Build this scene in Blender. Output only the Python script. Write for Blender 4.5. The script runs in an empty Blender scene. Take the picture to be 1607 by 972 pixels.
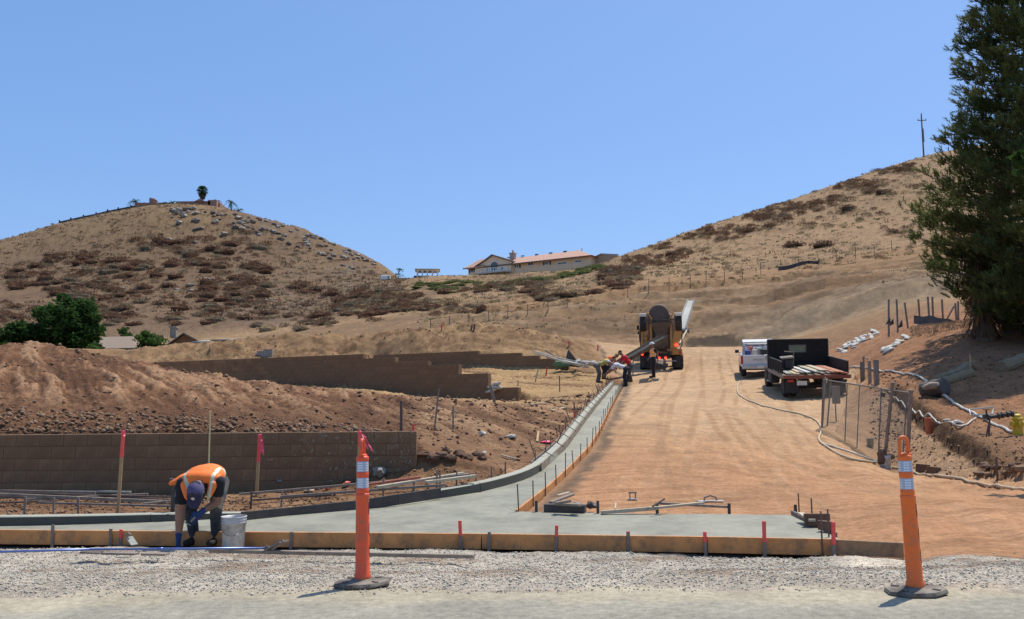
import bpy, bmesh, math, random
import numpy as np
from mathutils import Vector, Matrix, Euler

# ------------------------------------------------------------------ camera, world, sun
scene = bpy.context.scene
COL = scene.collection
R = math.radians
CAM_H = 1.3
FPX = 1392.0
PITCH = math.atan(154.0 / 1392.0)
ROLL = R(-0.5)
CAM_ROT = Matrix.Rotation(R(90) + PITCH, 3, 'X') @ Matrix.Rotation(ROLL, 3, 'Z')
cd = bpy.data.cameras.new('camera')
cam = bpy.data.objects.new('camera', cd)
COL.objects.link(cam)
cam.location = (0, 0, CAM_H)
cam.rotation_euler = CAM_ROT.to_euler()
cd.sensor_width = 36.0
cd.lens = 36.0 * FPX / 1607.0
cd.clip_start = 0.1
cd.clip_end = 9000
scene.camera = cam

SUN_AZ = R(42)      # to the right of straight ahead
SUN_EL = R(63)
world = bpy.data.worlds.new('World')
scene.world = world
world.use_nodes = True
wn = world.node_tree.nodes
wl = world.node_tree.links
wn.clear()
w_out = wn.new('ShaderNodeOutputWorld')
w_bg = wn.new('ShaderNodeBackground')
w_sky = wn.new('ShaderNodeTexSky')
w_sky.sky_type = 'NISHITA'
w_sky.sun_disc = False
w_sky.sun_elevation = SUN_EL
w_sky.sun_rotation = SUN_AZ
w_sky.altitude = 300
w_sky.air_density = 1.0
w_sky.dust_density = 1.2
w_sky.ozone_density = 1.5
w_hsv = wn.new('ShaderNodeHueSaturation')
w_hsv.inputs['Saturation'].default_value = 1.27
w_hsv.inputs['Value'].default_value = 1.55
w_bg.inputs['Strength'].default_value = 0.10
wl.new(w_sky.outputs[0], w_hsv.inputs['Color'])
w_gam = wn.new('ShaderNodeGamma')          # evens out the strong zenith-to-horizon step in the sky colour
w_gam.inputs['Gamma'].default_value = .5
w_mul = wn.new('ShaderNodeVectorMath'); w_mul.operation = 'MULTIPLY'
w_mul.inputs[1].default_value = (1.62, 2.12, 3.0)
wl.new(w_hsv.outputs[0], w_gam.inputs['Color']); wl.new(w_gam.outputs[0], w_mul.inputs[0])
wl.new(w_mul.outputs[0], w_bg.inputs['Color'])
wl.new(w_bg.outputs[0], w_out.inputs[0])

sd = bpy.data.lights.new('sun', 'SUN')
sd.energy = 4.8
sd.angle = R(0.53)
sd.color = (1.0, 0.945, 0.85)
sun = bpy.data.objects.new('sun', sd)
COL.objects.link(sun)
SUN_DIR = Vector((math.sin(SUN_AZ) * math.cos(SUN_EL), math.cos(SUN_AZ) * math.cos(SUN_EL), math.sin(SUN_EL)))
sun.rotation_euler = SUN_DIR.to_track_quat('Z', 'Y').to_euler()

scene.render.engine = 'CYCLES'
scene.view_settings.view_transform = 'Standard'
scene.view_settings.look = 'None'
scene.view_settings.exposure = 0.0
scene.view_settings.gamma = 1.0
scene.cycles.max_bounces = 5
scene.cycles.diffuse_bounces = 2
scene.cycles.glossy_bounces = 2
scene.cycles.transparent_max_bounces = 8

rng = random.Random(11)
nrg = np.random.RandomState(5)

ORD = ['first', 'second', 'third', 'fourth', 'fifth', 'sixth', 'seventh', 'eighth', 'ninth', 'tenth', 'eleventh', 'twelfth', 'thirteenth', 'fourteenth', 'fifteenth', 'sixteenth']
# ------------------------------------------------------------------ measuring helpers
def ray(px, py):
    return CAM_ROT @ Vector(((px - 803.5) / FPX, -(py - 486.0) / FPX, -1.0))

def pt(px, py, Y):
    """world point seen at photo pixel px,py at the distance Y in front"""
    d = ray(px, py)
    k = Y / d.y
    return Vector((d.x * k, Y, CAM_H + d.z * k))

def ptz(px, py, z):
    """world point seen at photo pixel px,py at height z"""
    d = ray(px, py)
    k = (z - CAM_H) / d.z
    return Vector((d.x * k, d.y * k, z))

# ------------------------------------------------------------------ mesh builder
class MB:
    def __init__(self):
        self.v = []; self.f = []; self.m = []
    def add(self, vs, fs, mi=0):
        b = len(self.v)
        self.v.extend([tuple(p) for p in vs])
        self.f.extend([tuple(b + i for i in q) for q in fs])
        self.m.extend([mi] * len(fs))
        return self
    def box(self, c, s, rot=None, mi=0, taper=1.0, bev=0.0):
        hx, hy, hz = s[0] / 2, s[1] / 2, s[2] / 2
        c = Vector(c)
        M = rot.to_matrix() if isinstance(rot, Euler) else (rot if rot is not None else Matrix.Identity(3))
        if bev > 0:
            b = min(bev, hx * .9, hy * .9, hz * .9)
            vs = []
            for z, k in ((-hz, b), (-hz + b, 0), (hz - b, 0), (hz, b)):
                t = taper if z > 0 else 1
                x, y = (hx - k) * t, (hy - k) * t
                bb = b if k == 0 else 0
                vs += [(-x + bb, -y, z), (x - bb, -y, z), (x, -y + bb, z), (x, y - bb, z), (x - bb, y, z), (-x + bb, y, z), (-x, y - bb, z), (-x, -y + bb, z)] if k == 0 else \
                      [(-x + .3 * b, -y, z), (x - .3 * b, -y, z), (x, -y + .3 * b, z), (x, y - .3 * b, z), (x - .3 * b, y, z), (-x + .3 * b, y, z), (-x, y - .3 * b, z), (-x, -y + .3 * b, z)]
            fs = [tuple(range(7, -1, -1)), tuple(range(24, 32))]
            for r_ in range(3):
                for i in range(8):
                    j = (i + 1) % 8
                    fs.append((r_ * 8 + i, r_ * 8 + j, r_ * 8 + 8 + j, r_ * 8 + 8 + i))
            return self.add([c + M @ Vector(p) for p in vs], fs, mi)
        vs = []
        for z in (-hz, hz):
            t = taper if z > 0 else 1
            vs += [(-hx * t, -hy * t, z), (hx * t, -hy * t, z), (hx * t, hy * t, z), (-hx * t, hy * t, z)]
        fs = [(3, 2, 1, 0), (4, 5, 6, 7), (0, 1, 5, 4), (1, 2, 6, 5), (2, 3, 7, 6), (3, 0, 4, 7)]
        return self.add([c + M @ Vector(p) for p in vs], fs, mi)
    def bar(self, a, b, w, h, mi=0, up=(0, 0, 1), bev=0.0):
        """a squared bar from a to b, w wide (sideways) and h high"""
        a, b = Vector(a), Vector(b)
        d = b - a
        y = d.normalized()
        u = Vector(up)
        if abs(y.dot(u)) > .98: u = Vector((0, 1, 0))
        x = y.cross(u).normalized()
        z = x.cross(y).normalized()
        M = Matrix((x, y, z)).transposed()
        return self.box((a + b) / 2, (w, d.length, h), M, mi, bev=bev)
    def tube(self, pts, r, n=8, mi=0, caps=True):
        pts = [Vector(p) for p in pts]
        rs = r if isinstance(r, (list, tuple)) else [r] * len(pts)
        b = len(self.v)
        prev = None
        for i, p in enumerate(pts):
            d = (pts[min(i + 1, len(pts) - 1)] - pts[max(i - 1, 0)]).normalized()
            if prev is None:
                x = d.cross(Vector((0, 0, 1)))
                if x.length < .05: x = d.cross(Vector((0, 1, 0)))
                x.normalize()
            else:
                x = (prev - d * prev.dot(d))
                if x.length < 1e-4: x = d.cross(Vector((0, 0, 1)))
                x.normalize()
            prev = x
            y = d.cross(x)
            for k in range(n):
                a = 2 * math.pi * k / n
                self.v.append(tuple(p + (x * math.cos(a) + y * math.sin(a)) * rs[i]))
        for i in range(len(pts) - 1):
            for k in range(n):
                k2 = (k + 1) % n
                self.f.append((b + i * n + k, b + i * n + k2, b + (i + 1) * n + k2, b + (i + 1) * n + k)); self.m.append(mi)
        if caps:
            self.f.append(tuple(b + k for k in range(n - 1, -1, -1))); self.m.append(mi)
            e = b + (len(pts) - 1) * n
            self.f.append(tuple(e + k for k in range(n))); self.m.append(mi)
        return self
    def lathe(self, prof, n=16, c=(0, 0, 0), M=None, mi=0, caps=True):
        """prof: (radius, z)"""
        b = len(self.v)
        c = Vector(c)
        for r_, z in prof:
            for k in range(n):
                a = 2 * math.pi * k / n
                p = Vector((r_ * math.cos(a), r_ * math.sin(a), z))
                if M is not None: p = M @ p
                self.v.append(tuple(c + p))
        for i in range(len(prof) - 1):
            for k in range(n):
                k2 = (k + 1) % n
                self.f.append((b + i * n + k, b + i * n + k2, b + (i + 1) * n + k2, b + (i + 1) * n + k)); self.m.append(mi)
        if caps:
            self.f.append(tuple(b + k for k in range(n - 1, -1, -1))); self.m.append(mi)
            e = b + (len(prof) - 1) * n
            self.f.append(tuple(e + k for k in range(n))); self.m.append(mi)
        return self
    def prism(self, poly, a, b, axis='x', mi=0):
        """extrude a closed polygon (list of 2D points) from a to b along axis"""
        n = len(poly)
        def P(p, t):
            if axis == 'x': return (t, p[0], p[1])
            if axis == 'y': return (p[0], t, p[1])
            return (p[0], p[1], t)
        vs = [P(p, a) for p in poly] + [P(p, b) for p in poly]
        fs = [tuple(range(n - 1, -1, -1)), tuple(range(n, 2 * n))]
        for i in range(n):
            j = (i + 1) % n
            fs.append((i, j, n + j, n + i))
        return self.add(vs, fs, mi)
    def blob(self, c, s, seed=0, sub=1, rough=.25, mi=0, rot=None):
        vs, fs = ICO[sub]
        rr = random.Random(seed)
        M = rot.to_matrix() if rot is not None else Matrix.Identity(3)
        c = Vector(c)
        out = []
        for p in vs:
            k = 1 + rr.uniform(-rough, rough)
            out.append(c + M @ Vector((p[0] * s[0] * k, p[1] * s[1] * k, p[2] * s[2] * k)))
        return self.add(out, fs, mi)
    def mesh(self, name, mats, smooth=False):
        me = bpy.data.meshes.new(name)
        me.from_pydata(self.v, [], self.f)
        for m in (mats if isinstance(mats, (list, tuple)) else [mats]):
            me.materials.append(m)
        if any(self.m): me.polygons.foreach_set('material_index', self.m)
        if smooth: me.polygons.foreach_set('use_smooth', [True] * len(self.f))
        me.update()
        return me
    def build(self, name, mats, parent=None, smooth=False, loc=None, fix=True):
        me = self.mesh(name, mats, smooth)
        if fix:
            bm = bmesh.new(); bm.from_mesh(me)
            bmesh.ops.recalc_face_normals(bm, faces=bm.faces)
            bm.to_mesh(me); bm.free()
        o = bpy.data.objects.new(name, me)
        COL.objects.link(o)
        if parent is not None: o.parent = parent
        if loc is not None: o.location = loc
        return o

def _ico(sub):
    bm = bmesh.new()
    bmesh.ops.create_icosphere(bm, subdivisions=sub, radius=1)
    vs = [tuple(v.co) for v in bm.verts]
    fs = [tuple(v.index for v in f.verts) for f in bm.faces]
    bm.free()
    return vs, fs
ICO = {0: ([(1, 0, 0), (-1, 0, 0), (0, 1, 0), (0, -1, 0), (0, 0, 1), (0, 0, -1)],
           [(0, 2, 4), (2, 1, 4), (1, 3, 4), (3, 0, 4), (2, 0, 5), (1, 2, 5), (3, 1, 5), (0, 3, 5)]),
       1: _ico(1), 2: _ico(2), 3: _ico(3)}

def tag(o, label=None, cat=None, group=None, kind=None):
    if label: o['label'] = label
    if cat: o['category'] = cat
    if group: o['group'] = group
    if kind: o['kind'] = kind
    return o

def thing(name, label, cat, loc=(0, 0, 0), rz=0.0, group=None, rot=None):
    o = bpy.data.objects.new(name, None)
    COL.objects.link(o)
    o.empty_display_size = .2
    o.location = loc
    o.rotation_euler = rot if rot is not None else (0, 0, rz)
    return tag(o, label, cat, group)

def structure(o, label=None):
    o['kind'] = 'structure'
    if label: o['label'] = label
    return o

def kids(o):
    return [c for c in bpy.data.objects if c.parent == o]

def copy_tree(o, parent=None, tree=None):
    c = o.copy()
    COL.objects.link(c)
    c.parent = parent
    for ch in kids(o):
        copy_tree(ch, c)
    return c

# ------------------------------------------------------------------ materials
MATS = {}
def leafy(m, k=.35):
    """leaves let some light through"""
    nt = m.node_tree; n = nt.nodes; l = nt.links
    bs = n['Principled BSDF']; out = [q for q in n if q.type == 'OUTPUT_MATERIAL'][0]
    tr = n.new('ShaderNodeBsdfTranslucent'); mx = n.new('ShaderNodeMixShader'); mx.inputs[0].default_value = k
    src = bs.inputs['Base Color'].links[0].from_socket
    l.new(src, tr.inputs['Color']); l.new(bs.outputs[0], mx.inputs[1]); l.new(tr.outputs[0], mx.inputs[2]); l.new(mx.outputs[0], out.inputs['Surface'])
    return m
def mat(name, col, rough=.8, var=.12, scale=8.0, bump=0.0, bscale=None, metal=0.0, spots=None, spec=.5, detail=6, dirt=None, coat=0.0):
    """procedural material: base colour broken up by noise, optional dirt colour and bump"""
    if name in MATS: return MATS[name]
    m = bpy.data.materials.new(name)
    m.use_nodes = True
    nt = m.node_tree; n = nt.nodes; l = nt.links
    bs = n['Principled BSDF']
    bs.inputs['Roughness'].default_value = rough
    bs.inputs['Metallic'].default_value = metal
    bs.inputs['Specular IOR Level'].default_value = spec
    bs.inputs['Coat Weight'].default_value = coat
    tc = n.new('ShaderNodeTexCoord')
    nz = n.new('ShaderNodeTexNoise')
    nz.inputs['Scale'].default_value = scale
    nz.inputs['Detail'].default_value = detail
    nz.inputs['Roughness'].default_value = .65
    l.new(tc.outputs['Object'], nz.inputs['Vector'])
    cr = n.new('ShaderNodeValToRGB')
    cr.color_ramp.elements[0].position = .3
    cr.color_ramp.elements[1].position = .7
    c = col
    cr.color_ramp.elements[0].color = (c[0] * (1 - var), c[1] * (1 - var), c[2] * (1 - var), 1)
    cr.color_ramp.elements[1].color = (min(1, c[0] * (1 + var)), min(1, c[1] * (1 + var)), min(1, c[2] * (1 + var)), 1)
    l.new(nz.outputs['Fac'], cr.inputs['Fac'])
    last = cr.outputs['Color']
    if dirt:
        dc, amount, dscale = dirt
        n2 = n.new('ShaderNodeTexNoise'); n2.inputs['Scale'].default_value = dscale; n2.inputs['Detail'].default_value = 7
        n2.inputs['Roughness'].default_value = .7
        l.new(tc.outputs['Object'], n2.inputs['Vector'])
        c2 = n.new('ShaderNodeValToRGB')
        c2.color_ramp.elements[0].position = 1 - amount - .12
        c2.color_ramp.elements[1].position = 1 - amount + .12
        c2.color_ramp.elements[0].color = (0, 0, 0, 1); c2.color_ramp.elements[1].color = (1, 1, 1, 1)
        l.new(n2.outputs['Fac'], c2.inputs['Fac'])
        mx = n.new('ShaderNodeMix'); mx.data_type = 'RGBA'
        l.new(c2.outputs['Color'], mx.inputs['Factor'])
        l.new(last, mx.inputs['A'])
        mx.inputs['B'].default_value = (*dc, 1)
        last = mx.outputs['Result']
    l.new(last, bs.inputs['Base Color'])
    if bump:
        nb = n.new('ShaderNodeTexNoise')
        nb.inputs['Scale'].default_value = bscale or scale * 3
        nb.inputs['Detail'].default_value = 8
        l.new(tc.outputs['Object'], nb.inputs['Vector'])
        b = n.new('ShaderNodeBump'); b.inputs['Strength'].default_value = 1.0; b.inputs['Distance'].default_value = bump
        l.new(nb.outputs['Fac'], b.inputs['Height'])
        l.new(b.outputs['Normal'], bs.inputs['Normal'])
    MATS[name] = m
    return m

def emat(name, col, strength):
    m = bpy.data.materials.new(name); m.use_nodes = True
    bs = m.node_tree.nodes['Principled BSDF']
    bs.inputs['Base Color'].default_value = (*col, 1)
    bs.inputs['Emission Color'].default_value = (*col, 1)
    bs.inputs['Emission Strength'].default_value = strength
    bs.inputs['Roughness'].default_value = .25
    MATS[name] = m
    return m

# ------------------------------------------------------------------ terrain
def vnoise(x, y, seed=0):
    x = np.asarray(x, float); y = np.asarray(y, float)
    xi = np.floor(x).astype(np.int64); yi = np.floor(y).astype(np.int64)
    fx = x - xi; fy = y - yi
    fx = fx * fx * fx * (fx * (fx * 6 - 15) + 10); fy = fy * fy * fy * (fy * (fy * 6 - 15) + 10)
    def h(a, b):
        k = (a * 374761393 + b * 668265263 + seed * 2147483647 + 1274126177) & 0xFFFFFFFF
        k = ((k ^ (k >> 13)) * 1274126177) & 0xFFFFFFFF
        k = k ^ (k >> 16)
        return (k & 0xFFFF) / 65535.0
    a = h(xi, yi); b = h(xi + 1, yi); c = h(xi, yi + 1); d = h(xi + 1, yi + 1)
    return (a + (b - a) * fx) * (1 - fy) + (c + (d - c) * fx) * fy

def fbm(x, y, oct=4, seed=0, gain=.5, rot=True):
    s = 0; a = 1; t = 0
    for i in range(oct):
        s = s + a * (vnoise(x, y, seed + i * 17) - .5) * 2
        t += a; a *= gain
        x, y = (x * 1.6 - y * 1.2) + 3.7, (x * 1.2 + y * 1.6) - 9.1
    return s / t

def sstep(e0, e1, x):
    t = np.clip((x - e0) / (e1 - e0), 0, 1)
    return t * t * (3 - 2 * t)

# stepped wall and back wall lie on straight lines Y = y0 + (x0 - X) * k
SW = dict(x0=.23, y0=36.0, k=.468)      # long stepped wall
BW = dict(x0=3.16, y0=50.0, k=.48)      # back wall
def wall_y(w, a):
    """Y of the wall line along azimuth a = X/Y"""
    a = np.asarray(a, float)
    return (w['y0'] + w['x0'] * w['k']) / (1 + a * w['k'])

def A(px): return (px - 803.5) / FPX

# feature lines, near to far; each: list of (px, Y, z) or (px, Y, None, py)
def LZ(Y, *pz): return [(A(p), Y if not callable(Y) else float(Y(A(p))), z) for p, z in pz]
def LP(Y, *pp):
    out = []
    for p, q in pp:
        w = pt(p, q, Y)
        out.append((w.x / w.y, Y, w.z))
    return out
BL = [ptz(-260, 830.0, -.115), ptz(0, 832.5, -.115), ptz(370, 835.5, -.115), ptz(755, 838.5, -.11), ptz(1100, 843, -.105), ptz(1310, 847, -.105), ptz(1395, 850, -.105)]
def board_y(a):
    return np.interp(a, [p.x / p.y for p in BL], [p.y for p in BL])
LINES = [
    LZ(4.2, (-300, 0), (1900, 0)),
    LZ(6.4, (-300, 0), (1900, 0)),
    LZ(8.6, (-300, -.16), (1395, -.17), (1500, -.12), (1900, -.1)),
    LZ(lambda a: board_y(a) - .12, (-300, -.27), (0, -.27), (370, -.27), (755, -.26), (1100, -.25), (1395, -.25), (1500, -.16), (1900, -.1)),
    LZ(lambda a: board_y(a) + .35, (-300, -.26), (0, -.27), (370, -.27), (755, -.26), (1100, -.25), (1300, -.25), (1420, -.2), (1500, -.16), (1900, -.1)),
    LZ(11.2, (-300, -.24), (0, -.22), (400, -.25), (800, -.24), (1200, -.2), (1300, -.12), (1900, -.1)),
    LZ(12.0, (-300, -.1), (0, -.1), (420, -.16), (500, -.2), (700, -.22), (760, -.2), (850, -.1), (1100, -.07), (1607, -.08), (1900, -.05)),
    LZ(13.2, (-300, -.1), (0, -.1), (420, -.1), (620, -.02), (680, -.08), (760, -.12), (850, .0), (1000, -.02), (1300, -.06), (1607, -.08), (1900, 0)),
    LZ(15.03, (-300, -.08), (200, -.09), (400, -.04), (500, .05), (600, .24), (655, .33), (720, .3), (790, .15), (850, .03), (900, .12), (1000, .08), (1150, 0), (1300, -.06), (1450, -.1), (1607, -.1), (1900, .1)),
    LZ(15.19, (-300, .9), (0, .88), (300, .87), (600, .84), (648, .82), (680, .5), (720, .4), (790, .25), (850, .08), (900, .15), (1000, .11), (1150, .02), (1300, -.05), (1450, -.1), (1530, -.1), (1607, -.05), (1900, .3)),
    LZ(17.0, (-300, 1.5), (0, 1.35), (300, 1.2), (500, 1.05), (655, .8), (720, .65), (820, .45), (870, .3), (900, .3), (1000, .25), (1150, .12), (1300, 0), (1420, -.12), (1500, -.12), (1560, -.1), (1607, .22), (1900, .7)),
    LZ(20.0, (-300, 2.3), (0, 2.1), (200, 1.9), (400, 1.5), (560, 1.2), (655, 1.05), (780, .85), (870, .6), (920, .52), (1000, .5), (1150, .38), (1300, .15), (1390, -.13), (1440, -.12), (1475, .1), (1520, .32), (1607, .42), (1900, 1.2)),
    LZ(23.0, (-300, 3.0), (0, 2.8), (100, 2.75), (200, 2.45), (300, 2.1), (400, 1.8), (560, 1.45), (655, 1.3), (800, 1.1), (900, .85), (960, .82), (1150, .66), (1292, .42), (1390, .1), (1420, .2), (1460, .62), (1520, .8), (1607, .95), (1900, 1.6)),
    [(A(-600), 26, 2.4)] + LP(26, (-300, 545), (0, 541), (60, 541), (130, 549), (200, 563), (260, 575), (340, 590), (430, 603), (520, 612), (655, 625)) + LZ(26, (800, 1.35), (900, 1.2), (960, 1.1), (1150, .95), (1290, .72), (1360, .55), (1400, .75), (1450, 1.3), (1520, 1.6), (1607, 1.75), (1900, 2.4)),
    LZ(30, (-300, 2.7), (0, 2.6), (200, 2.5), (340, 2.15), (430, 1.95), (520, 1.8), (655, 1.6), (800, 1.45), (900, 1.5), (960, 1.45), (1150, 1.35), (1250, 1.2), (1320, 1.3), (1360, 1.75), (1400, 2.0), (1450, 2.3), (1520, 2.7), (1607, 2.8), (1900, 3.2)),
    LZ(lambda a: wall_y(SW, a) + .06 if a < A(820) else 35.6, (-300, 2.7), (0, 2.7), (214, 2.6), (400, 2.62), (570, 2.2), (680, 1.75), (765, 1.5), (812, 1.5), (860, 1.65), (900, 1.8), (950, 1.85), (1050, 1.8), (1150, 1.78), (1250, 1.78), (1320, 1.95), (1360, 2.5), (1400, 3.0), (1450, 3.4), (1520, 3.9), (1607, 3.9), (1900, 4.4)),
    LZ(lambda a: wall_y(SW, a) + .24 if a < A(820) else 36.1, (-300, 3.6), (214, 3.62), (560, 3.6), (580, 3.42), (612, 3.4), (628, 3.2), (664, 3.18), (680, 3.0), (712, 2.98), (728, 2.6), (760, 2.55), (772, 2.0), (808, 1.9), (850, 1.75), (900, 1.85), (950, 1.9), (1050, 1.85), (1150, 1.83), (1250, 1.85), (1320, 2.05), (1360, 2.6), (1400, 3.15), (1450, 3.6), (1520, 4.1), (1607, 4.1), (1900, 4.5)),
    LZ(42.5, (-300, 3.6), (200, 3.65), (580, 3.6), (640, 3.35), (720, 2.75), (800, 2.45), (860, 2.4), (950, 2.38), (1050, 2.45), (1165, 2.62), (1250, 2.8), (1330, 3.4), (1380, 4.3), (1430, 4.9), (1480, 5.2), (1540, 5.3), (1607, 5.0), (1900, 5)),
    LZ(lambda a: wall_y(BW, a) + .06 if a < A(900) else 49.6, (-300, 4.0), (214, 4.0), (600, 4.0), (720, 3.8), (840, 3.55), (891, 3.42), (940, 3.2), (1050, 3.3), (1150, 3.3), (1250, 3.5), (1330, 4.3), (1400, 5.2), (1450, 6.0), (1520, 6.4), (1607, 6.3), (1900, 6)),
    LZ(lambda a: wall_y(BW, a) + .24 if a < A(900) else 50.1, (-300, 4.05), (214, 4.1), (590, 4.1), (625, 4.5), (745, 4.55), (757, 4.32), (812, 4.32), (822, 4.12), (842, 4.1), (850, 3.92), (868, 3.9), (876, 3.7), (890, 3.6), (905, 3.45), (940, 3.25), (1050, 3.35), (1150, 3.35), (1250, 3.55), (1330, 4.35), (1400, 5.3), (1450, 6.1), (1520, 6.5), (1607, 6.4), (1900, 6)),
    [(A(-600), 63, 4)] + LP(63, (-300, 550), (0, 548), (200, 549), (250, 543), (330, 535), (420, 530), (500, 527), (600, 521), (700, 515), (800, 519), (870, 530), (940, 538), (1050, 545), (1200, 545), (1300, 525), (1400, 492), (1450, 480), (1607, 470), (1900, 470)),
    LZ(68.6, (-300, 3.5), (250, 3.8), (500, 4.5), (700, 5.2), (850, 6.0), (1000, 6.0), (1090, 5.7), (1200, 5.9), (1300, 7.5), (1400, 9.0), (1607, 10.5), (1900, 11)),
    LZ(70.4, (-300, 3.2), (250, 3.6), (500, 4.8), (700, 6.6), (850, 7.2), (1000, 6.9), (1090, 6.7), (1200, 6.9), (1300, 8.8), (1400, 10.2), (1607, 11.5), (1900, 12)),
    [(A(-600), 95, 3)] + LP(95, (-300, 590), (250, 570), (450, 530), (600, 508), (700, 495), (850, 484), (1000, 466), (1200, 450), (1400, 425), (1607, 400), (1900, 390)),
    [(A(-600), 120, 6)] + LP(120, (-300, 560), (0, 555), (200, 548), (330, 532), (400, 522), (500, 512), (600, 497), (700, 482), (850, 465), (1000, 443), (1200, 425), (1400, 395), (1607, 370), (1900, 350)),
    [(A(-600), 150, 12)] + LP(150, (-300, 520), (0, 515), (200, 515), (300, 508), (400, 502), (500, 492), (600, 478), (700, 464), (850, 448), (1000, 420), (1200, 383), (1400, 345), (1607, 315), (1900, 290)),
    [(A(-600), 200, 25)] + LP(200, (-300, 470), (0, 455), (200, 450), (300, 450), (400, 452), (500, 458), (600, 446), (660, 434), (735, 436), (800, 434), (870, 429), (930, 420), (970, 406), (1040, 382), (1100, 361), (1200, 328), (1300, 294), (1370, 270), (1440, 250), (1520, 235), (1607, 222), (1900, 200)),
    [(A(-600), 240, 35)] + LP(240, (-300, 430), (0, 413), (100, 400), (200, 390), (300, 388), (400, 396), (500, 415), (560, 423), (600, 430), (650, 452), (735, 462), (870, 455), (970, 432), (1100, 395), (1300, 330), (1440, 290), (1607, 270), (1900, 260)),
    [(A(-600), 280, 40)] + LP(280, (-300, 430), (-100, 400), (0, 380), (50, 367), (80, 357), (160, 339), (240, 324), (310, 323), (360, 331), (390, 340), (430, 350), (480, 366), (520, 383), (560, 400), (600, 418), (660, 470), (800, 500), (1000, 480), (1300, 400), (1440, 360), (1900, 330)),
    LZ(330, (-300, 40), (0, 46), (200, 56), (310, 58), (400, 48), (500, 40), (600, 26), (700, 15), (1300, 25), (1900, 30)),
    LZ(520, (-300, 5), (1900, 5)),
    LZ(4000, (-300, 0), (1900, 0)),
]
_cols = np.concatenate([np.array([-14000, -9000, -6000, -4000, -3000, -2200, -1600, -1200, -900, -700, -560, -450]), np.arange(-360, -20, 12),
                        np.arange(-20, 1632, 2.4), np.arange(1636, 2000, 12), np.array([2060, 2200, 2400, 2700, 3200, 4000, 5500, 8000, 11000, 15000])])
COLA = A(_cols)
def _rows():
    ys = [4.2]
    while ys[-1] < 3900:
        y = ys[-1]
        g = .0045 if y < 14 else (.0042 if y < 62 else (.0065 if y < 120 else (.0075 if y < 295 else .12)))
        ys.append(y * (1 + g))
    return np.array(ys)
ROWY = _rows()
NK = len(LINES)
LY = np.zeros((NK, len(COLA))); LZv = np.zeros((NK, len(COLA)))
for k, L in enumerate(LINES):
    L = sorted(L)
    a = np.array([q[0] for q in L]); y = np.array([q[1] for q in L]); z = np.array([q[2] for q in L])
    if k in (15, 16):
        LY[k] = np.where(COLA < A(820), wall_y(SW, np.maximum(COLA, A(-600))) + (.06 if k == 15 else .24), 35.6 if k == 15 else 36.1)
    elif k in (18, 19):
        LY[k] = np.where(COLA < A(900), np.minimum(wall_y(BW, np.maximum(COLA, A(-250))), 56.5) + (.06 if k == 18 else .24), 49.6 if k == 18 else 50.1)
    else:
        LY[k] = np.interp(COLA, a, y)
    LZv[k] = np.interp(COLA, a, z)
    if k >= 20:
        kern = np.exp(-np.linspace(-2, 2, 31) ** 2); kern /= kern.sum()
        pad = np.pad(LZv[k], 15, mode='edge')
        LZv[k] = np.convolve(pad, kern, mode='valid')
# keep the lines in order
for k in range(17, NK):
    LY[k] = np.maximum(LY[k], LY[k - 1] + .3)

def pchip_cols(yq):
    """monotone cubic through the feature lines for every column, at row distances yq"""
    Z = np.zeros((len(yq), len(COLA)))
    h = np.diff(LY, axis=0); d = np.diff(LZv, axis=0) / h
    m = np.zeros_like(LY)
    w1 = 2 * h[1:] + h[:-1]; w2 = h[1:] + 2 * h[:-1]
    same = d[:-1] * d[1:] > 0
    with np.errstate(divide='ignore', invalid='ignore'):
        hm = (w1 + w2) / (w1 / d[:-1] + w2 / d[1:])
    m[1:-1] = np.where(same, hm, 0)
    for j in range(len(COLA)):
        k = np.clip(np.searchsorted(LY[:, j], yq) - 1, 0, NK - 2)
        t = np.clip((yq - LY[k, j]) / h[k, j], 0, 1)
        t2 = t * t; t3 = t2 * t
        Z[:, j] = (2 * t3 - 3 * t2 + 1) * LZv[k, j] + (t3 - 2 * t2 + t) * h[k, j] * m[k, j] + (-2 * t3 + 3 * t2) * LZv[k + 1, j] + (t3 - t2) * h[k, j] * m[k + 1, j]
    return Z
GZ = pchip_cols(ROWY)
GY = np.repeat(ROWY[:, None], len(COLA), 1)
GA = np.repeat(COLA[None, :], len(ROWY), 0)
GX = GA * GY

# gutter path (foot of the kerb face) and the right form line, from the photograph
KERB = [ptz(-260, 829, -.15), ptz(0, 826, -.14), ptz(120, 823.5, -.14), ptz(240, 820, -.135), ptz(330, 815.5, -.13), ptz(420, 808.5, -.12), ptz(520, 801, -.10), ptz(600, 794.5, -.08),
        ptz(680, 784, -.04), ptz(753, 773, 0), ptz(800, 761, .05), ptz(830, 751, .1), ptz(848, 741, .15)]
for px_, Y_, z_ in ((867, 17.2, .29), (886, 19, .45), (903, 21.5, .70), (922, 25, 1.05), (936, 28.8, 1.37), (948, 33, 1.7), (956, 38, 2.02), (961, 42.6, 2.3), (963, 44.5, 2.42)):
    KERB.append(Vector((A(px_) * Y_, Y_, z_)))
FORM = [ptz(808, 803, -.05), ptz(843, 776, .02), ptz(878, 748, .12)]
for px_, Y_, z_ in ((900, 17.4, .28), (919, 19.1, .43), (934, 21.6, .68), (947, 25, 1.02), (956, 28.8, 1.34), (964, 33, 1.67), (970, 38, 2.0), (974, 42.6, 2.27), (976, 44.5, 2.4)):
    FORM.append(Vector((A(px_) * Y_, Y_, z_)))
def path_x(path, y):
    return np.interp(y, [p.y for p in path], [p.x for p in path])

def pxy(o):  # pixel columns of world points, near enough
    return 803.5 + FPX * o

PX = 803.5 + FPX * GA
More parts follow.
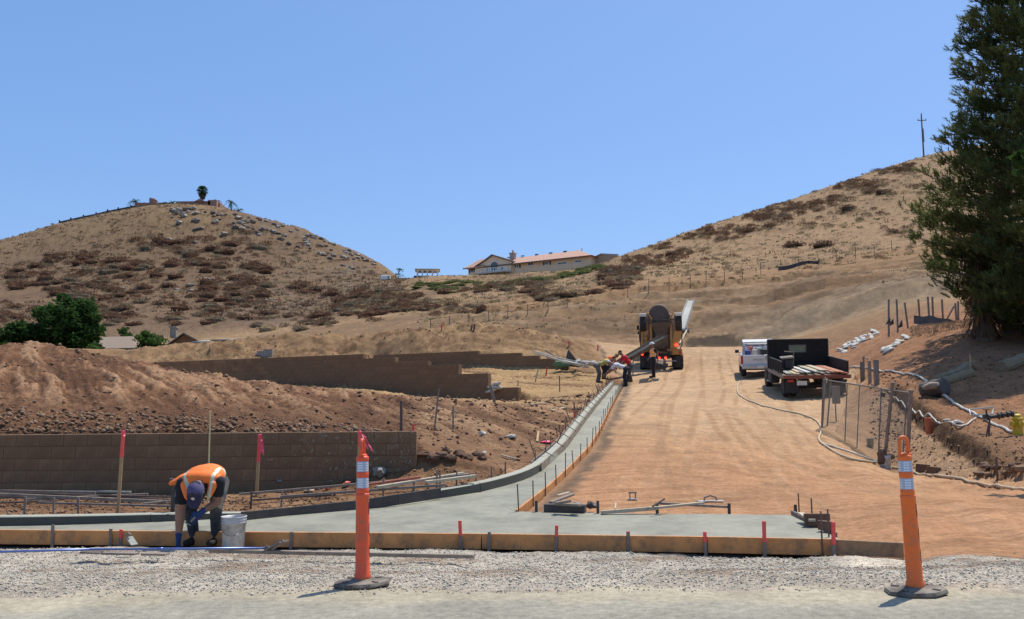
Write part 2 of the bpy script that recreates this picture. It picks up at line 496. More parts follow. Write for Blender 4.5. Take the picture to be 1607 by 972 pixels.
# masks ------------------------------------------------------------
wob = fbm(GX * .8, GY * .8, 3, 3)
edge_l = path_x(KERB[9:], GY)            # left edge of the road corridor
edge_f = path_x(FORM, GY)
road_r = np.interp(GY, [9, 12, 16, 20, 25, 30, 34, 38, 45, 60, 66], [9.5, 10.5, 9.5, 8.4, 9.0, 11.2, 13.2, 14.6, 15.2, 17, 17])
m_gravel = sstep(6.42, 6.62, GY + .35 * wob + .2 * fbm(GX * 3, GY * 3, 2, 9)) * (1 - sstep(-.1, .1, GY - board_y(GA) + np.where(PX > 1330, (PX - 1330) / 150.0 * .7, 0) + np.where(PX > 1330, .35 * wob, 0)))
m_road = sstep(-.1, .3, GX - edge_f + .1 * wob) * (1 - sstep(-.6, .6, GX - road_r + .6 * wob)) * (PX > 700) * sstep(8.2, 8.8, GY + np.where(PX > 1330, .4 * wob, 0)) * (1 - sstep(58, 66, GY + 2 * wob))
m_near = 1 - sstep(55, 70, GY)
m_mound = (1 - sstep(-.3, .3, GX - np.interp(GY, [15, 26], [-1.9, -2.5]))) * sstep(15.0, 15.2, GY) * (1 - sstep(27, 32, GY))
# rough relief -----------------------------------------------------
amp = np.zeros_like(GZ)
soil = sstep(10.5, 12, GY) * (1 - m_road) * m_near * (1 - m_gravel)
cl = fbm(GX * 2.2, GY * 2.2, 4, 21, .6)
cl2 = fbm(GX * 7.0, GY * 7.0, 3, 33, .6)
rid = 1 - np.abs(fbm(GX * .9, GY * .9, 4, 51, .55)) * 2
leftsoil = soil * (GX < edge_l)
# clear of the concrete
con = ((GX < edge_l + .2) & (GY < np.interp(GX, [p.x for p in KERB[:13]], [p.y for p in KERB[:13]]) + .35) & (GY > 9.7)) | ((GX > edge_l - .35) & (GX < edge_f + .12) & (GY > 9.7) & (GY < 46)) | ((GY > 9.7) & (GY < 11.6) & (GX > -9) & (GX < 4.1))
leftsoil = leftsoil * ~con
soil = soil * ~con
GZ += leftsoil * (.028 * cl + .024 * cl2) * sstep(12, 16, GY)
GZ += leftsoil * .015 * cl2
GZ += m_mound * (.022 * cl + .02 * cl2)
# drag marks of the machines on the mound and terrace, running down to the right
def marks(x, y, seed, ang, f1, f2):
    c, s = math.cos(ang), math.sin(ang)
    return fbm((x * c + y * s) * f1, (-x * s + y * c) * f2, 3, seed, .6)
far_w = sstep(25, 31, GY)
def smarks(seed, f1, f2, oc):
    a = fbm((GX * math.cos(R(-62)) + GY * math.sin(R(-62))) * f1, (-GX * math.sin(R(-62)) + GY * math.cos(R(-62))) * f2, oc, seed, .6, True)
    b = fbm((GX * math.cos(R(-34)) + GY * math.sin(R(-34))) * f1, (-GX * math.sin(R(-34)) + GY * math.cos(R(-34))) * f2, oc, seed + 1, .6, True)
    return a * (1 - far_w) + b * far_w
def streak(x, y, ang, f1, f2, oc, seed):
    """noise drawn out along one direction at every octave"""
    u = (x * math.cos(ang) + y * math.sin(ang)) * f1; v = (-x * math.sin(ang) + y * math.cos(ang)) * f2; s_ = 0; a_ = 1; t_ = 0
    for i in range(oc):
        s_ = s_ + a_ * (vnoise(u + i * 7.3, v - i * 3.1, seed + i) - .5) * 2; t_ += a_; a_ *= .62; u = u * 1.7; v = v * 2.0
    return s_ / t_
warp = .5 * fbm(GX * .35, GY * .35, 2, 70)
mk = streak(GX + warp, GY, R(-62), .22, 1.5, 4, 71) * (1 - far_w) + streak(GX, GY + warp, R(-33), .16, 1.3, 4, 171) * far_w
mk2 = streak(GX + warp, GY, R(-60), .5, 4.2, 4, 271) * (1 - far_w) + streak(GX, GY + warp, R(-31), .35, 3.6, 4, 371) * far_w
crk = 1 - np.abs(fbm(GX * 1.6, GY * 2.6, 4, 73, .6)) * 5
crk = np.clip(crk, 0, 1)
terr = leftsoil * sstep(16.5, 19, GY)
def ledge(q, n, w=.22):
    q = q * n; f = np.floor(q); t = q - f
    return (f + sstep(.5 - w, .5 + w, t)) / n
GZ += terr * (.05 * mk + .09 * ledge(mk + .3 * mk2, 9, .12) + .06 * ledge(mk2, 6, .12) - .02 * crk)
# the far spoil ridge
ridge = np.exp(-((GY - 59) / 5.0) ** 2) * (1 - sstep(880, 980, PX)) * sstep(120, 240, PX)
GZ += ridge * (.25 * ledge(fbm(GX * .6, GY * .6, 4, 85, .65), 6) + .55 * fbm(GX * .35, GY * .35, 4, 81, .62) + .30 * fbm(GX * 1.3, GY * 1.3, 4, 83, .7))
# right bank roughness and trench spoil
rb = soil * (GX > road_r)
GZ += rb * (.05 * cl + .02 * cl2 + .05 * (rid - .5) * sstep(16, 20, GY))
berm_c = np.interp(GY, [15, 17, 21.5, 27, 31], [8.9, 9.3, 10.5, 11.9, 13.0])
bd = GX - berm_c + .12 * cl + .08 * cl2
bz = sstep(14, 16.5, GY) * (1 - sstep(28, 32, GY))
GZ += bz * (.15 * sstep(-.16, .20, bd) * np.exp(-np.maximum(bd, 0) / 2.5) - .09 * sstep(-2.6, -1.6, bd) * (1 - sstep(-.12, .1, bd)))
berm = np.exp(-((GX - berm_c) / .55) ** 2) * sstep(14, 16.5, GY) * (1 - sstep(26, 31, GY))
GZ += berm * (.06 + .10 * cl2 + .10 * cl)
trk = np.exp(-((GX - berm_c + 1.0) / .35) ** 2) * sstep(14, 16.5, GY) * (1 - sstep(26, 31, GY))
GZ -= trk * .06
# road: tyre ruts and scuffs
rut = 0
for c0, w in ((.30, .035), (.42, .035), (.55, .04), (.63, .04), (.74, .03), (.86, .03)):
    u = (GX - edge_f) / np.maximum(road_r - edge_f, 1)
    cc = c0 + .012 * np.sin(GY * .11 + c0 * 9)
    rut = rut + np.exp(-((u - cc) / w * 1.6) ** 2)
scuff = marks(GX, GY, 91, R(-12), .5, 3.5)
GZ += m_road * ~con * (-.03 * rut + .02 * scuff + .008 * fbm(GX * 7, GY * 7, 3, 96, .6) + .012 * fbm(GX * 2, GY * 2, 3, 93) + .02 * fbm(GX * .5, GY * .5, 2, 95))
# gravel
GZ += m_gravel * (.018 * fbm(GX * 3, GY * 3, 3, 97) + .012 * fbm(GX * 12, GY * 12, 2, 98))
GZ += m_gravel * sstep(7.6, 8.6, GY) * .05 * fbm(GX * .9, GY * 1.4, 3, 99)
asph = 1 - sstep(6.0, 6.5, GY)
GZ += asph * .002 * fbm(GX * 6, GY * 6, 2, 101)
# hills
m_hill = sstep(64, 85, GY)
hl = sstep(200, 240, GY) * 1.0
GZ += m_hill * (.5 * fbm(GX * .05, GY * .05, 4, 111, .55) * sstep(90, 130, GY) + .22 * fbm(GX * .3, GY * .3, 3, 113, .6) + .1 * fbm(GX * 1.2, GY * 1.2, 2, 117))
lsh = np.exp(-((GY - 279) / 9.0) ** 2) * sstep(380, 430, PX) * (1 - sstep(570, 610, PX))
GZ += lsh * (1.3 * np.maximum(0, fbm(GX * .28, GY * .28, 3, 119, .7)) + .5 * fbm(GX * .9, GY * .9, 2, 120))
# the graded cut: benches and erosion streaks
cutm = sstep(66, 71, GY) * (1 - sstep(100, 116, GY)) * sstep(640, 780, PX)
GZ += cutm * (.55 * ledge(streak(GX, GY, R(7), .07, .30, 4, 521), 6, .12) + .35 * ledge(streak(GX, GY, R(-3), .05, .22, 3, 531), 5, .12) + .22 * marks(GX, GY, 121, R(4), .06, .45) + .22 * marks(GX, GY, 122, R(35), .5, 1.4) + .12 * fbm(GX * 1.5, GY * 1.5, 3, 124, .6))
bn = fbm(GX * .03, GY * .25, 2, 125) * 1.5
for yb_, hb_ in ((83.5, .7), (91.0, .8), (99.5, 1.0), (106.5, .8)):
    GZ += cutm * hb_ * (sstep(0, .7, GY + bn * 2 + (GX - 20) * .03 - yb_) - .5) * np.exp(-((GY + bn * 2 + (GX - 20) * .03 - yb_) / 4.5) ** 2)

kz = np.interp(GY, [p.y for p in KERB[12:]], [p.z for p in KERB[12:]]); fz = np.interp(GY, [p.y for p in FORM], [p.z for p in FORM])
zc = kz + (fz - kz) * np.clip((GX - edge_l) / np.maximum(edge_f - edge_l, .1), 0, 1)
upr = (GY > 11.3) & (GY < 44.6)
inside = upr & (GX > edge_l - .16) & (GX < edge_f + .04)
wl_ = np.exp(-np.maximum(0, edge_l - .16 - GX) / .8) * (GY > 15.4) * upr
wr_ = np.exp(-np.maximum(0, GX - edge_f) / 1.6) * upr
GZ = np.where(GX < edge_l, GZ * (1 - wl_) + (kz + .03) * wl_, GZ)
GZ = np.where(GX > edge_f, GZ * (1 - wr_) + (fz - .06) * wr_, GZ)
GZ = np.where(inside, np.minimum(GZ, zc - .13), GZ)
kx_ = np.array([p.x for p in KERB[:13]]); ky_ = np.array([p.y for p in KERB[:13]]); kz_ = np.array([p.z for p in KERB[:13]])
lowreg = (GY > board_y(GA)) & (GX < kx_[-1]) & (GX > -9) & (GY < np.interp(GX, kx_, ky_) + .05) & (GX < np.interp(GY, [11.4, 15.6], [.0, .9]))
GZ = np.where(lowreg, np.minimum(GZ, -.26), GZ)

def zat(x, y):
    a = x / y
    i = int(np.clip(np.searchsorted(ROWY, y) - 1, 0, len(ROWY) - 2)); j = int(np.clip(np.searchsorted(COLA, a) - 1, 0, len(COLA) - 2))
    ty = min(max((y - ROWY[i]) / (ROWY[i + 1] - ROWY[i]), 0), 1); ta = min(max((a - COLA[j]) / (COLA[j + 1] - COLA[j]), 0), 1)
    return float((GZ[i, j] * (1 - ta) + GZ[i, j + 1] * ta) * (1 - ty) + (GZ[i + 1, j] * (1 - ta) + GZ[i + 1, j + 1] * ta) * ty)

def on(px, Y, dz=0.0):
    """ground point in photo column px at distance Y"""
    x = A(px) * Y
    return Vector((x, Y, zat(x, Y) + dz))

def hit(px, py, y0=5.0, y1=420.0):
    for k in range(8):
        p = hit1(px, py + 2.5 * k, y0, y1)
        if p is not None: return p
    return None

def hit1(px, py, y0=5.0, y1=420.0):
    """first ground point seen at photo pixel px,py"""
    d = ray(px, py)
    y = y0
    last = None
    while y < y1:
        k = y / d.y
        if CAM_H + d.z * k <= zat(d.x * k, y):
            lo, hi = (last or y), y
            for _ in range(14):
                mid = (lo + hi) / 2; k = mid / d.y
                if CAM_H + d.z * k <= zat(d.x * k, mid): hi = mid
                else: lo = mid
            k = hi / d.y
            return Vector((d.x * k, hi, CAM_H + d.z * k))
        last = y
        y *= 1.006
    return None

def slope_at(x, y, e=.6):
    return Vector((-(zat(x + e, y) - zat(x - e, y)) / (2 * e), -(zat(x, y + e) - zat(x, y - e)) / (2 * e), 1)).normalized()

# colours (clay, loam, cut rock, dry grass, with some shade painted in) ---------------
def colmix(C, c, w):
    w = np.clip(w, 0, 1)[..., None]
    return C * (1 - w) + np.array(c)[None, None, :] * w
n1 = fbm(GX * .6, GY * .6, 4, 201); n2 = fbm(GX * 2.5, GY * 2.5, 3, 203); n3 = fbm(GX * .05, GY * .05, 4, 205, .6); n4 = fbm(GX * .25, GY * .25, 4, 207, .6)
C = np.zeros(GX.shape + (3,)) + np.array([.30, .175, .105])
C = colmix(C, (.42, .265, .165), sstep(.0, .5, n1 + .5 * mk) * .8)
C = colmix(C, (.20, .11, .065), sstep(.1, .5, -n1 + .4 * n2) * .8)
# light scraped streaks on mound and terrace
C = colmix(C, (.235, .125, .07), m_mound * .7)
C = colmix(C, (.17, .092, .055), m_mound * sstep(.05, .4, -mk) * .6)
n5 = fbm(GX * 6, GY * 6, 4, 231, .65)
scr = mk * .7 + mk2 * .8 + .10 * n5
C = colmix(C, (.47, .30, .185), terr * sstep(.10, .17, scr) * .75)
C = colmix(C, (.56, .385, .25), terr * sstep(.24, .30, scr) * .7)
C = colmix(C, (.15, .085, .052), terr * sstep(.10, .16, -scr + .10 * n5) * .7)
C = colmix(C, (.13, .075, .045), terr * sstep(.75, .95, crk) * .55)
C = colmix(C, (.17, .10, .06), leftsoil * sstep(.18, .26, n5 + .3 * n1) * .5)
C = colmix(C, (.44, .29, .18), leftsoil * sstep(.20, .28, -n5 + .3 * n1) * .4)
mk3 = mk2 + .6 * mk
C = colmix(C, (.50, .35, .19), terr * sstep(26, 30, GY) * sstep(-.04, .04, mk3) * .85)
C = colmix(C, (.24, .15, .085), terr * sstep(26, 30, GY) * sstep(.10, .16, -mk3) * .7)
C = colmix(C, (.17, .098, .06), m_mound * (1 - sstep(.1, .9, GZ - .85 + .3 * n1)) * .75)      # fresh loose loam along the wall
C = colmix(C, (.20, .115, .07), leftsoil * (1 - sstep(19, 23, GY)) * sstep(15, 16, GY) * sstep(-2.2, -1.5, GX) * .35)
# spoil ridge: paler brown
C = colmix(C, (.30, .195, .115), sstep(50, 56, GY) * .9)
n6 = fbm(GX * 1.5, GY * 1.5, 4, 233, .65)
C = colmix(C, (.18, .105, .06), ridge * sstep(.02, .14, n6 + .5 * n4) * .75)
C = colmix(C, (.40, .28, .16), ridge * sstep(.06, .16, -n6 + .3 * n4) * .6)
# tyre tracks on the haul road are added with the road colour below
# bank, red
C = colmix(C, (.42, .225, .13), rb * sstep(18, 22, GY) * (1 - sstep(50, 60, GY)) * .85)
C = colmix(C, (.24, .13, .075), rb * sstep(.08, .16, n1 * .5 + .5 * fbm(GX * 4, GY * 4, 4, 235, .65)) * .6)
C = colmix(C, (.33, .20, .125), rb * (1 - sstep(20, 24, GY)) * .8)
C = colmix(C, (.20, .125, .08), berm * .5)
C = colmix(C, (.56, .39, .26), bz * sstep(-2.8, -2.4, bd) * (1 - sstep(-.22, -.14, bd)) * .75)
C = colmix(C, (.12, .075, .048), bz * sstep(-.20, -.12, bd) * (1 - sstep(.12, .25, bd)) * .85)
# dirt road
R1 = np.array([.58, .355, .205])
m_road = m_road * (1 - m_gravel)
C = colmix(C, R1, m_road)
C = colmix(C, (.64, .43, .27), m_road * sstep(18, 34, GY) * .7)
C = colmix(C, (.47, .265, .15), m_road * sstep(.05, .5, scuff + .4 * n1) * .55)
C = colmix(C, (.66, .47, .31), m_road * sstep(.0, .6, n1 + .5 * rut - .4) * .5)
tread = sstep(.2, .8, rut) * (.5 + .5 * np.sin(GY * 38 + 4 * n1) * (1 - sstep(13, 18, GY)))
C = colmix(C, (.40, .22, .12), m_road * tread * sstep(-.1, .4, n4 + .1) * .4)
C = colmix(C, (.70, .52, .35), m_road * sstep(.25, .9, rut) * (1 - tread) * .18)
C = colmix(C, (.38, .215, .12), m_road * sstep(.22, .34, fbm(GX * 5, GY * 5, 3, 215, .6)) * .45)
trk1 = fbm((GX * .24 + GY * .97) * .25, (GX * .97 - GY * .24) * 5.5, 4, 217, .65)
C = colmix(C, (.40, .23, .13), m_road * sstep(.12, .22, trk1) * .35 * sstep(.0, .3, n4 + .15))
C = colmix(C, (.70, .53, .37), m_road * sstep(.14, .24, -trk1) * .2)
C = colmix(C, (.30, .19, .12), m_road * sstep(.30, .36, n1 + .25 * n2) * .45)
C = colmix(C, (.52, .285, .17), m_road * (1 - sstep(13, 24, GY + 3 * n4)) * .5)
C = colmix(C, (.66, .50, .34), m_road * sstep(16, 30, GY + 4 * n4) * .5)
tyre = np.zeros_like(GX)
for pts_, gauge in (([(1000, 12), (985, 15), (1010, 20), (1040, 26), (1062, 34), (1072, 48)], .9), ([(1180, 12), (1120, 16), (1090, 22), (1085, 30), (1100, 40), (1105, 56)], .95), ([(1330, 13), (1240, 17), (1170, 23), (1140, 31), (1128, 42), (1120, 60)], .85),
                    ([(1480, 13.5), (1380, 16), (1260, 20), (1200, 26), (1190, 34)], .9), ([(930, 14), (960, 18), (1000, 25), (1030, 36), (1046, 48)], .8)):
    ys_ = [q[1] for q in pts_]; xs_ = [A(q[0]) * q[1] for q in pts_]
    xc = np.interp(GY, ys_, xs_) + .04 * np.sin(GY * .31 + gauge * 9) ; ok = (GY > ys_[0]) & (GY < ys_[-1])
    for sgn in (-1, 1):
        dd = np.abs(GX - xc - sgn * gauge)
        tyre = np.maximum(tyre, (1 - sstep(.06, .12, dd)) * ok)
tyre *= m_road * sstep(-.45, .1, n1 + .4 * n4)
C = colmix(C, (.42, .26, .155), tyre * (.40 + .35 * (.5 + (sstep(-.2, .2, np.sin(GY * 30 + 3 * np.abs(GX))) - .5) * (1 - sstep(14, 20, GY)))))
trk2 = fbm((GX * .95 + GY * .3) * .35, (GX * -.3 + GY * .95) * 4.5, 4, 219, .65)
C = colmix(C, (.36, .20, .11), m_road * sstep(.16, .24, trk2) * .5 * (1 - sstep(16, 22, GY)))
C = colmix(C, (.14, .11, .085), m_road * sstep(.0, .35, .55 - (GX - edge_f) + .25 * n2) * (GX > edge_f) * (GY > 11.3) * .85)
# gravel and asphalt
C = colmix(C, (.40, .365, .31), m_gravel)
C = colmix(C, (.32, .285, .235), m_gravel * sstep(.0, .5, n1) * .7)
C = colmix(C, (.56, .50, .41), m_gravel * sstep(7.6, 8.3, GY) * sstep(1290, 1330, PX) * (1 - sstep(1395, 1440, PX)))
C = colmix(C, (.20, .125, .08), m_gravel * sstep(7.0, 7.6, GY) * sstep(.12, .2, fbm(GX * 1.2, GY * 3.5, 4, 241, .65)) * .6)
a0 = (1 - sstep(6.42, 6.62, GY + .35 * wob + .2 * fbm(GX * 3, GY * 3, 2, 9)))
C = colmix(C, (.335, .31, .265), a0)
C = colmix(C, (.50, .42, .30), a0 * sstep(6.02, 6.30, GY + .25 * n1 + .15 * n2) * .45)
C = colmix(C, (.28, .26, .225), a0 * sstep(.1, .5, marks(GX, GY, 131, R(2), .4, 2.0)) * .5)
# beyond the site: dry grass hills
hillc = sstep(66, 74, GY)
C = colmix(C, (.36, .25, .15), hillc)
C = colmix(C, (.46, .325, .195), hillc * sstep(-.1, .4, n3 + .4 * n4))
C = colmix(C, (.27, .19, .125), hillc * sstep(.0, .45, -n3 + .5 * n4) * .7)
leftH = hillc * sstep(120, 150, GY) * (1 - sstep(560, 660, PX))
C = colmix(C, (.33, .235, .155), leftH * .75)
C = colmix(C, (.27, .185, .13), leftH * sstep(-.1, .25, n3 + .3 * n4) * (1 - sstep(250, 265, GY)) * .55)
C = colmix(C, (.46, .33, .20), leftH * sstep(236, 262, GY + 8 * n4) * (1 - sstep(310, 380, PX)) * .9)
C = colmix(C, (.33, .29, .24), leftH * sstep(.05, .4, n4) * sstep(330, 420, PX) * .6)
rightH = hillc * sstep(112, 125, GY) * sstep(930, 1040, PX)
C = colmix(C, (.50, .35, .215), rightH * .85)
C = colmix(C, (.36, .25, .16), rightH * sstep(.15, .5, n4 + .3 * n2) * .6)
C = colmix(C, (.42, .29, .18), cutm)
C = colmix(C, (.36, .23, .14), cutm * sstep(-.1, .4, fbm(GX * .12, GY * .3, 4, 126, .6)) * .8)
C = colmix(C, (.28, .19, .12), cutm * sstep(-.1, .3, marks(GX, GY, 121, R(4), .06, .35)) * .8)
C = colmix(C, (.33, .27, .20), cutm * (1 - sstep(73, 80, GY + 5 * n4)) * sstep(1090, 1200, PX) * .85)   # grey decomposed rock low in the cut
C = colmix(C, (.47, .30, .165), sstep(98, 104, GY + 4 * n4) * (1 - sstep(118, 128, GY + 5 * n4)) * sstep(700, 850, PX) * .7)
C = colmix(C, (.07, .055, .042), sstep(68.3, 68.5, GY + .3 * n2) * (1 - sstep(70.6, 71.0, GY + 1.0 * n2)) * sstep(1072, 1082, PX + 8 * n2) * (1 - sstep(1166, 1172, PX + 6 * n2)) * .92)  # shade of the scarp face painted in
C = colmix(C, (.20, .14, .09), cutm * sstep(.08, .18, streak(GX, GY, R(6), .35, 1.2, 4, 501)) * .55)
C = colmix(C, (.50, .38, .25), cutm * sstep(.10, .2, streak(GX, GY, R(12), .3, 1.0, 4, 511)) * .5)
C *= (1 + .10 * n2 + .06 * n1)[..., None]
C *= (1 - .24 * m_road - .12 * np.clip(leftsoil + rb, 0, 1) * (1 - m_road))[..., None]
nsp = fbm(GX * 1.1, GY * .7, 3, 211, .7)
C = colmix(C, (.17, .115, .08), np.clip(leftH + rightH * .6, 0, 1) * sstep(.12, .4, nsp + .35 * n4) * .6)
C = colmix(C, (.52, .37, .22), rightH * sstep(.1, .4, -nsp) * .4)
C *= (1 - leftH * .20)[..., None]
C *= (1 - hillc * .25)[..., None]
C[..., 2] *= 1 + .06 * hillc
C *= np.where((hillc > .5)[..., None], np.array([.86, .76, .60])[None, None], np.array([.95, .86, .72])[None, None])
C *= 1 - m_mound[..., None] * np.array([.10, .15, .14])
damp_shade = np.exp(-(np.maximum(0, board_y(GA) - GY - .10) / .16) ** 2) * (GY < board_y(GA) + .1) * (PX < 1400) * (GY > 8.5)
C = colmix(C, (.075, .058, .045), damp_shade * .95)  # board's shadow and damp soil painted in along its foot
GZ -= .035 * damp_shade
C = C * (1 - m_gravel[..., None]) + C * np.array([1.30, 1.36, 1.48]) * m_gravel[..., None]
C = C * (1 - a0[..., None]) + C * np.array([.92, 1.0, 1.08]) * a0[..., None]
C = np.clip(C, .01, .95)

# which finish each place has
M_ = np.zeros(GX.shape + (3,))
M_[..., 0] = m_gravel                      # stones
M_[..., 1] = a0                            # asphalt
M_[..., 2] = np.clip(leftsoil + rb + sstep(50, 55, GY), 0, 1)      # rough

def ground_material():
    m = bpy.data.materials.new('earth'); m.use_nodes = True
    nt = m.node_tree; n = nt.nodes; l = nt.links
    bs = n['Principled BSDF']; bs.inputs['Roughness'].default_value = .95; bs.inputs['Specular IOR Level'].default_value = .15
    va = n.new('ShaderNodeAttribute'); va.attribute_name = 'soil_colour'
    vm = n.new('ShaderNodeAttribute'); vm.attribute_name = 'finish'
    sep = n.new('ShaderNodeSeparateColor'); l.new(vm.outputs['Color'], sep.inputs[0])
    geo = n.new('ShaderNodeNewGeometry')
    def noise(sc, det=6, ro=.6):
        z = n.new('ShaderNodeTexNoise'); z.inputs['Scale'].default_value = sc; z.inputs['Detail'].default_value = det; z.inputs['Roughness'].default_value = ro
        l.new(geo.outputs['Position'], z.inputs['Vector']); return z
    def maprange(src, a, b, c, d):
        z = n.new('ShaderNodeMapRange'); z.inputs['From Min'].default_value = a; z.inputs['From Max'].default_value = b
        z.inputs['To Min'].default_value = c; z.inputs['To Max'].default_value = d; l.new(src, z.inputs['Value']); return z.outputs[0]
    def math_(op, a, b):
        z = n.new('ShaderNodeMath'); z.operation = op
        for i, q in enumerate((a, b)):
            if isinstance(q, (int, float)): z.inputs[i].default_value = q
            else: l.new(q, z.inputs[i])
        return z.outputs[0]
    fine = noise(14, 8, .7); mid = noise(1.7, 6, .6); big = noise(.22, 5, .6)
    k = math_('MULTIPLY', maprange(fine.outputs['Fac'], .3, .7, .70, 1.3), maprange(mid.outputs['Fac'], .3, .7, .86, 1.14))
    k = math_('MULTIPLY', k, maprange(big.outputs['Fac'], .3, .7, .9, 1.1))
    # stones in gravel
    vo = n.new('ShaderNodeTexVoronoi'); vo.inputs['Scale'].default_value = 70; l.new(geo.outputs['Position'], vo.inputs['Vector'])
    sc = n.new('ShaderNodeSeparateColor'); l.new(vo.outputs['Color'], sc.inputs[0])
    st = maprange(sc.outputs[0], 0, 1, .75, 1.28)
    stm = n.new('ShaderNodeMix'); stm.data_type = 'FLOAT'; l.new(sep.outputs[0], stm.inputs['Factor']); stm.inputs['A'].default_value = 1.0; l.new(st, stm.inputs['B'])
    k = math_('MULTIPLY', k, stm.outputs['Result'])
    # aggregate speckle and hairline cracks in the old asphalt
    v2 = n.new('ShaderNodeTexVoronoi'); v2.inputs['Scale'].default_value = 120; l.new(geo.outputs['Position'], v2.inputs['Vector'])
    s2 = n.new('ShaderNodeSeparateColor'); l.new(v2.outputs['Color'], s2.inputs[0])
    sp = maprange(s2.outputs[0], 0, 1, .86, 1.14)
    vc = n.new('ShaderNodeTexVoronoi'); vc.feature = 'DISTANCE_TO_EDGE'; vc.inputs['Scale'].default_value = .55
    wz = noise(1.3, 4, .6)
    mxv = n.new('ShaderNodeMix'); mxv.data_type = 'RGBA'; mxv.inputs['Factor'].default_value = .35
    l.new(geo.outputs['Position'], mxv.inputs['A']); l.new(wz.outputs['Color'], mxv.inputs['B']); l.new(mxv.outputs['Result'], vc.inputs['Vector'])
    ck = maprange(vc.outputs['Distance'], .0, .0025, .86, 1.0)
    sp = math_('MULTIPLY', sp, ck)
    spm = n.new('ShaderNodeMix'); spm.data_type = 'FLOAT'; l.new(sep.outputs[1], spm.inputs['Factor']); spm.inputs['A'].default_value = 1.0; l.new(sp, spm.inputs['B'])
    k = math_('MULTIPLY', k, spm.outputs['Result'])
    mul = n.new('ShaderNodeVectorMath'); mul.operation = 'SCALE'
    l.new(va.outputs['Color'], mul.inputs[0]); l.new(k, mul.inputs['Scale'])
    l.new(mul.outputs[0], bs.inputs['Base Color'])
    hb = math_('ADD', math_('MULTIPLY', fine.outputs['Fac'], .085), math_('MULTIPLY', mid.outputs['Fac'], .12))
    hb = math_('MULTIPLY', hb, maprange(sep.outputs[2], 0, 1, .28, 1.0))
    hs = math_('MULTIPLY', math_('MULTIPLY', math_('SUBTRACT', 1.0, vo.outputs['Distance']), .02), sep.outputs[0])
    h = math_('ADD', hb, hs)
    h = math_('MULTIPLY', h, maprange(sep.outputs[1], 0, 1, 1.0, .12))
    b = n.new('ShaderNodeBump'); b.inputs['Strength'].default_value = .9; b.inputs['Distance'].default_value = 1.0
    l.new(h, b.inputs['Height']); l.new(b.outputs['Normal'], bs.inputs['Normal'])
    return m
EARTH = ground_material()

# zones: each stretch of ground is an object of its own
nr, nc = GX.shape
def cell(a): return (a[:-1, :-1] + a[1:, 1:]) / 2
cY, cX, cP = cell(GY), cell(GX), cell(PX)
zone = np.full(cY.shape, 4)
zone[cell(a0) > .5] = 0
zone[(cell(a0) <= .5) & (cell(m_gravel) > .5)] = 1
zone[(cell(m_road) > .5) & (zone == 4)] = 2
right = (cX > cell(road_r)) & (cY > 9.7) & (cY < 58) & (zone == 4)
zone[right] = 5
zone[(cell(m_mound) > .5) & (zone == 4)] = 3
far = cY >= 66
zone[(cY >= 52) & (cY < 66) & (zone == 4)] = 6
zone[far] = 7
zone[far & (cY < 108) & (cP > 680)] = 8
zone[far & (cY >= 108) & (cP > 640)] = 9
znames = {0: 'asphalt_road', 1: 'gravel_shoulder', 2: 'dirt_road', 3: 'soil_mound', 4: 'graded_soil', 5: 'earth_bank', 6: 'spoil_ridge', 7: 'left_hill', 8: 'cut_slope', 9: 'right_hill'}
V = np.stack([GX, GY, GZ], -1).reshape(-1, 3)
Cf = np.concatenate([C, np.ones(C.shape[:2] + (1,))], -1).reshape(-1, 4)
Mf = np.concatenate([M_, np.ones(C.shape[:2] + (1,))], -1).reshape(-1, 4)
ids = np.arange(nr * nc).reshape(nr, nc)
Q = np.stack([ids[:-1, :-1], ids[:-1, 1:], ids[1:, 1:], ids[1:, :-1]], -1).reshape(-1, 4)
zf = zone.reshape(-1)
def grid_mesh(name, quads, V, Cf, Mf, material):
    u, inv = np.unique(quads.reshape(-1), return_inverse=True)
    me = bpy.data.meshes.new(name)
    me.vertices.add(len(u)); me.vertices.foreach_set('co', V[u].astype(np.float32).reshape(-1))
    nq = len(quads)
    me.loops.add(nq * 4); me.loops.foreach_set('vertex_index', inv.astype(np.int32))
    me.polygons.add(nq); me.polygons.foreach_set('loop_start', np.arange(nq, dtype=np.int32) * 4)
    me.polygons.foreach_set('use_smooth', np.ones(nq, bool))
    for nm, arr in (('soil_colour', Cf), ('finish', Mf)):
        at = me.attributes.new(nm, 'FLOAT_COLOR', 'POINT')
        at.data.foreach_set('color', arr[u].astype(np.float32).reshape(-1))
    me.materials.append(material)
    me.update(); me.validate()
    o = bpy.data.objects.new(name, me); COL.objects.link(o)
    return structure(o)
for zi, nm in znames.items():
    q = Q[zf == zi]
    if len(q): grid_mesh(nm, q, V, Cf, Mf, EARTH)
# the road goes on behind and beside the camera
bb = MB(); bb.add([(-260, -260, -.004), (260, -260, -.004), (260, 4.2, -.004), (-260, 4.2, -.004)], [(0, 1, 2, 3)])
o = bb.build('asphalt_road', EARTH); structure(o)
for nm, c4 in (('soil_colour', (.29, .27, .21, 1)), ('finish', (0, 1, 0, 1))):
    at = o.data.attributes.new(nm, 'FLOAT_COLOR', 'POINT')
    at.data.foreach_set('color', np.array([c4] * 4, np.float32).reshape(-1))
# ------------------------------------------------------------------ concrete: gutter, apron, kerb
M_CON = mat('fresh_concrete', (.275, .262, .19), .7, .15, 6.0, .006, 35, dirt=((.175, .165, .12), .45, 1.4))
M_CONW = mat('concrete_rough', (.31, .32, .28), .8, .12, 3, .012, 35)
M_CURB_SHADE = mat('kerb_concrete_shaded', (.075, .07, .052), .7, .10, 3, .004, 50)  # same concrete darkened, shade of the kerb face painted in
M_CURB_LIT = mat('kerb_concrete_lit', (.36, .35, .27), .8, .08, 4, .004, 40)

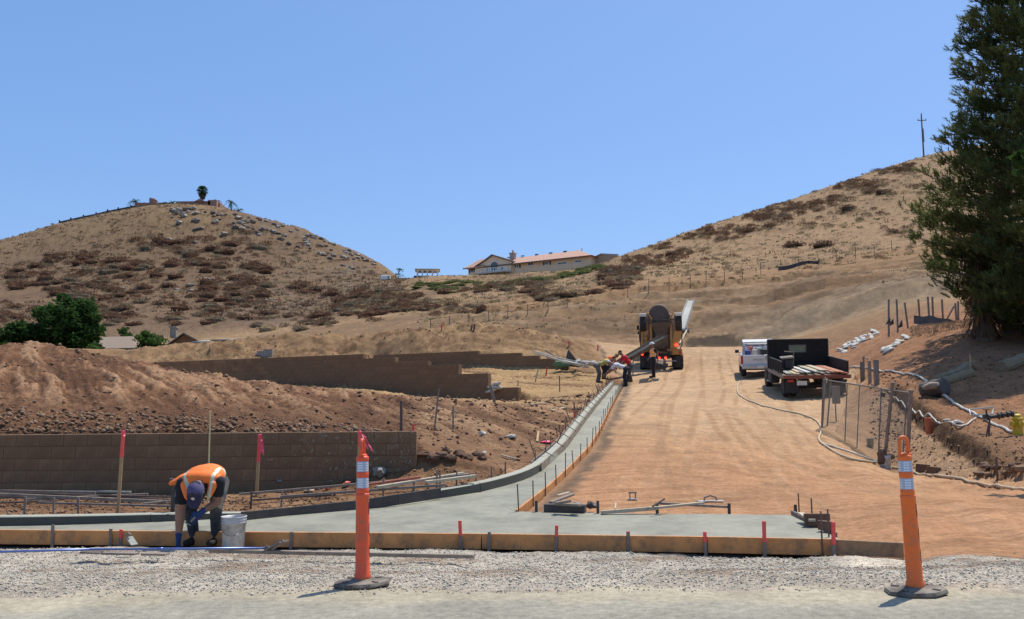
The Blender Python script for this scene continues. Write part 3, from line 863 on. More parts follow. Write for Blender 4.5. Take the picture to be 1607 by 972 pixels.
def resample(path, n):
    L = [0]
    for a, b in zip(path[:-1], path[1:]): L.append(L[-1] + (b - a).length)
    out = []
    for i in range(n):
        s = L[-1] * i / (n - 1)
        k = max(j for j in range(len(L)) if L[j] <= s + 1e-9)
        k = min(k, len(path) - 2)
        t = (s - L[k]) / max(1e-9, L[k + 1] - L[k])
        out.append(path[k].lerp(path[k + 1], t))
    return out

def smooth_path(path, it=2):
    for _ in range(it):
        q = [path[0]]
        for a, b in zip(path[:-1], path[1:]):
            q += [a.lerp(b, .25), a.lerp(b, .75)]
        q.append(path[-1]); path = q
    return path

BOARD_TOP = [ptz(-260, 830.0, -.115), ptz(0, 832.5, -.115), ptz(370, 835.5, -.115), ptz(755, 838.5, -.11), ptz(1100, 843, -.105), ptz(1310, 847, -.105), ptz(1395, 850, -.105)]
def board_at(px):
    for a, b in zip(BOARD_TOP[:-1], BOARD_TOP[1:]):
        xa, xb = 803.5 + FPX * a.x / a.y, 803.5 + FPX * b.x / b.y
        if px <= xb or b is BOARD_TOP[-1]:
            t = (px - xa) / (xb - xa)
            return a.lerp(b, t)
FRONT_A = resample([board_at(p) + Vector((0, .012, 0)) for p in (-260, 0, 370, 755, 811)], 60)
KS = smooth_path(KERB[:13], 2)
BACK_A = resample([p for p in KS if 803.5 + FPX * p.x / p.y < 750] + [ptz(753, 773, 0), ptz(810.5, 803.3, -.052)], 60)
def loft(name, a, b, n, material, lift=0.0, drop=.12):
    mb = MB(); vs = []
    for p, q in zip(a, b):
        for j in range(n + 1):
            w = p.lerp(q, j / n)
            vs.append((w.x, w.y, w.z + lift + .004 * float(fbm(w.x * .8, w.y * .8, 2, 301))))
    fs = []
    for i in range(len(a) - 1):
        for j in range(n):
            k = i * (n + 1) + j
            fs.append((k, k + n + 1, k + n + 2, k + 1))
    mb.add(vs, fs)
    # skirt so that the slab has its thickness
    def skirt(idx):
        top = [Vector(vs[i]) for i in idx]
        v2 = top + [p - Vector((0, 0, drop)) for p in top]
        m = len(top)
        mb.add(v2, [(i, i + 1, m + i + 1, m + i) for i in range(m - 1)])
    L = len(a)
    skirt([i * (n + 1) for i in range(L)]); skirt([i * (n + 1) + n for i in range(L)])
    skirt(list(range(n + 1))); skirt([(L - 1) * (n + 1) + j for j in range(n + 1)])
    o = mb.build(name, material, smooth=False)
    o.data.polygons.foreach_set('use_smooth', [i < (L - 1) * n for i in range(len(o.data.polygons))])
    return structure(o)
loft('concrete_gutter', FRONT_A, BACK_A, 10, M_CON)
# the gutter running up beside the road
KP = [ptz(753, 773, 0)] + [p for p in KS if 803.5 + FPX * p.x / p.y > 758] + KERB[13:]
KP2 = smooth_path([ptz(753, 773, 0), KERB[10], KERB[11], KERB[12]] + KERB[13:], 2)
FP2 = smooth_path(FORM, 2)
loft('concrete_gutter', resample(KP2, 90), resample(FP2, 90), 4, M_CON)
# apron slab
FRONT_B = resample([board_at(p) + Vector((0, .012, 0)) for p in (811, 1100, 1306)], 24)
BACK_B = resample([ptz(810.5, 803.3, -.052), ptz(1020, 806.5, -.052), ptz(1240, 808.5, -.052)], 24)
loft('concrete_apron', FRONT_B, BACK_B, 8, M_CON, .001)

# kerb: a run whose face height changes, built as separate casts
def kerb_run(path, face, w, name='concrete_kerb', material=M_CURB_SHADE):
    """path foot of face; face(i,t) height; w width behind"""
    n = len(path)
    secs = []
    for i, p in enumerate(path):
        d = (path[min(i + 1, n - 1)] - path[max(i - 1, 0)]); d.z = 0; d.normalize()
        nrm = Vector((-d.y, d.x, 0))      # left of travel: behind the kerb
        h = face(i / (n - 1))
        secs.append([p + Vector((0, 0, -.1)), p + Vector((0, 0, h * .9)) + nrm * .015 * min(1, h / .1), p + Vector((0, 0, h)) + nrm * (.03),
                     p + Vector((0, 0, h + .004)) + nrm * w, p + Vector((0, 0, -.15)) + nrm * w])
    mb = MB(); vs = [q for s in secs for q in s]; fs = []; k = 5
    for i in range(n - 1):
        for j in range(k - 1):
            fs.append((i * k + j, i * k + k + j, i * k + k + j + 1, i * k + j + 1))
    fs.append(tuple(range(k))); fs.append(tuple((n - 1) * k + j for j in range(k)))
    mb.add(vs, fs)
    o = mb.build(name, [material, M_CURB_LIT])
    # top faces take the sunlit tone; the front carries painted shade
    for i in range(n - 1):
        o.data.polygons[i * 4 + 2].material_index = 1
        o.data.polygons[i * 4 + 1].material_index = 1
    return structure(o)
def seg(path, p0, p1, n=30):
    cx = [803.5 + FPX * p.x / p.y for p in path]
    def at(v):
        for i in range(len(path) - 1):
            if cx[i] <= v <= cx[i + 1]: return path[i].lerp(path[i + 1], (v - cx[i]) / (cx[i + 1] - cx[i]))
        return path[0].copy() if v < cx[0] else path[-1].copy()
    return resample([at(p0)] + [p for p, c in zip(path, cx) if p0 + 1 < c < p1 - 1] + [at(p1)], n)
KL = smooth_path(KERB[:9], 3)
def kerb_height(px):
    return float(np.interp(px, [-260, 0, 240, 330, 430, 560, 600, 690, 753, 848], [.125, .12, .105, .085, .03, .012, .012, .125, .14, .15]))
def run_between(p0, p1, path, n=26):
    q = seg(path, p0, p1, n)
    return kerb_run(q, lambda t, q=q: kerb_height(803.5 + FPX * (q[0].lerp(q[-1], t)).x / (q[0].lerp(q[-1], t)).y), .15)
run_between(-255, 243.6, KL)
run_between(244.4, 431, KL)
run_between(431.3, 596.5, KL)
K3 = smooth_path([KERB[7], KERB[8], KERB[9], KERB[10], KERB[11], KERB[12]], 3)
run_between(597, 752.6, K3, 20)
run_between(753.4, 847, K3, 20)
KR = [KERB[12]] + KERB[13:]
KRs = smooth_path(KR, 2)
kerb_run(resample(KRs, 60), lambda t: .15, .15, material=M_CURB_LIT)
M_GROUT = mat('damp_soil', (.11, .095, .08), .9, .2, 6, .02, 30)
M_DITCH = M_GROUT

# ------------------------------------------------------------------ form boards
M_PLY = mat('form_board_wood', (.62, .27, .085), .75, .22, 3.0, .002, 40, dirt=((.20, .13, .08), .38, 5.0))
M_OLDW = mat('old_lumber', (.30, .235, .17), .85, .25, 5, .003, 40, dirt=((.15, .12, .09), .4, 6))
M_GREYW = mat('weathered_stake', (.235, .19, .15), .9, .25, 9, .003, 60)
M_LATH = mat('lath_wood', (.42, .27, .13), .85, .2, 9, .002, 60)
M_ROD = mat('rusty_steel', (.16, .105, .075), .7, .3, 20, .001, 90, metal=.3)
M_PINK = mat('pink_paint', (.85, .10, .08), .6, .12, 20, .001, 60)
M_TAPE = mat('pink_tape', (.95, .09, .16), .45, .08, 30)
M_BLACKB = mat('black_and_shaded', (.075, .06, .05), .7, .3, 5, .002, 40)  # black things, and boards whose shadow side is painted dark
def board(name, a, b, w, h, material, label, cat='form board', group=None, jag=True):
    a, b = Vector(a), Vector(b)
    o_ = (a + b) / 2
    mb = MB(); mb.bar(a - o_, b - o_, w, h, bev=.003)
    o = mb.build(name, material, loc=o_)
    return tag(o, label, cat, group)
runs = [(-255, 368, 'long orange timber form board along the gravel at the left, behind the worker\'s boots'),
        (370, 753, 'orange timber form board in front of the wet gutter, right of the white bucket'),
        (755, 1098, 'orange timber form board before the apron, from mid picture rightwards'),
        (1100, 1300, 'orange timber form board along the right half of the apron')]
for p0, p1, lb in runs:
    a, b = board_at(p0), board_at(p1)
    a = a + Vector((0, -.02, -.075)); b = b + Vector((0, -.02, -.075))
    board('form_board', a, b, .038, .17, M_PLY, lb, group=None)
board('form_board', board_at(1292) + Vector((0, -.060, -.065)), board_at(1396) + Vector((0, -.060, -.075)), .038, .15, mat('brown_form_board', (.33, .20, .10), .85, .25, 4, dirt=((.15, .10, .07), .4, 6)),
      'last short form board lapping past the apron\'s right end onto the gravel')
# right-hand form up the road
FB = resample(FP2, 14)
for i in range(len(FB) - 1):
    a, b = FB[i], FB[i + 1]
    d = (b - a).normalized(); nrm = Vector((d.y, -d.x, 0)).normalized()
    board('form_board', a + nrm * .022 + Vector((0, 0, -.05)), b + nrm * .022 - d * .006 + Vector((0, 0, -.05)), .03, .15, M_PLY if i < 8 else M_LATH,
          '%s tan form board from the apron, between gutter and dirt road' % ORD[i], group='form boards between gutter and dirt road')
# apron right end form
board('form_board', ptz(1243, 808.5, -.10) , ptz(1311, 845.5, -.13) + Vector((.02, .03, 0)), .03, .12, M_GREYW, 'grey form board closing the slanting right end of the apron')
# form along the back of the ramp: board behind the dropped kerb, its shadow side painted dark
BK = [ptz(372, 806, -.0), ptz(450, 798.5, 0), ptz(560, 787, .04), ptz(622, 777.5, .10), ptz(690, 767, .14)]
for i, (a, b) in enumerate(zip(BK[:-1], BK[1:])):
    board('form_board', a + Vector((0, .17, -.075)), b + Vector((0, .17, -.075)), .028, .15, M_BLACKB,
          '%s shade-darkened form board from the left behind the dropped kerb' % ORD[i], group='dark form boards behind the dropped kerb')
# forms of the straight kerb up the road: thin boards on both faces
KF = resample(KRs, 12)
for i in range(len(KF) - 1):
    a, b = KF[i], KF[i + 1]
    d = (b - a).normalized(); nrm = Vector((-d.y, d.x, 0)).normalized()
    board('form_board', a + nrm * .168 + Vector((0, 0, .09)), b + nrm * .168 + Vector((0, 0, .09)) - d * .006, .02, .19, M_GREYW,
          '%s thin grey form board from the near end behind the straight kerb' % ORD[i], group='thin form boards behind the straight kerb')
    board('form_board', a + nrm * -.014 + Vector((0, 0, .085)), b + nrm * -.014 + Vector((0, 0, .085)) - d * .006, .02, .14, M_OLDW,
          '%s face form board from the near end of the straight kerb' % ORD[i], group='face form boards of the straight kerb')

# steel pins
def make_pin(h, r=.009):
    mb = MB(); mb.tube([(0, 0, -.18), (0, 0, h * .5), (.002, 0, h)], [r, r, r * .95], 7)
    mb.lathe([(r * 1.25, h), (r * 1.5, h + .006), (r * .6, h + .014)], 7)
    return mb.mesh('form_pin', M_ROD)
PINS = {h: make_pin(h) for h in (.22, .3, .38, .5)}
def pin(p, h=.3, lean=(0, 0), label='rusty steel form pin', group='steel pins', k=1.0):
    o = bpy.data.objects.new('form_pin', PINS[h]); COL.objects.link(o)
    o.location = p; o.rotation_euler = (lean[0], lean[1], rng.uniform(0, 6)); o.scale = (k, k, 1)
    return tag(o, label, 'steel pin', group)
# slanting bars over the straight kerb and pins on the right form
KN = resample(KRs, 46)
for i, p in enumerate(KN[1:-1]):
    d = (KN[i + 2] - KN[i]).normalized(); nrm = Vector((-d.y, d.x, 0)).normalized()
    g = p + nrm * .2; g.z = p.z
    pin(g, .38 if i % 3 else .5, (R(rng.uniform(8, 20)), R(rng.uniform(-24, -4))), 'rusty steel pin leaning over the straight kerb', 'steel pins along the straight kerb', 1.1)
    if i % 2 == 0:
        c = MB(); c.tube([g + Vector((0, 0, .33)), p - nrm * .05 + Vector((0, 0, .12)) + d * .25], .009, 6)
        tag(c.build('form_brace', M_ROD), 'thin steel brace across the kerb forms', 'steel brace', 'steel braces over the straight kerb')
FN = resample(FP2, 34)
for i, p in enumerate(FN[:-1]):
    if i < 5 and i % 1: continue
    d = (FN[min(i + 1, 33)] - FN[max(0, i - 1)]).normalized(); nrm = Vector((d.y, -d.x, 0)).normalized()
    pin(p + nrm * .052 + Vector((0, 0, -.04)), .3 if i % 4 else .38, (R(rng.uniform(-3, 3)), R(rng.uniform(-3, 3))), 'steel pin holding the form between gutter and dirt road', 'steel pins on the roadside form')

# timber stakes in front of the long form
def make_stake(h, w=.045, painted=0.0, wood=M_GREYW, t=.022):
    mb = MB()
    mb.box((0, 0, h * .5 - .08), (w, t, h + .16), bev=.002)
    parts = [('stake', wood, mb)]
    return mb
def stake(px, top, Y, zb, w=.045, red=0.0, wood=None, lean=0.0, label='', cat='stake', group=None, t=.024, leany=0.0, name='wooden_stake'):
    """px column, py of the top, distance, ground height"""
    wd = wood or M_GREYW
    T = pt(px, top, Y)
    h = T.z - zb
    root = thing(name, label, cat, (T.x - math.tan(lean) * h, Y, zb), group=group, rot=(leany, lean, rng.uniform(-.15, .15)))
    mb = MB(); hb = h * (1 - red)
    mb.box((0, 0, (hb - .15) / 2), (w, t, hb + .15), bev=.002)
    mb.build('shaft', wd, root)
    if red > 0:
        m2 = MB(); m2.box((0, 0, hb + h * red / 2), (w * 1.02, t * 1.04, h * red), bev=.003)
        m2.build('painted_top', M_PINK, root)
    return root, h
def by(px, dy=-.055): return board_at(px).y + dy
FS = [(83, 824, 0, 'grey wooden stake at the long form, leftmost of the row'), (174, 830, 0, 'short grey stake at the form beside a red topped one'), (190, 831, .55, 'short red topped stake at the form, left of the worker'),
      (458, 835, 0, 'grey stake at the form just left of the near delineator'), (722, 817, .5, 'tall red topped stake at the form before the wet gutter'), (768, 835, 0, 'short brown stake at the form right of a tall red one'),
      (873.5, 825, .42, 'red topped stake at the form below the lumber pile'), (986, 834, .06, 'short brown stake at the apron form with no paint'), (1106, 835, .45, 'short stake with red tip at the apron form'),
      (1199, 818, .6, 'tall red topped stake at the right half of the apron form'), (1307, 819, .62, 'red topped stake at the apron\'s right corner')]
for px_, top_, red_, lb in FS:
    Y = by(px_, -.055 if px_ < 1292 else -.095)
    stake(px_, top_, Y, -.28, .036, red_, label=lb, lean=R(rng.uniform(-2, 3)), leany=R(rng.uniform(-3, 3)))
# dark stubs at the back of the apron
for px_, top_, lb in ((841.5, 786, 'dark stub stake at the apron\'s back left corner'), (938, 786, 'dark stub stake behind the apron right of the lumber pile'), (1031, 789, 'dark stub stake behind the middle of the apron'),
                      (1144, 790, 'dark stub stake at the end of the fallen lath behind the apron'), (1248, 792, 'dark stub stake at the apron\'s back right corner')):
    Y = 11.55 if px_ > 850 else 11.75
    stake(px_, top_, Y, -.12, .036, 0, M_BLACKB, label=lb, t=.03)
for px_, top_ in ((1254.5, 790), (1275, 800), (1290, 826), (1301, 822)):
    p = ptz(px_, top_ + 24, -.12); pin(p, .3, (0, 0), 'thin steel pin by the right end of the apron', 'steel pins at the right end of the apron')

# ------------------------------------------------------------------ block walls
M_BLOCK = [mat('block_tan_%s' % n, c, .92, .14, 7, .006, 60, dirt=((.15, .085, .045), .42, 1.2)) for n, c in
           (('one', (.26, .150, .075)), ('two', (.235, .138, .068)), ('three', (.285, .168, .085)), ('four', (.25, .146, .073)))]
M_MORTAR = mat('mortar', (.19, .115, .06), .95, .15, 20, .003, 80)
M_SPLAT = mat('dried_mortar', (.28, .20, .12), .95, .15, 20, .006, 60)
def block_mesh(l, h, d, m):
    mb = MB(); mb.box((0, 0, 0), (l - .006, d, h - .006), bev=.004)
    return mb.mesh('block', m)
def block_wall(label, a, b, courses, zbase, skip=None, d=.22, limit=300, cap=True, tops=None, core=True):
    """a,b: ends (x,y) of the face line at ground; courses[i] = list of (s0,s1) runs"""
    a = Vector((a[0], a[1], 0)); b = Vector((b[0], b[1], 0))
    L = (b - a).length; dr = (b - a).normalized(); nrm = Vector((-dr.y, dr.x, 0))
    ang = math.atan2(dr.y, dr.x)
    root = thing('block_wall', label, 'wall', (a.x, a.y, zbase), rz=ang)
    meshes = {}
    pieces = []
    for ci, runs_ in enumerate(courses):
        for s0, s1 in runs_:
            s = s0 - (.2 if ci % 2 else 0)
            while s < s1 - .02:
                e = min(s + .4, s1); st = max(s, s0)
                if e - st > .05: pieces.append((ci, st, e))
                s += .4
    keep = set(range(len(pieces)))
    if len(pieces) > limit:
        order = sorted(range(len(pieces)), key=lambda i: (-pieces[i][1] * 1.0 - pieces[i][0] * .3))
        keep = set(order[:limit])
    rest = MB()
    for i, (ci, s0, s1) in enumerate(pieces):
        rr = random.Random(i * 7 + 3); mi = rr.randrange(4)
        l = round(s1 - s0, 2)
        pos = Vector(((s0 + s1) / 2, d / 2 + rr.uniform(-.004, .004), ci * .2 + .1))
        if i in keep:
            key = (l, mi)
            if key not in meshes: meshes[key] = block_mesh(l, .2, d, M_BLOCK[mi])
            o = bpy.data.objects.new('block', meshes[key]); COL.objects.link(o); o.parent = root; o.location = pos
        else:
            rest.box(pos, (l - .008, d, .192), bev=.006, mi=mi)
    if rest.v: tag(rest.build('block', M_BLOCK, root), kind='stuff')
    # mortar core just behind the face
    core = MB()
    for ci, runs_ in enumerate(courses):
        for s0, s1 in runs_:
            core.box(((s0 + s1) / 2, d / 2, ci * .2 + .099 ), (s1 - s0 - .014, d - .014, .199))
    core.build('mortar_joint', M_MORTAR, root)
    return root, dr, nrm
# near wall
nl = pt(-330, 683, 15.0); nrr = pt(654, 677, 15.0)
NWZ = nrr.z - 1.2
nwl, dr, nrm = block_wall('low tan concrete block wall behind the bending worker, nearest to the street', (nl.x, nl.y), (nrr.x, nrr.y), [[(0, (nrr - nl).to_2d().length)]] * 6, NWZ)
sp = MB(); Ln = (nrr - nl).to_2d().length
for i in range(260):
    s = Ln - abs(rng.gauss(0, 1)) * 1.15 + .0
    if s > Ln - .03 or s < Ln - 3.6: continue
    zz = 1.2 - rng.random() ** .9 * (1.0 if s > Ln - 1.6 else .55)
    sp.blob((s, -.004, zz), (rng.uniform(.012, .04), .01, rng.uniform(.008, .028)), seed=i, sub=0 if i % 2 else 1, rough=.35, rot=Euler((0, rng.uniform(0, 3), 0)))
tag(sp.build('mortar_splatter', M_SPLAT, nwl), 'dried mortar splashes near the wall end', kind='stuff')
# long stepped wall
def world_on(w, X): return Vector((X, w['y0'] + (w['x0'] - X) * w['k'], 0))
def x_at(w, px):
    Y = float(wall_y(w, A(px))); return A(px) * Y
def stepped(label, w, px0, segs, zb, limit):
    """segs: (px end, top z)"""
    Lp = world_on(w, x_at(w, px0)); Rp = world_on(w, x_at(w, segs[-1][0]))
    dirv = (Rp - Lp).normalized()
    Sof = lambda px: (world_on(w, x_at(w, px)) - Lp).length
    top = max(z for _, z in segs)
    nC = int(round((top - zb) / .2))
    courses = []
    for ci in range(nC):
        zt = zb + (ci + 1) * .2
        e = 0
        for pe, tz in segs:
            if tz >= zt - .02: e = Sof(pe)
        courses.append([(0, e)])
    zb_ = top - nC * .2
    return block_wall(label, (Lp.x, Lp.y), (Rp.x, Rp.y), courses, zb_, limit=limit, d=.30)
stepped('long stepped tan block retaining wall in the middle distance, coming down to the right', SW, 120,
        [(569, 3.72), (619, 3.52), (671, 3.32), (719, 3.12), (765, 2.72), (812, 2.1)], 1.3, 300)
stepped('farther stepped block wall right of and behind the long one, under the pipes', BW, 585,
        [(750, 4.66), (817, 4.46), (845, 4.26), (870, 4.06), (891, 3.86)], 3.2, 300)
# ------------------------------------------------------------------ traffic delineators
M_OR = mat('orange_plastic', (.86, .10, .028), .42, .05, 4, .0008, 40, dirt=((.42, .13, .07), .42, 14))
M_OR2 = mat('bright_orange_plastic', (.93, .165, .02), .42, .05, 4, .0008, 40, dirt=((.55, .17, .07), .4, 14))
M_RUB = mat('worn_rubber', (.085, .07, .055), .85, .35, 7, .004, 60, dirt=((.26, .22, .17), .48, 5))
M_REFB = mat('reflective_band', (.42, .47, .56), .3, .06, 60)
M_REFW = mat('reflective_white', (.85, .87, .92), .25, .04, 60)
M_INK = mat('black_ink', (.03, .02, .02), .6, .1, 30)
GLY = {  # strokes as polylines in a unit box
    'R': [[(0, 0), (0, 1), (.55, 1), (.8, .88), (.8, .62), (.55, .5), (0, .5)], [(.45, .5), (.85, 0)]],
    'C': [[(.85, .85), (.62, 1), (.25, 1), (.02, .78), (.02, .22), (.25, 0), (.62, 0), (.85, .15)]],
    'O': [[(.4, 1), (.1, .85), (0, .5), (.1, .15), (.4, 0), (.7, .15), (.8, .5), (.7, .85), (.4, 1)]],
}
def glyph_on_tube(mb, ch, radius, zc, az, h=.095, w=.055, t=.011):
    for st in GLY[ch]:
        for (x0, y0), (x1, y1) in zip(st[:-1], st[1:]):
            n = 3
            L = math.hypot((x1 - x0) * w, (y1 - y0) * h)
            for i in range(n):
                a = (x0 + (x1 - x0) * i / n, y0 + (y1 - y0) * i / n); b = (x0 + (x1 - x0) * (i + 1) / n, y0 + (y1 - y0) * (i + 1) / n)
                dx, dy = (b[0] - a[0]) * w, (b[1] - a[1]) * h; l = math.hypot(dx, dy) or 1
                nx, ny = -dy / l * t / 2, dx / l * t / 2
                q = []
                for (u, v), s in ((a, 1), (b, 1), (b, -1), (a, -1)):
                    uu = (u - .4) * w + nx * s; vv = zc + (v - .5) * h + ny * s
                    ang = az + uu / radius
                    rr = radius + .0012
                    q.append((rr * math.cos(ang), rr * math.sin(ang), vv))
                mb.add(q, [(0, 1, 2, 3)])
def delineator(loc, rot, label, material, loop_edge_on, text_az, brot=0.0, bands_az=0, letters=True):
    root = thing('traffic_delineator', label, 'delineator post', loc, rot=rot)
    H = 1.07
    # rubber base: an eight-sided slab with sloping edge
    b = MB()
    rr = [(.218, 0), (.225, .012), (.215, .03), (.10, .036), (.07, .05)]
    b.lathe([(r_ * 1.0, z) for r_, z in rr], 8, M=Matrix.Rotation(R(22.5) + brot, 3, 'Z') @ Matrix.Diagonal((1.0, .82, 1)))
    for k in range(4):
        a = R(45 + 90 * k); b.box((.15 * math.cos(a), .12 * math.sin(a), .036), (.05, .03, .012), Euler((0, 0, a)), bev=.003)
    b.build('base', M_RUB, root)
    p = MB()
    prof = [(.058, .035), (.062, .045), (.062, .07), (.054, .085), (.052, .30), (.050, .50), (.0495, .64), (.0515, .645), (.0515, .66), (.048, .668)]
    p.lathe(prof, 28)
    p.lathe([(.048, .66), (.046, .70), (.0435, .705), (.0435, .785), (.046, .79), (.046, .822), (.0435, .827), (.0435, .905), (.0475, .91), (.0475, .93), (.044, .94), (.030, .945)], 28)
    p.build('post', material, root, smooth=False)
    for f in p.f: pass
    o = root.children[-1]
    o.data.polygons.foreach_set('use_smooth', [len(pp.vertices) == 4 for pp in o.data.polygons])
    for zc in (.745, .866):
        s = MB(); s.lathe([(.0447, zc - .038), (.0447, zc + .038)], 28, caps=False)
        so = s.build('reflective_band', M_REFB, root)
        w = MB()
        for r_ in range(4):
            for k in range(14):
                a0_ = 2 * math.pi * k / 14 + .04; a1_ = 2 * math.pi * (k + 1) / 14 - .04
                z0 = zc - .033 + r_ * .0175; z1 = z0 + .011
                if k % 3 == 2: continue
                q = []
                for aa, zz in ((a0_, z0), (a1_, z0), (a1_, z1), (a0_, z1)):
                    q.append((.0453 * math.cos(aa), .0453 * math.sin(aa), zz))
                w.add(q, [(0, 1, 2, 3)])
        w.build('bright_cell', M_REFW, so)
    # grab loop
    l = MB()
    n = 18; pts = []
    for k in range(n + 1):
        a = math.pi * k / n
        pts.append((.031 * math.cos(a), 0, 1.035 + .031 * math.sin(a)))
    pts = [(.033, 0, .93), (.032, 0, .98)] + pts + [(-.032, 0, .98), (-.033, 0, .93)]
    l.tube(pts, [.0125] * len(pts), 8)
    l.box((0, 0, .948), (.08, .05, .02), bev=.006)
    lo = l.build('grab_loop', material, root, smooth=True)
    lo.rotation_euler = (0, 0, loop_edge_on)
    if letters:
        for ch, zc, r_ in (('R', .555, .0503), ('C', .40, .0508), ('C', .245, .0523)):
            g = MB(); glyph_on_tube(g, ch, r_, zc, text_az, h=.085, w=.05)
            g.build('letter', M_INK, root, fix=False)
    return root
pL = ptz(569, 918.5, 0.0); pR = ptz(1437.5, 931.5, 0.0)
pL.z = .004; pR.z = .004
delineator(pL, (0, R(-.6), 0), 'orange traffic delineator post standing on the street edge, nearest mid picture', M_OR, R(80), R(12), brot=R(6))
delineator(pR, (0, R(-1.6), R(0)), 'brighter orange traffic delineator at the right, tilted, with black letters down its side', M_OR2, R(8), R(-20), brot=R(-4))

# ------------------------------------------------------------------ tall stakes with ribbon behind the kerb
def ribbon(root, z, length, spread, seed, two=True, w=.03):
    rr = random.Random(seed)
    for q in range(2 if two else 1):
        mb = MB(); vs = []; n = 8
        sx = spread * (1 - .35 * q)
        for i in range(n + 1):
            t = i / n
            x = sx * (t ** .8) + .006 * math.sin(t * 7 + seed); zz = z - length * (1 - .15 * q) * t ** 1.25 - .01 * q
            y = -.018 + .02 * math.sin(t * 5 + q)
            vs += [(x - .012, y, zz + w * .25), (x + w * .55, y + .012 * math.sin(i * 1.3), zz - w * .1)]
        mb.add(vs, [(2 * i, 2 * i + 1, 2 * i + 3, 2 * i + 2) for i in range(n)])
        mb.build('ribbon', M_TAPE, root, fix=False)
    mb = MB(); mb.box((0, 0, z), (.05, .036, .03), Euler((0, .2, 0)), bev=.006); mb.blob((.02, -.02, z + .012), (.028, .018, .02), seed=seed, sub=1, rough=.35)
    mb.build('ribbon_knot', M_TAPE, root)
r1, h1 = stake(193.5, 679, ptz(188, 806, -.08).y, -.1, .045, .30, M_LATH, lean=R(1.6), label='tall lath stake with red top and pink ribbon knot, left before the wall', t=.018)
ribbon(r1, h1 - .0, .05, .03, 3, two=False)
r2, h2 = stake(407.5, 684, 14.2, -.08, .05, .42, M_LATH, lean=R(1.8), label='lath stake with hanging pink ribbon against the wall, right of the worker', t=.018)
ribbon(r2, h2 - .0, .30, .10, 5)
r3, h3 = stake(564, 679, 12.9, -.05, .038, .2, M_LATH, lean=R(.6), label='stake topped with two pink ribbon tails, right behind the near delineator', t=.018)
ribbon(r3, h3 - .0, .27, .20, 7)
# pale rod behind the worker
a = pt(330, 647, 12.2); rt = thing('survey_rod', 'thin pale yellow rod standing upright behind the bending worker', 'rod', (a.x, 12.2, -.1))
m_ = MB(); m_.tube([(0, 0, 0), (0, 0, a.z + .1)], .011, 8); m_.lathe([(.014, a.z + .085), (.014, a.z + .11), (.004, a.z + .115)], 8); m_.build('shaft', mat('yellow_fibre', (.55, .43, .22), .5, .08, 20), rt)
# posts behind the wall
r4, h4 = stake(630, 629, 17.0, zat(A(630) * 17, 17) - .05, .05, 0, M_ROD, label='dark upright post on the soil behind the right end of the near wall', t=.05)
r5, h5 = stake(648.5, 666, 15.9, zat(A(648) * 15.9, 15.9) - .05, .045, .6, M_LATH, label='short pink topped stake behind the wall end', t=.018)
# long forms and rods lying and pegged between kerb and wall
SP = []
for ip, (px_, top_, bot_) in enumerate(((40, 779, 808), (85, 781, 807.5), (123, 781, 806.5), (187, 778, 805), (395, 771, 797), (443, 772, 795), (502, 774, 790))):
    p = ptz(px_, bot_, -.09)
    stake(px_, top_, p.y, -.10, .022 if px_ in (85, 443) else .03, 0, M_GREYW if px_ not in (395,) else M_ROD, lean=R(rng.uniform(-2, 5)), label='%s grey peg from the left behind the left kerb' % ORD[ip], group='pegs behind the left kerb', t=.018)
for ip, (px_, top_, bot_) in enumerate(((602, 750, 779), (650, 756, 774), (686, 737, 769), (690.5, 744, 769), (717, 739, 764), (747, 740, 759), (771, 732, 754), (793, 725, 747), (805, 735, 743), (840, 706, 737))):
    Y = float(np.interp(px_, [600, 700, 800, 840], [13.2, 13.7, 15.2, 16.4]))
    g = on(px_, Y)
    stake(px_, top_, Y, g.z - .02, .028 if px_ < 700 else .022, 0, M_GREYW if px_ != 793 else M_ROD, lean=R(rng.uniform(-2, 2)), label='%s weathered peg from the left behind the curved kerb' % ORD[ip], group='pegs behind the curved kerb', t=.02)
def lying(name, a, b, w, h, material, label, cat, group=None):
    return board(name, a, b, w, h, material, label, cat, group)
def gz(px, py, dz=0.02):
    p = hit(px, py)
    return p + Vector((0, 0, dz))
lying('timber_strip', ptz(-10, 776, .02), ptz(262, 788, -.05), .04, .05, M_OLDW, 'long weathered timber strip lying at the foot of the wall, far left', 'timber strip')
lying('timber_strip', ptz(-30, 779, -.02), ptz(175, 783.5, -.04), .05, .04, M_GREYW, 'grey strip in the pile before the wall, lower one at far left', 'timber strip')
lying('timber_strip', ptz(60, 789, -.05), ptz(280, 795, -.06), .03, .03, M_GREYW, 'thin strip sagging behind the left pegs', 'timber strip')
lying('timber_strip', ptz(90, 776, .0), ptz(345, 782, .0), .03, .025, M_ROD, 'rusty bar leaning along the left pegs', 'steel bar')
for (a_, b_, h_, mt_, lb_) in (((0, 771, .02), (150, 774, .0), .05, M_GREYW, 'grey timber at the very foot of the wall, far left'), ((40, 784, -.04), (232, 776, .0), .035, M_OLDW, 'strip crossing over the pile of rods before the wall'),
        ((150, 779, -.02), (300, 786, -.04), .03, M_ROD, 'rusty rod reaching towards the worker from the left pile'), ((225, 791, -.06), (300, 783, -.03), .03, M_OLDW, 'short strip behind the worker\'s tool'),
        ((110, 771, .0), (205, 772.5, .0), .03, M_CONW, 'pale flat slab at the foot of the wall left of the ribbon stake'), ((-20, 790, -.06), (90, 786, -.05), .025, M_ROD, 'thin rusty rod low at the left edge'),
        ((395, 785, .0), (520, 777, .05), .025, M_ROD, 'thin rusty rod behind the dropped kerb'), ((455, 770, .08), (560, 760, .15), .03, M_ROD, 'rusty rod on soil left of the near delineator')):
    lying('timber_strip', ptz(*a_), ptz(*b_), .04, h_, mt_, lb_, 'timber strip')
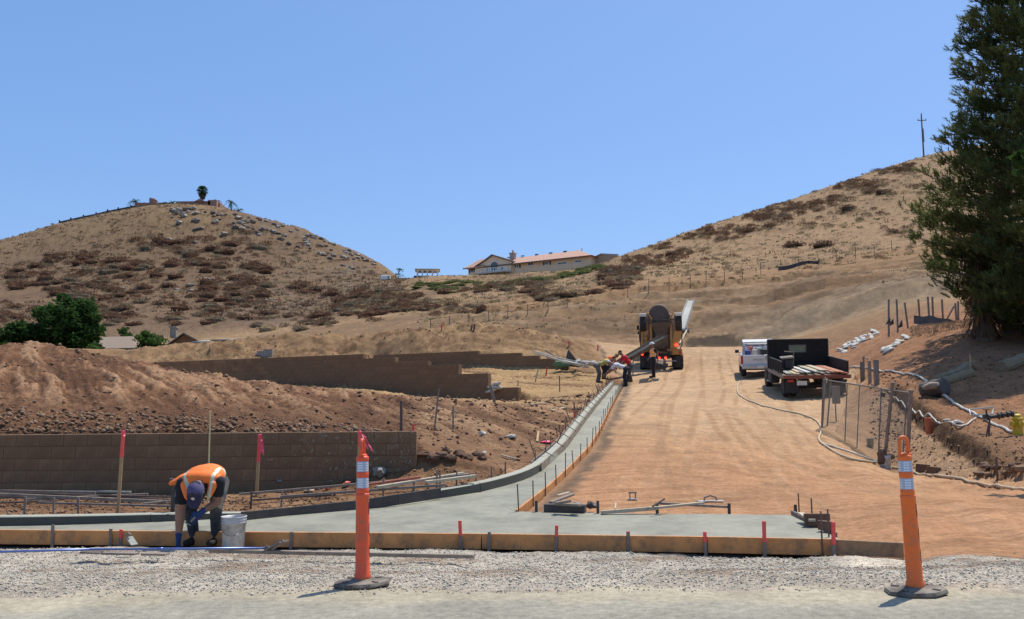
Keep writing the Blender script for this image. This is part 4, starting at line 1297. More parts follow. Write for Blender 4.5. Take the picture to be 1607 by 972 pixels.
lying('timber_strip', ptz(375, 776, .05), ptz(655, 752, .22), .03, .035, M_OLDW, 'long curved screed rail on pegs, upper one right of the worker', 'timber strip')
lying('timber_strip', ptz(440, 780, .05), ptz(700, 761, .17), .03, .035, M_GREYW, 'grey rail on pegs behind the dark form boards', 'timber strip')
lying('timber_strip', ptz(560, 763, .18), ptz(660, 749, .27), .05, .03, mat('red_timber', (.42, .12, .07), .8, .2, 8), 'reddish strip lying on soil right of the near delineator', 'timber strip')
lying('timber_strip', ptz(592, 765, .17), ptz(727, 743, .28), .07, .04, mat('pale_lumber', (.50, .41, .28), .8, .15, 8, dirt=((.3, .22, .14), .35, 7)), 'pale board lying behind the curved kerb pegs', 'timber strip')
lying('timber_strip', ptz(668, 757, .2), ptz(746, 747, .25), .08, .04, MATS['pale_lumber'], 'second pale board by the pegs, shorter', 'timber strip')
lying('timber_strip', ptz(690, 751, .22), ptz(738, 745, .27), .10, .05, M_GREYW, 'short grey board at the end of the pale boards', 'timber strip')

# string of small litter on soil behind the kerb
M_PAPER = mat('white_litter', (.60, .55, .46), .7, .12, 12, .01, 20)
M_REDL = mat('red_litter', (.6, .13, .09), .7, .2, 12)
def crumple(p, s, seed, material, label, cat, name, group=None):
    mb = MB(); mb.blob((0, 0, s[2] * .5), s, seed=seed, sub=2, rough=.33, rot=Euler((0, 0, seed)))
    o = mb.build(name, material, loc=p, fix=False)
    return tag(o, label, cat, group)
crumple(gz(441, 757), (.10, .06, .04), 1, mat('grey_sheet', (.27, .25, .21), .6, .15, 9), 'crumpled grey scrap at the wall foot right of the pink ribbon stake', 'scrap', 'crumpled_scrap')
crumple(gz(594, 748), (.19, .10, .09), 2, MATS['grey_sheet'], 'grey folded tarp lump on soil near the wall end', 'tarp', 'folded_tarp')
crumple(gz(483, 773), (.09, .05, .03), 3, mat('tan_rag', (.55, .43, .31), .85, .15, 9), 'tan rag lying behind the dark form boards', 'rag', 'tan_rag')
crumple(gz(514, 769), (.05, .05, .03), 4, M_REDL, 'small red scrap by the tan rag', 'scrap', 'red_scrap')
crumple(gz(545, 762), (.11, .05, .03), 14, M_REDL, 'red brown scraps left of the near delineator', 'scrap', 'red_scrap')
crumple(gz(757, 683), (.09, .06, .04), 5, M_PAPER, 'white crumpled bag on the graded soil, left of two', 'litter', 'crumpled_bag')
crumple(gz(802, 688), (.13, .07, .035), 6, M_PAPER, 'flat white litter on the graded soil, right of two', 'litter', 'crumpled_bag')
crumple(gz(858, 696), (.16, .12, .03), 7, MATS['pink_tape'], 'coil of pink tape lying beside the straight kerb', 'tape', 'tape_coil')
crumple(gz(760, 713), (.06, .04, .03), 8, M_PAPER, 'tiny white scrap above the dark soil clods', 'litter', 'crumpled_bag')
lying('timber_strip', gz(786, 717, .03), gz(810, 723, .03), .05, .025, MATS['pale_lumber'], 'short pale stick on the soil below the white scrap', 'timber strip')
lying('timber_strip', gz(843, 695, .03), gz(845, 686, .12), .05, .02, M_LATH, 'small lath end stuck in soil left of the pink tape', 'timber strip')
lying('timber_strip', gz(832, 636, .03), gz(857, 634, .03), .08, .03, MATS['pale_lumber'], 'pale plank lying on the soil, left of two far ones', 'timber strip')
lying('timber_strip', gz(866, 646, .03), gz(887, 641, .03), .08, .03, MATS['pale_lumber'], 'pale plank lying on the soil, right of two far ones', 'timber strip')

# dark lumber pile at the gutter corner
LPp = lambda px, py, z=0.0: ptz(px, py, z)
ym = 12.4
def q(px, py, z): return ptz(px, py, z)
lying('timber_block', q(855, 797, .0), q(919, 798.5, .0), .12, .10, M_BLACKB, 'heavy dark beam at the bottom of the pile behind the apron', 'timber beam')
lying('timber_strip', q(864, 789, .05), q(899, 776, .09), .06, .03, M_GREYW, 'grey board leaning up on the dark beam pile', 'timber strip')
lying('timber_strip', q(872, 791, .07), q(912, 793, .07), .10, .03, M_OLDW, 'brown board on top of the dark beam', 'timber strip')
crumple(q(928, 796, -.02), (.10, .07, .05), 21, M_BLACKB, 'dark lump of scrap at the right end of the pile', 'scrap', 'dark_scrap')
crumple(q(905, 792.5, .06), (.05, .04, .025), 22, M_CONW, 'grey lump of concrete on the pile', 'concrete lump', 'concrete_lump')
lying('timber_strip', q(872, 790, .09), q(895, 786, .11), .05, .03, M_OLDW, 'short brown offcut on the pile', 'timber strip')
lying('timber_strip', q(875, 778, .02), q(893, 773, .04), .05, .02, MATS['pale_lumber'], 'small pale offcut behind the pile', 'timber strip')
lying('timber_strip', q(943, 804.5, -.03), q(1032, 797.5, .02), .05, .045, MATS['pale_lumber'], 'pale lath lying on the apron edge, left of the pair', 'timber strip')
lying('timber_strip', q(1031, 797, .03), q(1104, 789.5, .05), .05, .03, MATS['pale_lumber'], 'pale lath in line right of the middle stub stake', 'timber strip')
lying('timber_strip', q(1033, 790, .06), q(1145, 796, .0), .04, .03, M_OLDW, 'brown lath propped between two stub stakes behind the apron', 'timber strip')
lying('timber_strip', q(1024, 795, .06), q(1043, 783, .14), .02, .02, M_ROD, 'dark bar sticking up at the middle stub stake', 'steel bar')
crumple(q(1042, 791, .03), (.07, .04, .02), 23, mat('red_brown_scrap', (.25, .1, .07), .8, .2, 9), 'red brown scrap beside the middle stub stake', 'scrap', 'red_scrap')
lying('timber_strip', q(965.5, 799, .0), q(966.5, 790, .03), .02, .02, MATS['pale_lumber'], 'small upright white peg behind the apron', 'peg')
# magnesium floats
def hand_float(p, rz, label, s=1.0):
    rt = thing('hand_float', label, 'hand float', p, rz)
    m = MB(); m.box((0, 0, .01 * s), (.38 * s, .085 * s, .012), bev=.003); m.build('blade', mat('dull_metal', (.45, .45, .43), .45, .1, 20, metal=.5), rt)
    m = MB(); m.tube([(-.09 * s, 0, .015), (-.08 * s, 0, .06 * s), (0, 0, .085 * s), (.08 * s, 0, .06 * s), (.09 * s, 0, .015)], .013 * s, 8); m.build('handle', M_OLDW, rt)
    return rt
hand_float(gz(1115, 788, .005), .1, 'metal hand float with arched handle lying on the dirt road behind the apron', 1.0)
rt = thing('edging_tool', 'small square edging tool on the dirt behind the apron', 'edging tool', gz(993, 785, .0))
m = MB(); m.box((0, 0, .012), (.13, .1, .012), bev=.003); m.build('plate', MATS['dull_metal'], rt)
m = MB(); m.box((-.04, 0, .06), (.015, .02, .09)); m.box((.04, 0, .06), (.015, .02, .09)); m.box((0, 0, .105), (.12, .03, .02)); m.build('handle', M_GREYW, rt)
# boards at the right end of the apron
lying('timber_strip', q(1256, 806, .03), q(1275, 817, .0), .08, .03, MATS['pale_lumber'], 'pale split board leaning at the apron\'s right corner', 'timber strip')
lying('timber_block', q(1262, 816, .0), q(1302, 816, .0), .05, .14, mat('brown_board', (.16, .085, .05), .85, .25, 6), 'brown plank on edge right of the apron', 'timber plank')
lying('timber_block', q(1285, 824, -.02), q(1306, 826, -.02), .06, .10, MATS['brown_board'], 'short brown block right of the apron behind the orange tape', 'timber block')
crumple(q(1283, 829, -.1), (.10, .06, .035), 31, mat('orange_tape', (.85, .22, .10), .5, .15, 15), 'heap of orange tape right of the apron', 'tape', 'tape_coil')

# ------------------------------------------------------------------ long board, float pole and tools on the gravel by the worker
gb = ptz(735, 873, -.11); ga = ptz(300, 866, -.11)
board('scrap_board', ptz(330, 864.5, -.13), ptz(744, 873.5, -.10), .06, .035, M_OLDW, 'long thin weathered board lying on the gravel before the form', 'board')
M_BLUE = mat('blue_anodised', (.16, .22, .46), .35, .08, 12, metal=.5)
bf = thing('bull_float', 'bull float with long blue pole lying on the gravel in front of the worker', 'bull float', ptz(250, 862, -.12))
def L_(p): return p - Vector(bf.location)
m = MB(); m.tube([L_(ptz(95, 863, -.10)), L_(ptz(250, 861.5, -.10)), L_(ptz(418, 860.5, -.095))], .011, 10); m.tube([L_(ptz(248, 861.6, -.10)), L_(ptz(256, 861.5, -.10))], .015, 10)
m.build('pole', M_BLUE, bf, smooth=True)
m = MB(); pa, pb_ = ptz(417, 866, -.13), ptz(446, 850, -.02)
m.bar(L_(pa), L_(pb_), .17, .014, bev=.003); m.bar(L_(pa + Vector((0, -.02, .01))), L_(pb_ + Vector((0, -.02, .01))), .035, .03, bev=.004)
m.build('float_blade', mat('grimy_magnesium', (.17, .15, .13), .6, .2, 12, .002, 40), bf)
m = MB(); m.box(L_(ptz(420, 860, -.09)), (.05, .05, .04), bev=.01); m.build('pole_bracket', M_BLACKB, bf)
bf2 = thing('float_pole', 'second bluish pole lying on the gravel at far left', 'pole', ptz(60, 865, -.12))
m = MB(); m.tube([ptz(-60, 868, -.10) - bf2.location, ptz(160, 862, -.10) - bf2.location], .012, 10); m.build('shaft', M_BLUE, bf2, smooth=True)
tr = thing('hand_trowel', 'grey hand trowel tipped against the pole left of the worker', 'trowel', ptz(205, 858, -.14))
m = MB(); m.bar((-.03, .02, .10), (.05, -.02, .02), .09, .008, bev=.002); m.build('blade', M_CONW, tr)
m = MB(); m.tube([(-.05, .0, .115), (-.03, 0, .14), (.0, 0, .12)], .014, 8); m.build('handle', M_OLDW, tr)
for i, (x0, x1, yy, lb) in enumerate(((130, 160, 866.5, 'flat grey offcut on the gravel, leftmost of three'), (163, 215, 868, 'flat grey offcut on the gravel, middle of three'), (225, 263, 869, 'flat tan offcut on the gravel, nearest the worker'))):
    board('wood_offcut', ptz(x0, yy, -.13), ptz(x1, yy + 1, -.13), .10, .02, M_OLDW if i == 2 else M_GREYW, lb, 'offcut')
# bucket
def bucket(name, p, label, s=1.0, mt=None, rot=(0, 0, 0), handle=True):
    mt = mt or mat('white_bucket_plastic', (.56, .55, .53), .5, .06, 8, .001, 30, dirt=((.24, .23, .21), .40, 9))
    rt = thing(name, label, 'bucket', p, rot=rot)
    m = MB(); m.lathe([(.118 * s, 0), (.128 * s, .012 * s), (.143 * s, .29 * s), (.150 * s, .292 * s), (.150 * s, .303 * s), (.144 * s, .305 * s), (.144 * s, .322 * s), (.151 * s, .324 * s), (.151 * s, .334 * s), (.145 * s, .336 * s), (.145 * s, .352 * s), (.153 * s, .356 * s), (.153 * s, .37 * s), (.143 * s, .37 * s), (.139 * s, .30 * s), (.125 * s, .20 * s)], 28)
    o = m.build('shell', mt, rt); o.data.polygons.foreach_set('use_smooth', [len(pp.vertices) == 4 for pp in o.data.polygons])
    if handle:
        m = MB(); pts = []
        for k in range(15):
            t = k / 14; a = math.pi * t
            pts.append((-.158 * s * math.cos(a), -.165 * s * math.sin(a) * .95, .31 * s - .20 * s * math.sin(a) * (.55 + .45 * t)))
        m.tube(pts, .0032 * s, 6); m.build('bail', M_ROD, rt)
        m = MB(); m.tube([pts[9], pts[10]], .009 * s, 8); m.build('grip', M_PAPER, rt)
    return rt
bucket('plastic_bucket', ptz(366, 859, -.25) + Vector((0, .0, .0)), 'dirty white plastic bucket beside the bending worker\'s boots', .94)

# ------------------------------------------------------------------ gravel stones, clods (beyond count)
def scatter_mesh(name, pts, sizes, material_list, label, parent=None, flat=.7, sub=0, embed=.3):
    vs0, fs0 = ICO[sub]
    v0 = np.array(vs0); f0 = np.array(fs0)
    n = len(pts)
    P = np.array(pts); S = np.array(sizes)
    rs = np.random.RandomState(len(pts))
    jit = 1 + rs.uniform(-.35, .35, (n, len(v0), 1))
    V_ = v0[None] * jit
    V_ = V_ * (S[:, None, None] * np.stack([np.ones(n), rs.uniform(.6, 1.1, n), rs.uniform(flat * .7, flat * 1.1, n)], -1)[:, None, :])
    ax = rs.uniform(0, 2 * np.pi, n); tx = rs.uniform(-.5, .5, n)
    c, s = np.cos(tx), np.sin(tx); y = V_[..., 1] * c[:, None] - V_[..., 2] * s[:, None]; z = V_[..., 1] * s[:, None] + V_[..., 2] * c[:, None]
    c, s = np.cos(ax), np.sin(ax); x = V_[..., 0] * c[:, None] - y * s[:, None]; y2 = V_[..., 0] * s[:, None] + y * c[:, None]
    V_ = np.stack([x, y2, z], -1) + P[:, None, :] + np.array([0, 0, 1])[None, None] * (S[:, None, None] * (flat - embed))
    F_ = f0[None] + (np.arange(n) * len(v0))[:, None, None]
    me = bpy.data.meshes.new(name)
    me.vertices.add(n * len(v0)); me.vertices.foreach_set('co', V_.astype(np.float32).reshape(-1))
    F_ = F_.reshape(-1, 3)
    me.loops.add(len(F_) * 3); me.loops.foreach_set('vertex_index', F_.astype(np.int32).reshape(-1))
    me.polygons.add(len(F_)); me.polygons.foreach_set('loop_start', np.arange(len(F_), dtype=np.int32) * 3)
    for m in material_list: me.materials.append(m)
    mi = np.repeat(rs.randint(0, len(material_list), n), len(f0)); me.polygons.foreach_set('material_index', mi.astype(np.int32))
    me.update(); me.validate()
    o = bpy.data.objects.new(name, me); COL.objects.link(o)
    if parent: o.parent = parent
    tag(o, label, None, kind='stuff')
    return o
GRV = [mat('gravel_grey', (.45, .415, .33), .9, .2, 20), mat('gravel_pale', (.53, .49, .39), .9, .2, 20), mat('gravel_dark', (.37, .33, .26), .9, .2, 20), mat('gravel_buff', (.42, .36, .29), .9, .2, 20)]
pp, ss = [], []
while len(pp) < 22000:
    y = rng.uniform(6.42, 10.4); x = rng.uniform(-.66, .75) * y
    if y > float(board_y(x / y)) - .1 - .22 * (rng.random() < .85): continue
    if y < 6.9 and rng.random() > (y - 6.2) / .7: continue
    px_ = 803.5 + FPX * x / y
    if px_ > 1400 and y > 8.7: continue
    if px_ > 1285 and y > 8.0 and rng.random() < .85: continue
    s = rng.choice((.0045, .005, .006, .007, .009, .012)) * rng.uniform(.8, 1.2)
    pp.append((x, y, zat(x, y))); ss.append(s)
scatter_mesh('gravel', pp, ss, GRV, 'loose grey gravel along the street edge', embed=.25)
CLD = [mat('clod_brown', (.18, .105, .06), .97, .2, 9, .01, 30), mat('clod_dark', (.14, .078, .044), .97, .2, 9, .01, 30), mat('clod_tan', (.27, .165, .095), .97, .2, 9, .01, 30)]
pp, ss = [], []
while len(pp) < 5200:     # loose loam on the mound, densest above the wall
    y = 15.3 + rng.random() ** 2.2 * 11; x = rng.uniform(-.62, -.10) * y
    if x > -1.7: continue
    if y > 17.2 and rng.random() < .8: continue
    s = (.008 + .05 * rng.random() ** 6) * (1.2 if y < 17 else 1.0) * (y / 16)
    pp.append((x, y, zat(x, y))); ss.append(s)
while len(pp) < 8500:   # soil between kerb and wall
    y = rng.uniform(11.4, 15.0); x = rng.uniform(-.6, .02) * y
    if x > path_x(KERB[9:], np.array([y]))[0] - .3: continue
    if y < np.interp(803.5 + FPX * x / y, [0, 400, 600, 760, 850], [11.5, 12.3, 13.4, 14.6, 16.5]): continue
    pp.append((x, y, zat(x, y))); ss.append(.006 + .028 * rng.random() ** 4)
while len(pp) < 10500:   # graded soil
    y = rng.uniform(15, 34); x = rng.uniform(-.12, .09) * y
    if x > path_x(KERB[9:], np.array([y]))[0] - .35: continue
    if y < 15.4 and x < -1.6: continue
    pp.append((x, y, zat(x, y))); ss.append((.008 + .045 * rng.random() ** 5) * (y / 16))
while len(pp) < 14000:   # bank and trench spoil
    y = rng.uniform(14, 34); x = rng.uniform(.40, .66) * y
    b_ = np.interp(y, [15, 17, 20, 25, 30], [9.6, 9.75, 9.7, 10.3, 11.6])
    if abs(x - b_) > .7 and rng.random() < .75: continue
    if x < b_ - .8: continue
    pp.append((x, y, zat(x, y))); ss.append((.008 + .035 * rng.random() ** 4) * (y / 20))
while len(pp) < 14600:
    y = rng.uniform(54, 64); x = rng.uniform(-.42, .06) * y
    pp.append((x, y, zat(x, y))); ss.append(.03 + .08 * rng.random() ** 4)
scatter_mesh('soil_clods', pp, ss, CLD, 'loose clods of dug soil', flat=.75, embed=.35)
# a few big dark clods right of the wall end
for i in range(9):
    px_, py_ = ((668, 716), (679, 722), (692, 718), (706, 722), (720, 716), (735, 722), (748, 716), (757, 721), (700, 712))[i]
    p = hit(px_, py_)
    if p:
        m = MB(); m.blob((0, 0, .03), (rng.uniform(.08, .15), rng.uniform(.07, .12), rng.uniform(.05, .10)), seed=40 + i, sub=2, rough=.22)
        tag(m.build('soil_lump', CLD[1], loc=p), '%s large dark soil lump from the left, right of the wall end' % ORD[sorted((668, 679, 692, 706, 720, 735, 748, 757, 700)).index(px_)], 'soil lump', 'large soil lumps right of the wall end')
# ------------------------------------------------------------------ shrubs and rocks on the hills
def leafcol(name, c, var=.3):
    return leafy(mat(name, c, .9, var, .9, spec=.15, detail=3))
SHR = [leafcol('dry_brush_brown', (.19, .115, .07)), leafcol('dry_brush_grey', (.22, .165, .105)), leafcol('dry_brush_red', (.18, .095, .058)), leafcol('dry_brush_tan', (.38, .28, .16)), leafcol('brush_olive', (.20, .19, .09))]
def shrub_mesh(seed, n, m, flat=.62):
    rr = random.Random(seed)
    mb = MB()
    lobes = [(rr.uniform(-.45, .45), rr.uniform(-.45, .45), rr.uniform(.0, .25), rr.uniform(.4, .7)) for _ in range(5)] + [(0, 0, .1, .75)]
    for i in range(n):
        cx, cy, cz, r_ = rr.choice(lobes)
        a = rr.uniform(0, 6.283); e = math.asin(rr.uniform(-.05, 1)); k = r_ * rr.uniform(.72, 1.06)
        d = Vector((math.cos(a) * math.cos(e), math.sin(a) * math.cos(e), math.sin(e)))
        p = Vector((cx, cy, cz)) + d * k; p.z *= flat
        s = rr.uniform(.07, .16)
        u = d.cross(Vector((rr.uniform(-1, 1), rr.uniform(-1, 1), rr.uniform(-1, 1)))).normalized(); w = (d + u * rr.uniform(-.8, .8)).normalized()
        mb.add([p - u * s * .5, p + u * s * .5, p + w * s * 1.5 + u * s * .1], [(0, 1, 2)])
    # a dark inner mass of twigs
    for cx, cy, cz, r_ in lobes:
        mb.blob((cx * .9, cy * .9, cz * flat), (r_ * .82, r_ * .82, r_ * .82 * flat), seed=seed, sub=1, rough=.12)
    return mb.mesh('shrub', m)
SHM = {}
for mi in range(5):
    SHM[mi] = [shrub_mesh(70 + mi * 5 + k, 300, SHR[mi]) for k in range(3)]
def in_zone(px, py):
    """how many bushes the photograph shows around here, and their kind"""
    return 0
cand = []   # (size in px, px, py, material, group)
def scatter_px(n, x0, x1, y0, y1, smin, smax, kinds, grp, seed, test=None, dense=None):
    rr = random.Random(seed); k = 0; tries = 0
    while k < n and tries < n * 30:
        tries += 1
        px = rr.uniform(x0, x1); py = rr.uniform(y0, y1)
        if test and not test(px, py): continue
        if dense is not None:
            if float(vnoise(px / dense[0], py / dense[1], seed)) < dense[2]: continue
        cand.append((rr.uniform(smin, smax), px, py, rr.choice(kinds), grp)); k += 1
LCREST = lambda px: np.interp(px, [0, 50, 80, 160, 240, 310, 360, 430, 480, 520, 560, 600, 640], [380, 367, 357, 339, 324, 323, 331, 350, 366, 383, 400, 418, 434])
def left_test(lo, hi): return lambda px, py: LCREST(px) + lo < py < LCREST(px) + hi
scatter_px(560, 0, 420, 350, 505, 9, 34, (0, 0, 2, 2, 1), 'dry brush covering the left hillside', 1, lambda px, py: py > LCREST(px) + (42 if px < 380 else 25) and py < 505, (60, 22, .32))
scatter_px(110, 380, 640, 400, 520, 14, 36, (0, 1, 2, 0), 'dry brush covering the left hillside', 2, lambda px, py: py > 450 - (px < 480) * 20 and py < 520, (70, 20, .4))
scatter_px(90, 330, 600, 340, 440, 7, 16, (1, 1, 0), 'dry brush covering the left hillside', 3, left_test(4, 60), None)
scatter_px(26, 400, 660, 500, 525, 14, 34, (0, 1, 1, 3), 'brush at the foot of the left hill', 4)
# the saddle in the middle: a broad band of brush
scatter_px(330, 560, 1010, 415, 500, 14, 34, (0, 0, 1, 1, 2, 3), 'brush in the saddle below the house', 5, lambda px, py: abs(py - np.interp(px, [600, 700, 800, 900, 1010], [490, 478, 462, 445, 425])) < np.interp(px, [600, 700, 1010], [30, 24, 18]), (90, 14, .33))
scatter_px(70, 600, 950, 460, 515, 8, 18, (1, 3, 0), 'brush in the saddle below the house', 6, lambda px, py: py < 515 - (px - 600) * .09)
# right hill
RCREST = lambda px: np.interp(px, [900, 970, 1040, 1100, 1200, 1300, 1370, 1440], [425, 406, 382, 361, 328, 294, 270, 250])
scatter_px(420, 960, 1440, 245, 430, 10, 26, (0, 0, 1, 2), 'brush along the right hill crest', 7, lambda px, py: RCREST(px) - 1 < py < RCREST(px) + np.interp(px, [960, 1100, 1250, 1360, 1440], [34, 34, 30, 32, 18]), (60, 12, .3))
scatter_px(130, 960, 1450, 280, 450, 8, 24, (1, 3, 0, 4), 'scattered brush on the right hillside', 8, lambda px, py: RCREST(px) + 25 < py < np.interp(px, [960, 1200, 1440], [470, 435, 400]), (80, 20, .35))
for s_, px, py in ((46, 1290, 376), (40, 1245, 379), (34, 1332, 322), (30, 1385, 296), (22, 1395, 301), (34, 1060, 392), (26, 1425, 357), (28, 1400, 360), (26, 1150, 401), (22, 1216, 438), (30, 1240, 440), (34, 1310, 432), (28, 1338, 431), (28, 1120, 450), (22, 1190, 452), (24, 1380, 404), (26, 1275, 352), (20, 1208, 360), (18, 1240, 350)):
    cand.append((s_, px, py, 0 if s_ > 24 else 1, 'scattered brush on the right hillside'))
# green ground cover under the hilltop house
IVY = leafcol('ice_plant', (.15, .17, .06), .35)
gcm = [shrub_mesh(300 + k, 260, IVY, .5) for k in range(3)]
gc = []
rr = random.Random(9)
while len(gc) < 150:
    px = rr.uniform(655, 950); t = rr.random()
    top = np.interp(px, [655, 735, 800, 870, 950], [438, 436, 437, 428, 409]); bot = np.interp(px, [655, 690, 740, 800, 830, 880, 950], [446, 455, 452, 447, 440, 432, 416])
    py = top + (bot - top) * t
    gc.append((rr.uniform(16, 30), px, py))
npl = 0
SCALE = {}
def plant(sz, px, py, meshes, name, label, cat, grp, sq=.9, y0=66.0):
    p = hit(px, py + sz * .22, y0)
    if p is None or (p.y < 106 and name == 'shrub'): return None
    w = sz / FPX * p.y / 2 * .78
    o = bpy.data.objects.new(name, rng.choice(meshes)); COL.objects.link(o)
    o.location = p - Vector((0, 0, w * .05)); o.rotation_euler = (0, 0, rng.uniform(-.5, .5) + (3.14 if rng.random() < .5 else 0))
    o.scale = (w * rng.uniform(1.15, 1.6), w * rng.uniform(.9, 1.2), w * rng.uniform(1.0, 1.5) * sq)
    return tag(o, label, cat, grp)
cand.sort(key=lambda q: -q[0])
KC = ('brown', 'greyish', 'reddish', 'tan', 'olive')
def spot(px, py, grp):
    """where on the hill a bush or rock stands, told by things one can find"""
    if 'saddle' in grp or 'planting' in grp:
        a = 'below the white tank' if px < 640 else ('below the pavilion' if px < 720 else ('below the house deck' if px < 800 else ('below the house chimney' if px < 870 else 'below the house\'s right wing')))
        return a + (', near the ridge' if py < 455 else (', midway down' if py < 478 else ', lower down'))
    if 'right hill' in grp:
        a = 'beside the house' if px < 1040 else ('above the mixer' if px < 1130 else ('above the pickup' if px < 1220 else ('above the flatbed' if px < 1320 else 'left of the pine')))
        return a + (', on the crest' if py < RCREST(px) + 12 else (', just under the crest' if py < RCREST(px) + 40 else ', well down the slope'))
    a = 'at the left edge' if px < 70 else ('above the round tree' if px < 165 else ('above the low houses' if px < 260 else ('below the fan palm' if px < 350 else ('right of the pale boulder' if px < 440 else ('towards the valley' if px < 540 else 'near the valley bottom')))))
    return a + (', high up' if py < 400 else (', midway up' if py < 450 else ', low down'))
LBL = {'dry brush covering the left hillside': 'dry brown bush, one of the brush covering the left hillside', 'brush at the foot of the left hill': 'dry grey brown bush at the foot of the left hill',
       'brush in the saddle below the house': 'dry bush in the band of brush between the two hills, below the house', 'brush along the right hill crest': 'dark dry bush along the crest of the right hill',
       'scattered brush on the right hillside': 'lone dry bush on the bare grassy right hillside'}
restv = MB()
for i, (sz, px, py, k, grp) in enumerate(cand):
    if i < 300:
        plant(sz, px, py, SHM[k], 'shrub', '%s%s bush %s' % ('large ' if sz > 26 else ('small ' if sz < 15 else ''), KC[k], spot(px, py, grp)), 'bush', grp)
    else:
        p = hit(px, py + 2, 66)
        if p is None or p.y < 100: continue
        w = sz / FPX * p.y / 2 * .72
        me = SHM[k][i % 3]; vs = np.array([v.co[:] for v in me.vertices][:560]); 
        a = rng.uniform(0, 6.28); c, s = math.cos(a), math.sin(a)
        restv.add([(p.x + (v[0] * c - v[1] * s) * w * 1.2, p.y + (v[0] * s + v[1] * c) * w, p.z + v[2] * w * 1.3 - w * .05) for v in vs], [(j, j + 1, j + 2) for j in range(0, 558, 3)], k)
if restv.v: tag(restv.build('small_brush', SHR, fix=False), 'smaller dry brush scattered over the hills', kind='stuff')
for i, (sz, px, py) in enumerate(gc):
    plant(sz, px, py, gcm, 'ground_cover_bush', 'low green bush %s' % spot(px, py, 'planting'), 'bush', 'green planting below the hilltop house', .55, 150)
# tufts of dry grass that roughen the slopes and skyline
TUFT = mat('dry_grass', (.47, .34, .20), .95, .25, 2.0, spec=.1, detail=3)
gv, gf = [], []
def tufts(n, x0, x1, f, y0, y1, h, seed):
    r_ = np.random.RandomState(seed)
    for _ in range(n):
        y = r_.uniform(y0, y1); x = r_.uniform(A(x0), A(x1)) * y
        if f and not f(803.5 + FPX * x / y, y): continue
        z = zat(x, y)
        for q in range(3):
            a = r_.uniform(0, 6.28); hh = h * r_.uniform(.6, 1.3); b = len(gv)
            dx, dy = math.cos(a) * hh * .35, math.sin(a) * hh * .35
            ox, oy = r_.normal(0, hh * .4), r_.normal(0, hh * .4)
            gv.extend([(x + ox - dx * .4, y + oy - dy * .4, z - .03), (x + ox + dx * .4, y + oy + dy * .4, z - .03), (x + ox + dy, y + oy + dx, z + hh)]); gf.append((b, b + 1, b + 2))
tufts(6000, -20, 1500, None, 120, 285, .2, 1)
tufts(1400, 1430, 1575, lambda px, y: float(vnoise(px / 30, y * 1.2, 5)) > .38, 38.0, 43.5, .11, 2)
me = bpy.data.meshes.new('dry_grass'); me.from_pydata(gv, [], gf); me.materials.append(TUFT)
o = bpy.data.objects.new('dry_grass', me); COL.objects.link(o); tag(o, 'dry grass tufts on the slopes', kind='stuff')

# low herbs and dead stalks, too many and too small to count
def herbs(n, x0, x1, y0, y1, seed, kinds, hh):
    r_ = np.random.RandomState(seed); mb = MB()
    while n > 0:
        y = r_.uniform(y0, y1); x = r_.uniform(A(x0), A(x1)) * y
        if float(vnoise(x * .045, y * .045, seed)) < r_.uniform(.25, .6): continue
        n -= 1; z = zat(x, y); k = kinds[r_.randint(len(kinds))]; s = hh * r_.uniform(.5, 1.5)
        for q in range(7):
            a = r_.uniform(0, 6.28); ox, oy = r_.normal(0, s * .7), r_.normal(0, s * .5); h = s * r_.uniform(.3, .8); w = s * .35
            mb.add([(x + ox - math.cos(a) * w, y + oy - math.sin(a) * w, z - .05), (x + ox + math.cos(a) * w, y + oy + math.sin(a) * w, z - .05), (x + ox + r_.normal(0, w), y + oy, z + h)], [(0, 1, 2)], k)
    tag(mb.build('dry_herbs', SHR, fix=False), 'small dry herbs speckling the hills', kind='stuff')
herbs(3200, -30, 640, 150, 280, 61, (0, 1, 2, 3, 3), .55)
herbs(2300, 640, 1500, 112, 205, 62, (1, 3, 3, 3, 4), .36)
herbs(900, 660, 1500, 73, 112, 63, (3, 3, 4), .22)
# rocks
RK = [mat('granite_pale', (.33, .28, .22), .9, .3, 1.2, .05, 4), mat('granite_dark', (.17, .13, .10), .9, .3, 1.2, .05, 4)]
rockm = []
for k in range(4):
    for m_ in RK:
        mb = MB(); mb.blob((0, 0, .15), (1, .8, .62), seed=500 + k, sub=2, rough=.22); rockm.append(mb.mesh('boulder', m_))
def rock(sz, px, py, mi, label, grp=None):
    p = hit(px, py + sz * .2, 66)
    if p is None: return
    w = sz / FPX * p.y / 2
    o = bpy.data.objects.new('boulder', rockm[(int(px) % 4) * 2 + mi]); COL.objects.link(o)
    o.location = p; o.rotation_euler = (rng.uniform(-.2, .2), rng.uniform(-.2, .2), rng.uniform(0, 6)); o.scale = (w, w * .9, w * rng.uniform(.7, 1))
    if grp: label = '%s %s' % (label.split(' in the outcrop')[0].split(' on the right shoulder')[0].split(' breaking')[0].split(' among')[0], spot(px, py, 'rock'))
    tag(o, label, 'boulder', grp)
rock(22, 329, 439, 0, 'large pale rounded boulder alone on the left hillside')
rock(17, 298, 446, 1, 'dark sided boulder left of the large pale one on the left hill')
rock(10, 277, 453, 0, 'smaller pale boulder left and below the dark sided one')
rock(10, 300, 455, 0, 'flat pale rock just below the dark sided boulder')
rock(13, 265, 375, 0, 'pale boulder up the left hill below the dry grass')
rock(13, 309, 358, 1, 'dark boulder below the hilltop rocks')
rock(15, 352, 366, 0, 'grey boulder right of the hilltop ridge rocks')
rock(10, 307, 379, 0, 'small white rock halfway up the left hill')
for x_, y_ in ((213, 452), (193, 452), (424, 470), (418, 471), (432, 469)): rock(8, x_, y_, 0, 'small pale stone among the brown brush', 'small pale stones in the brush')
rr = random.Random(77)
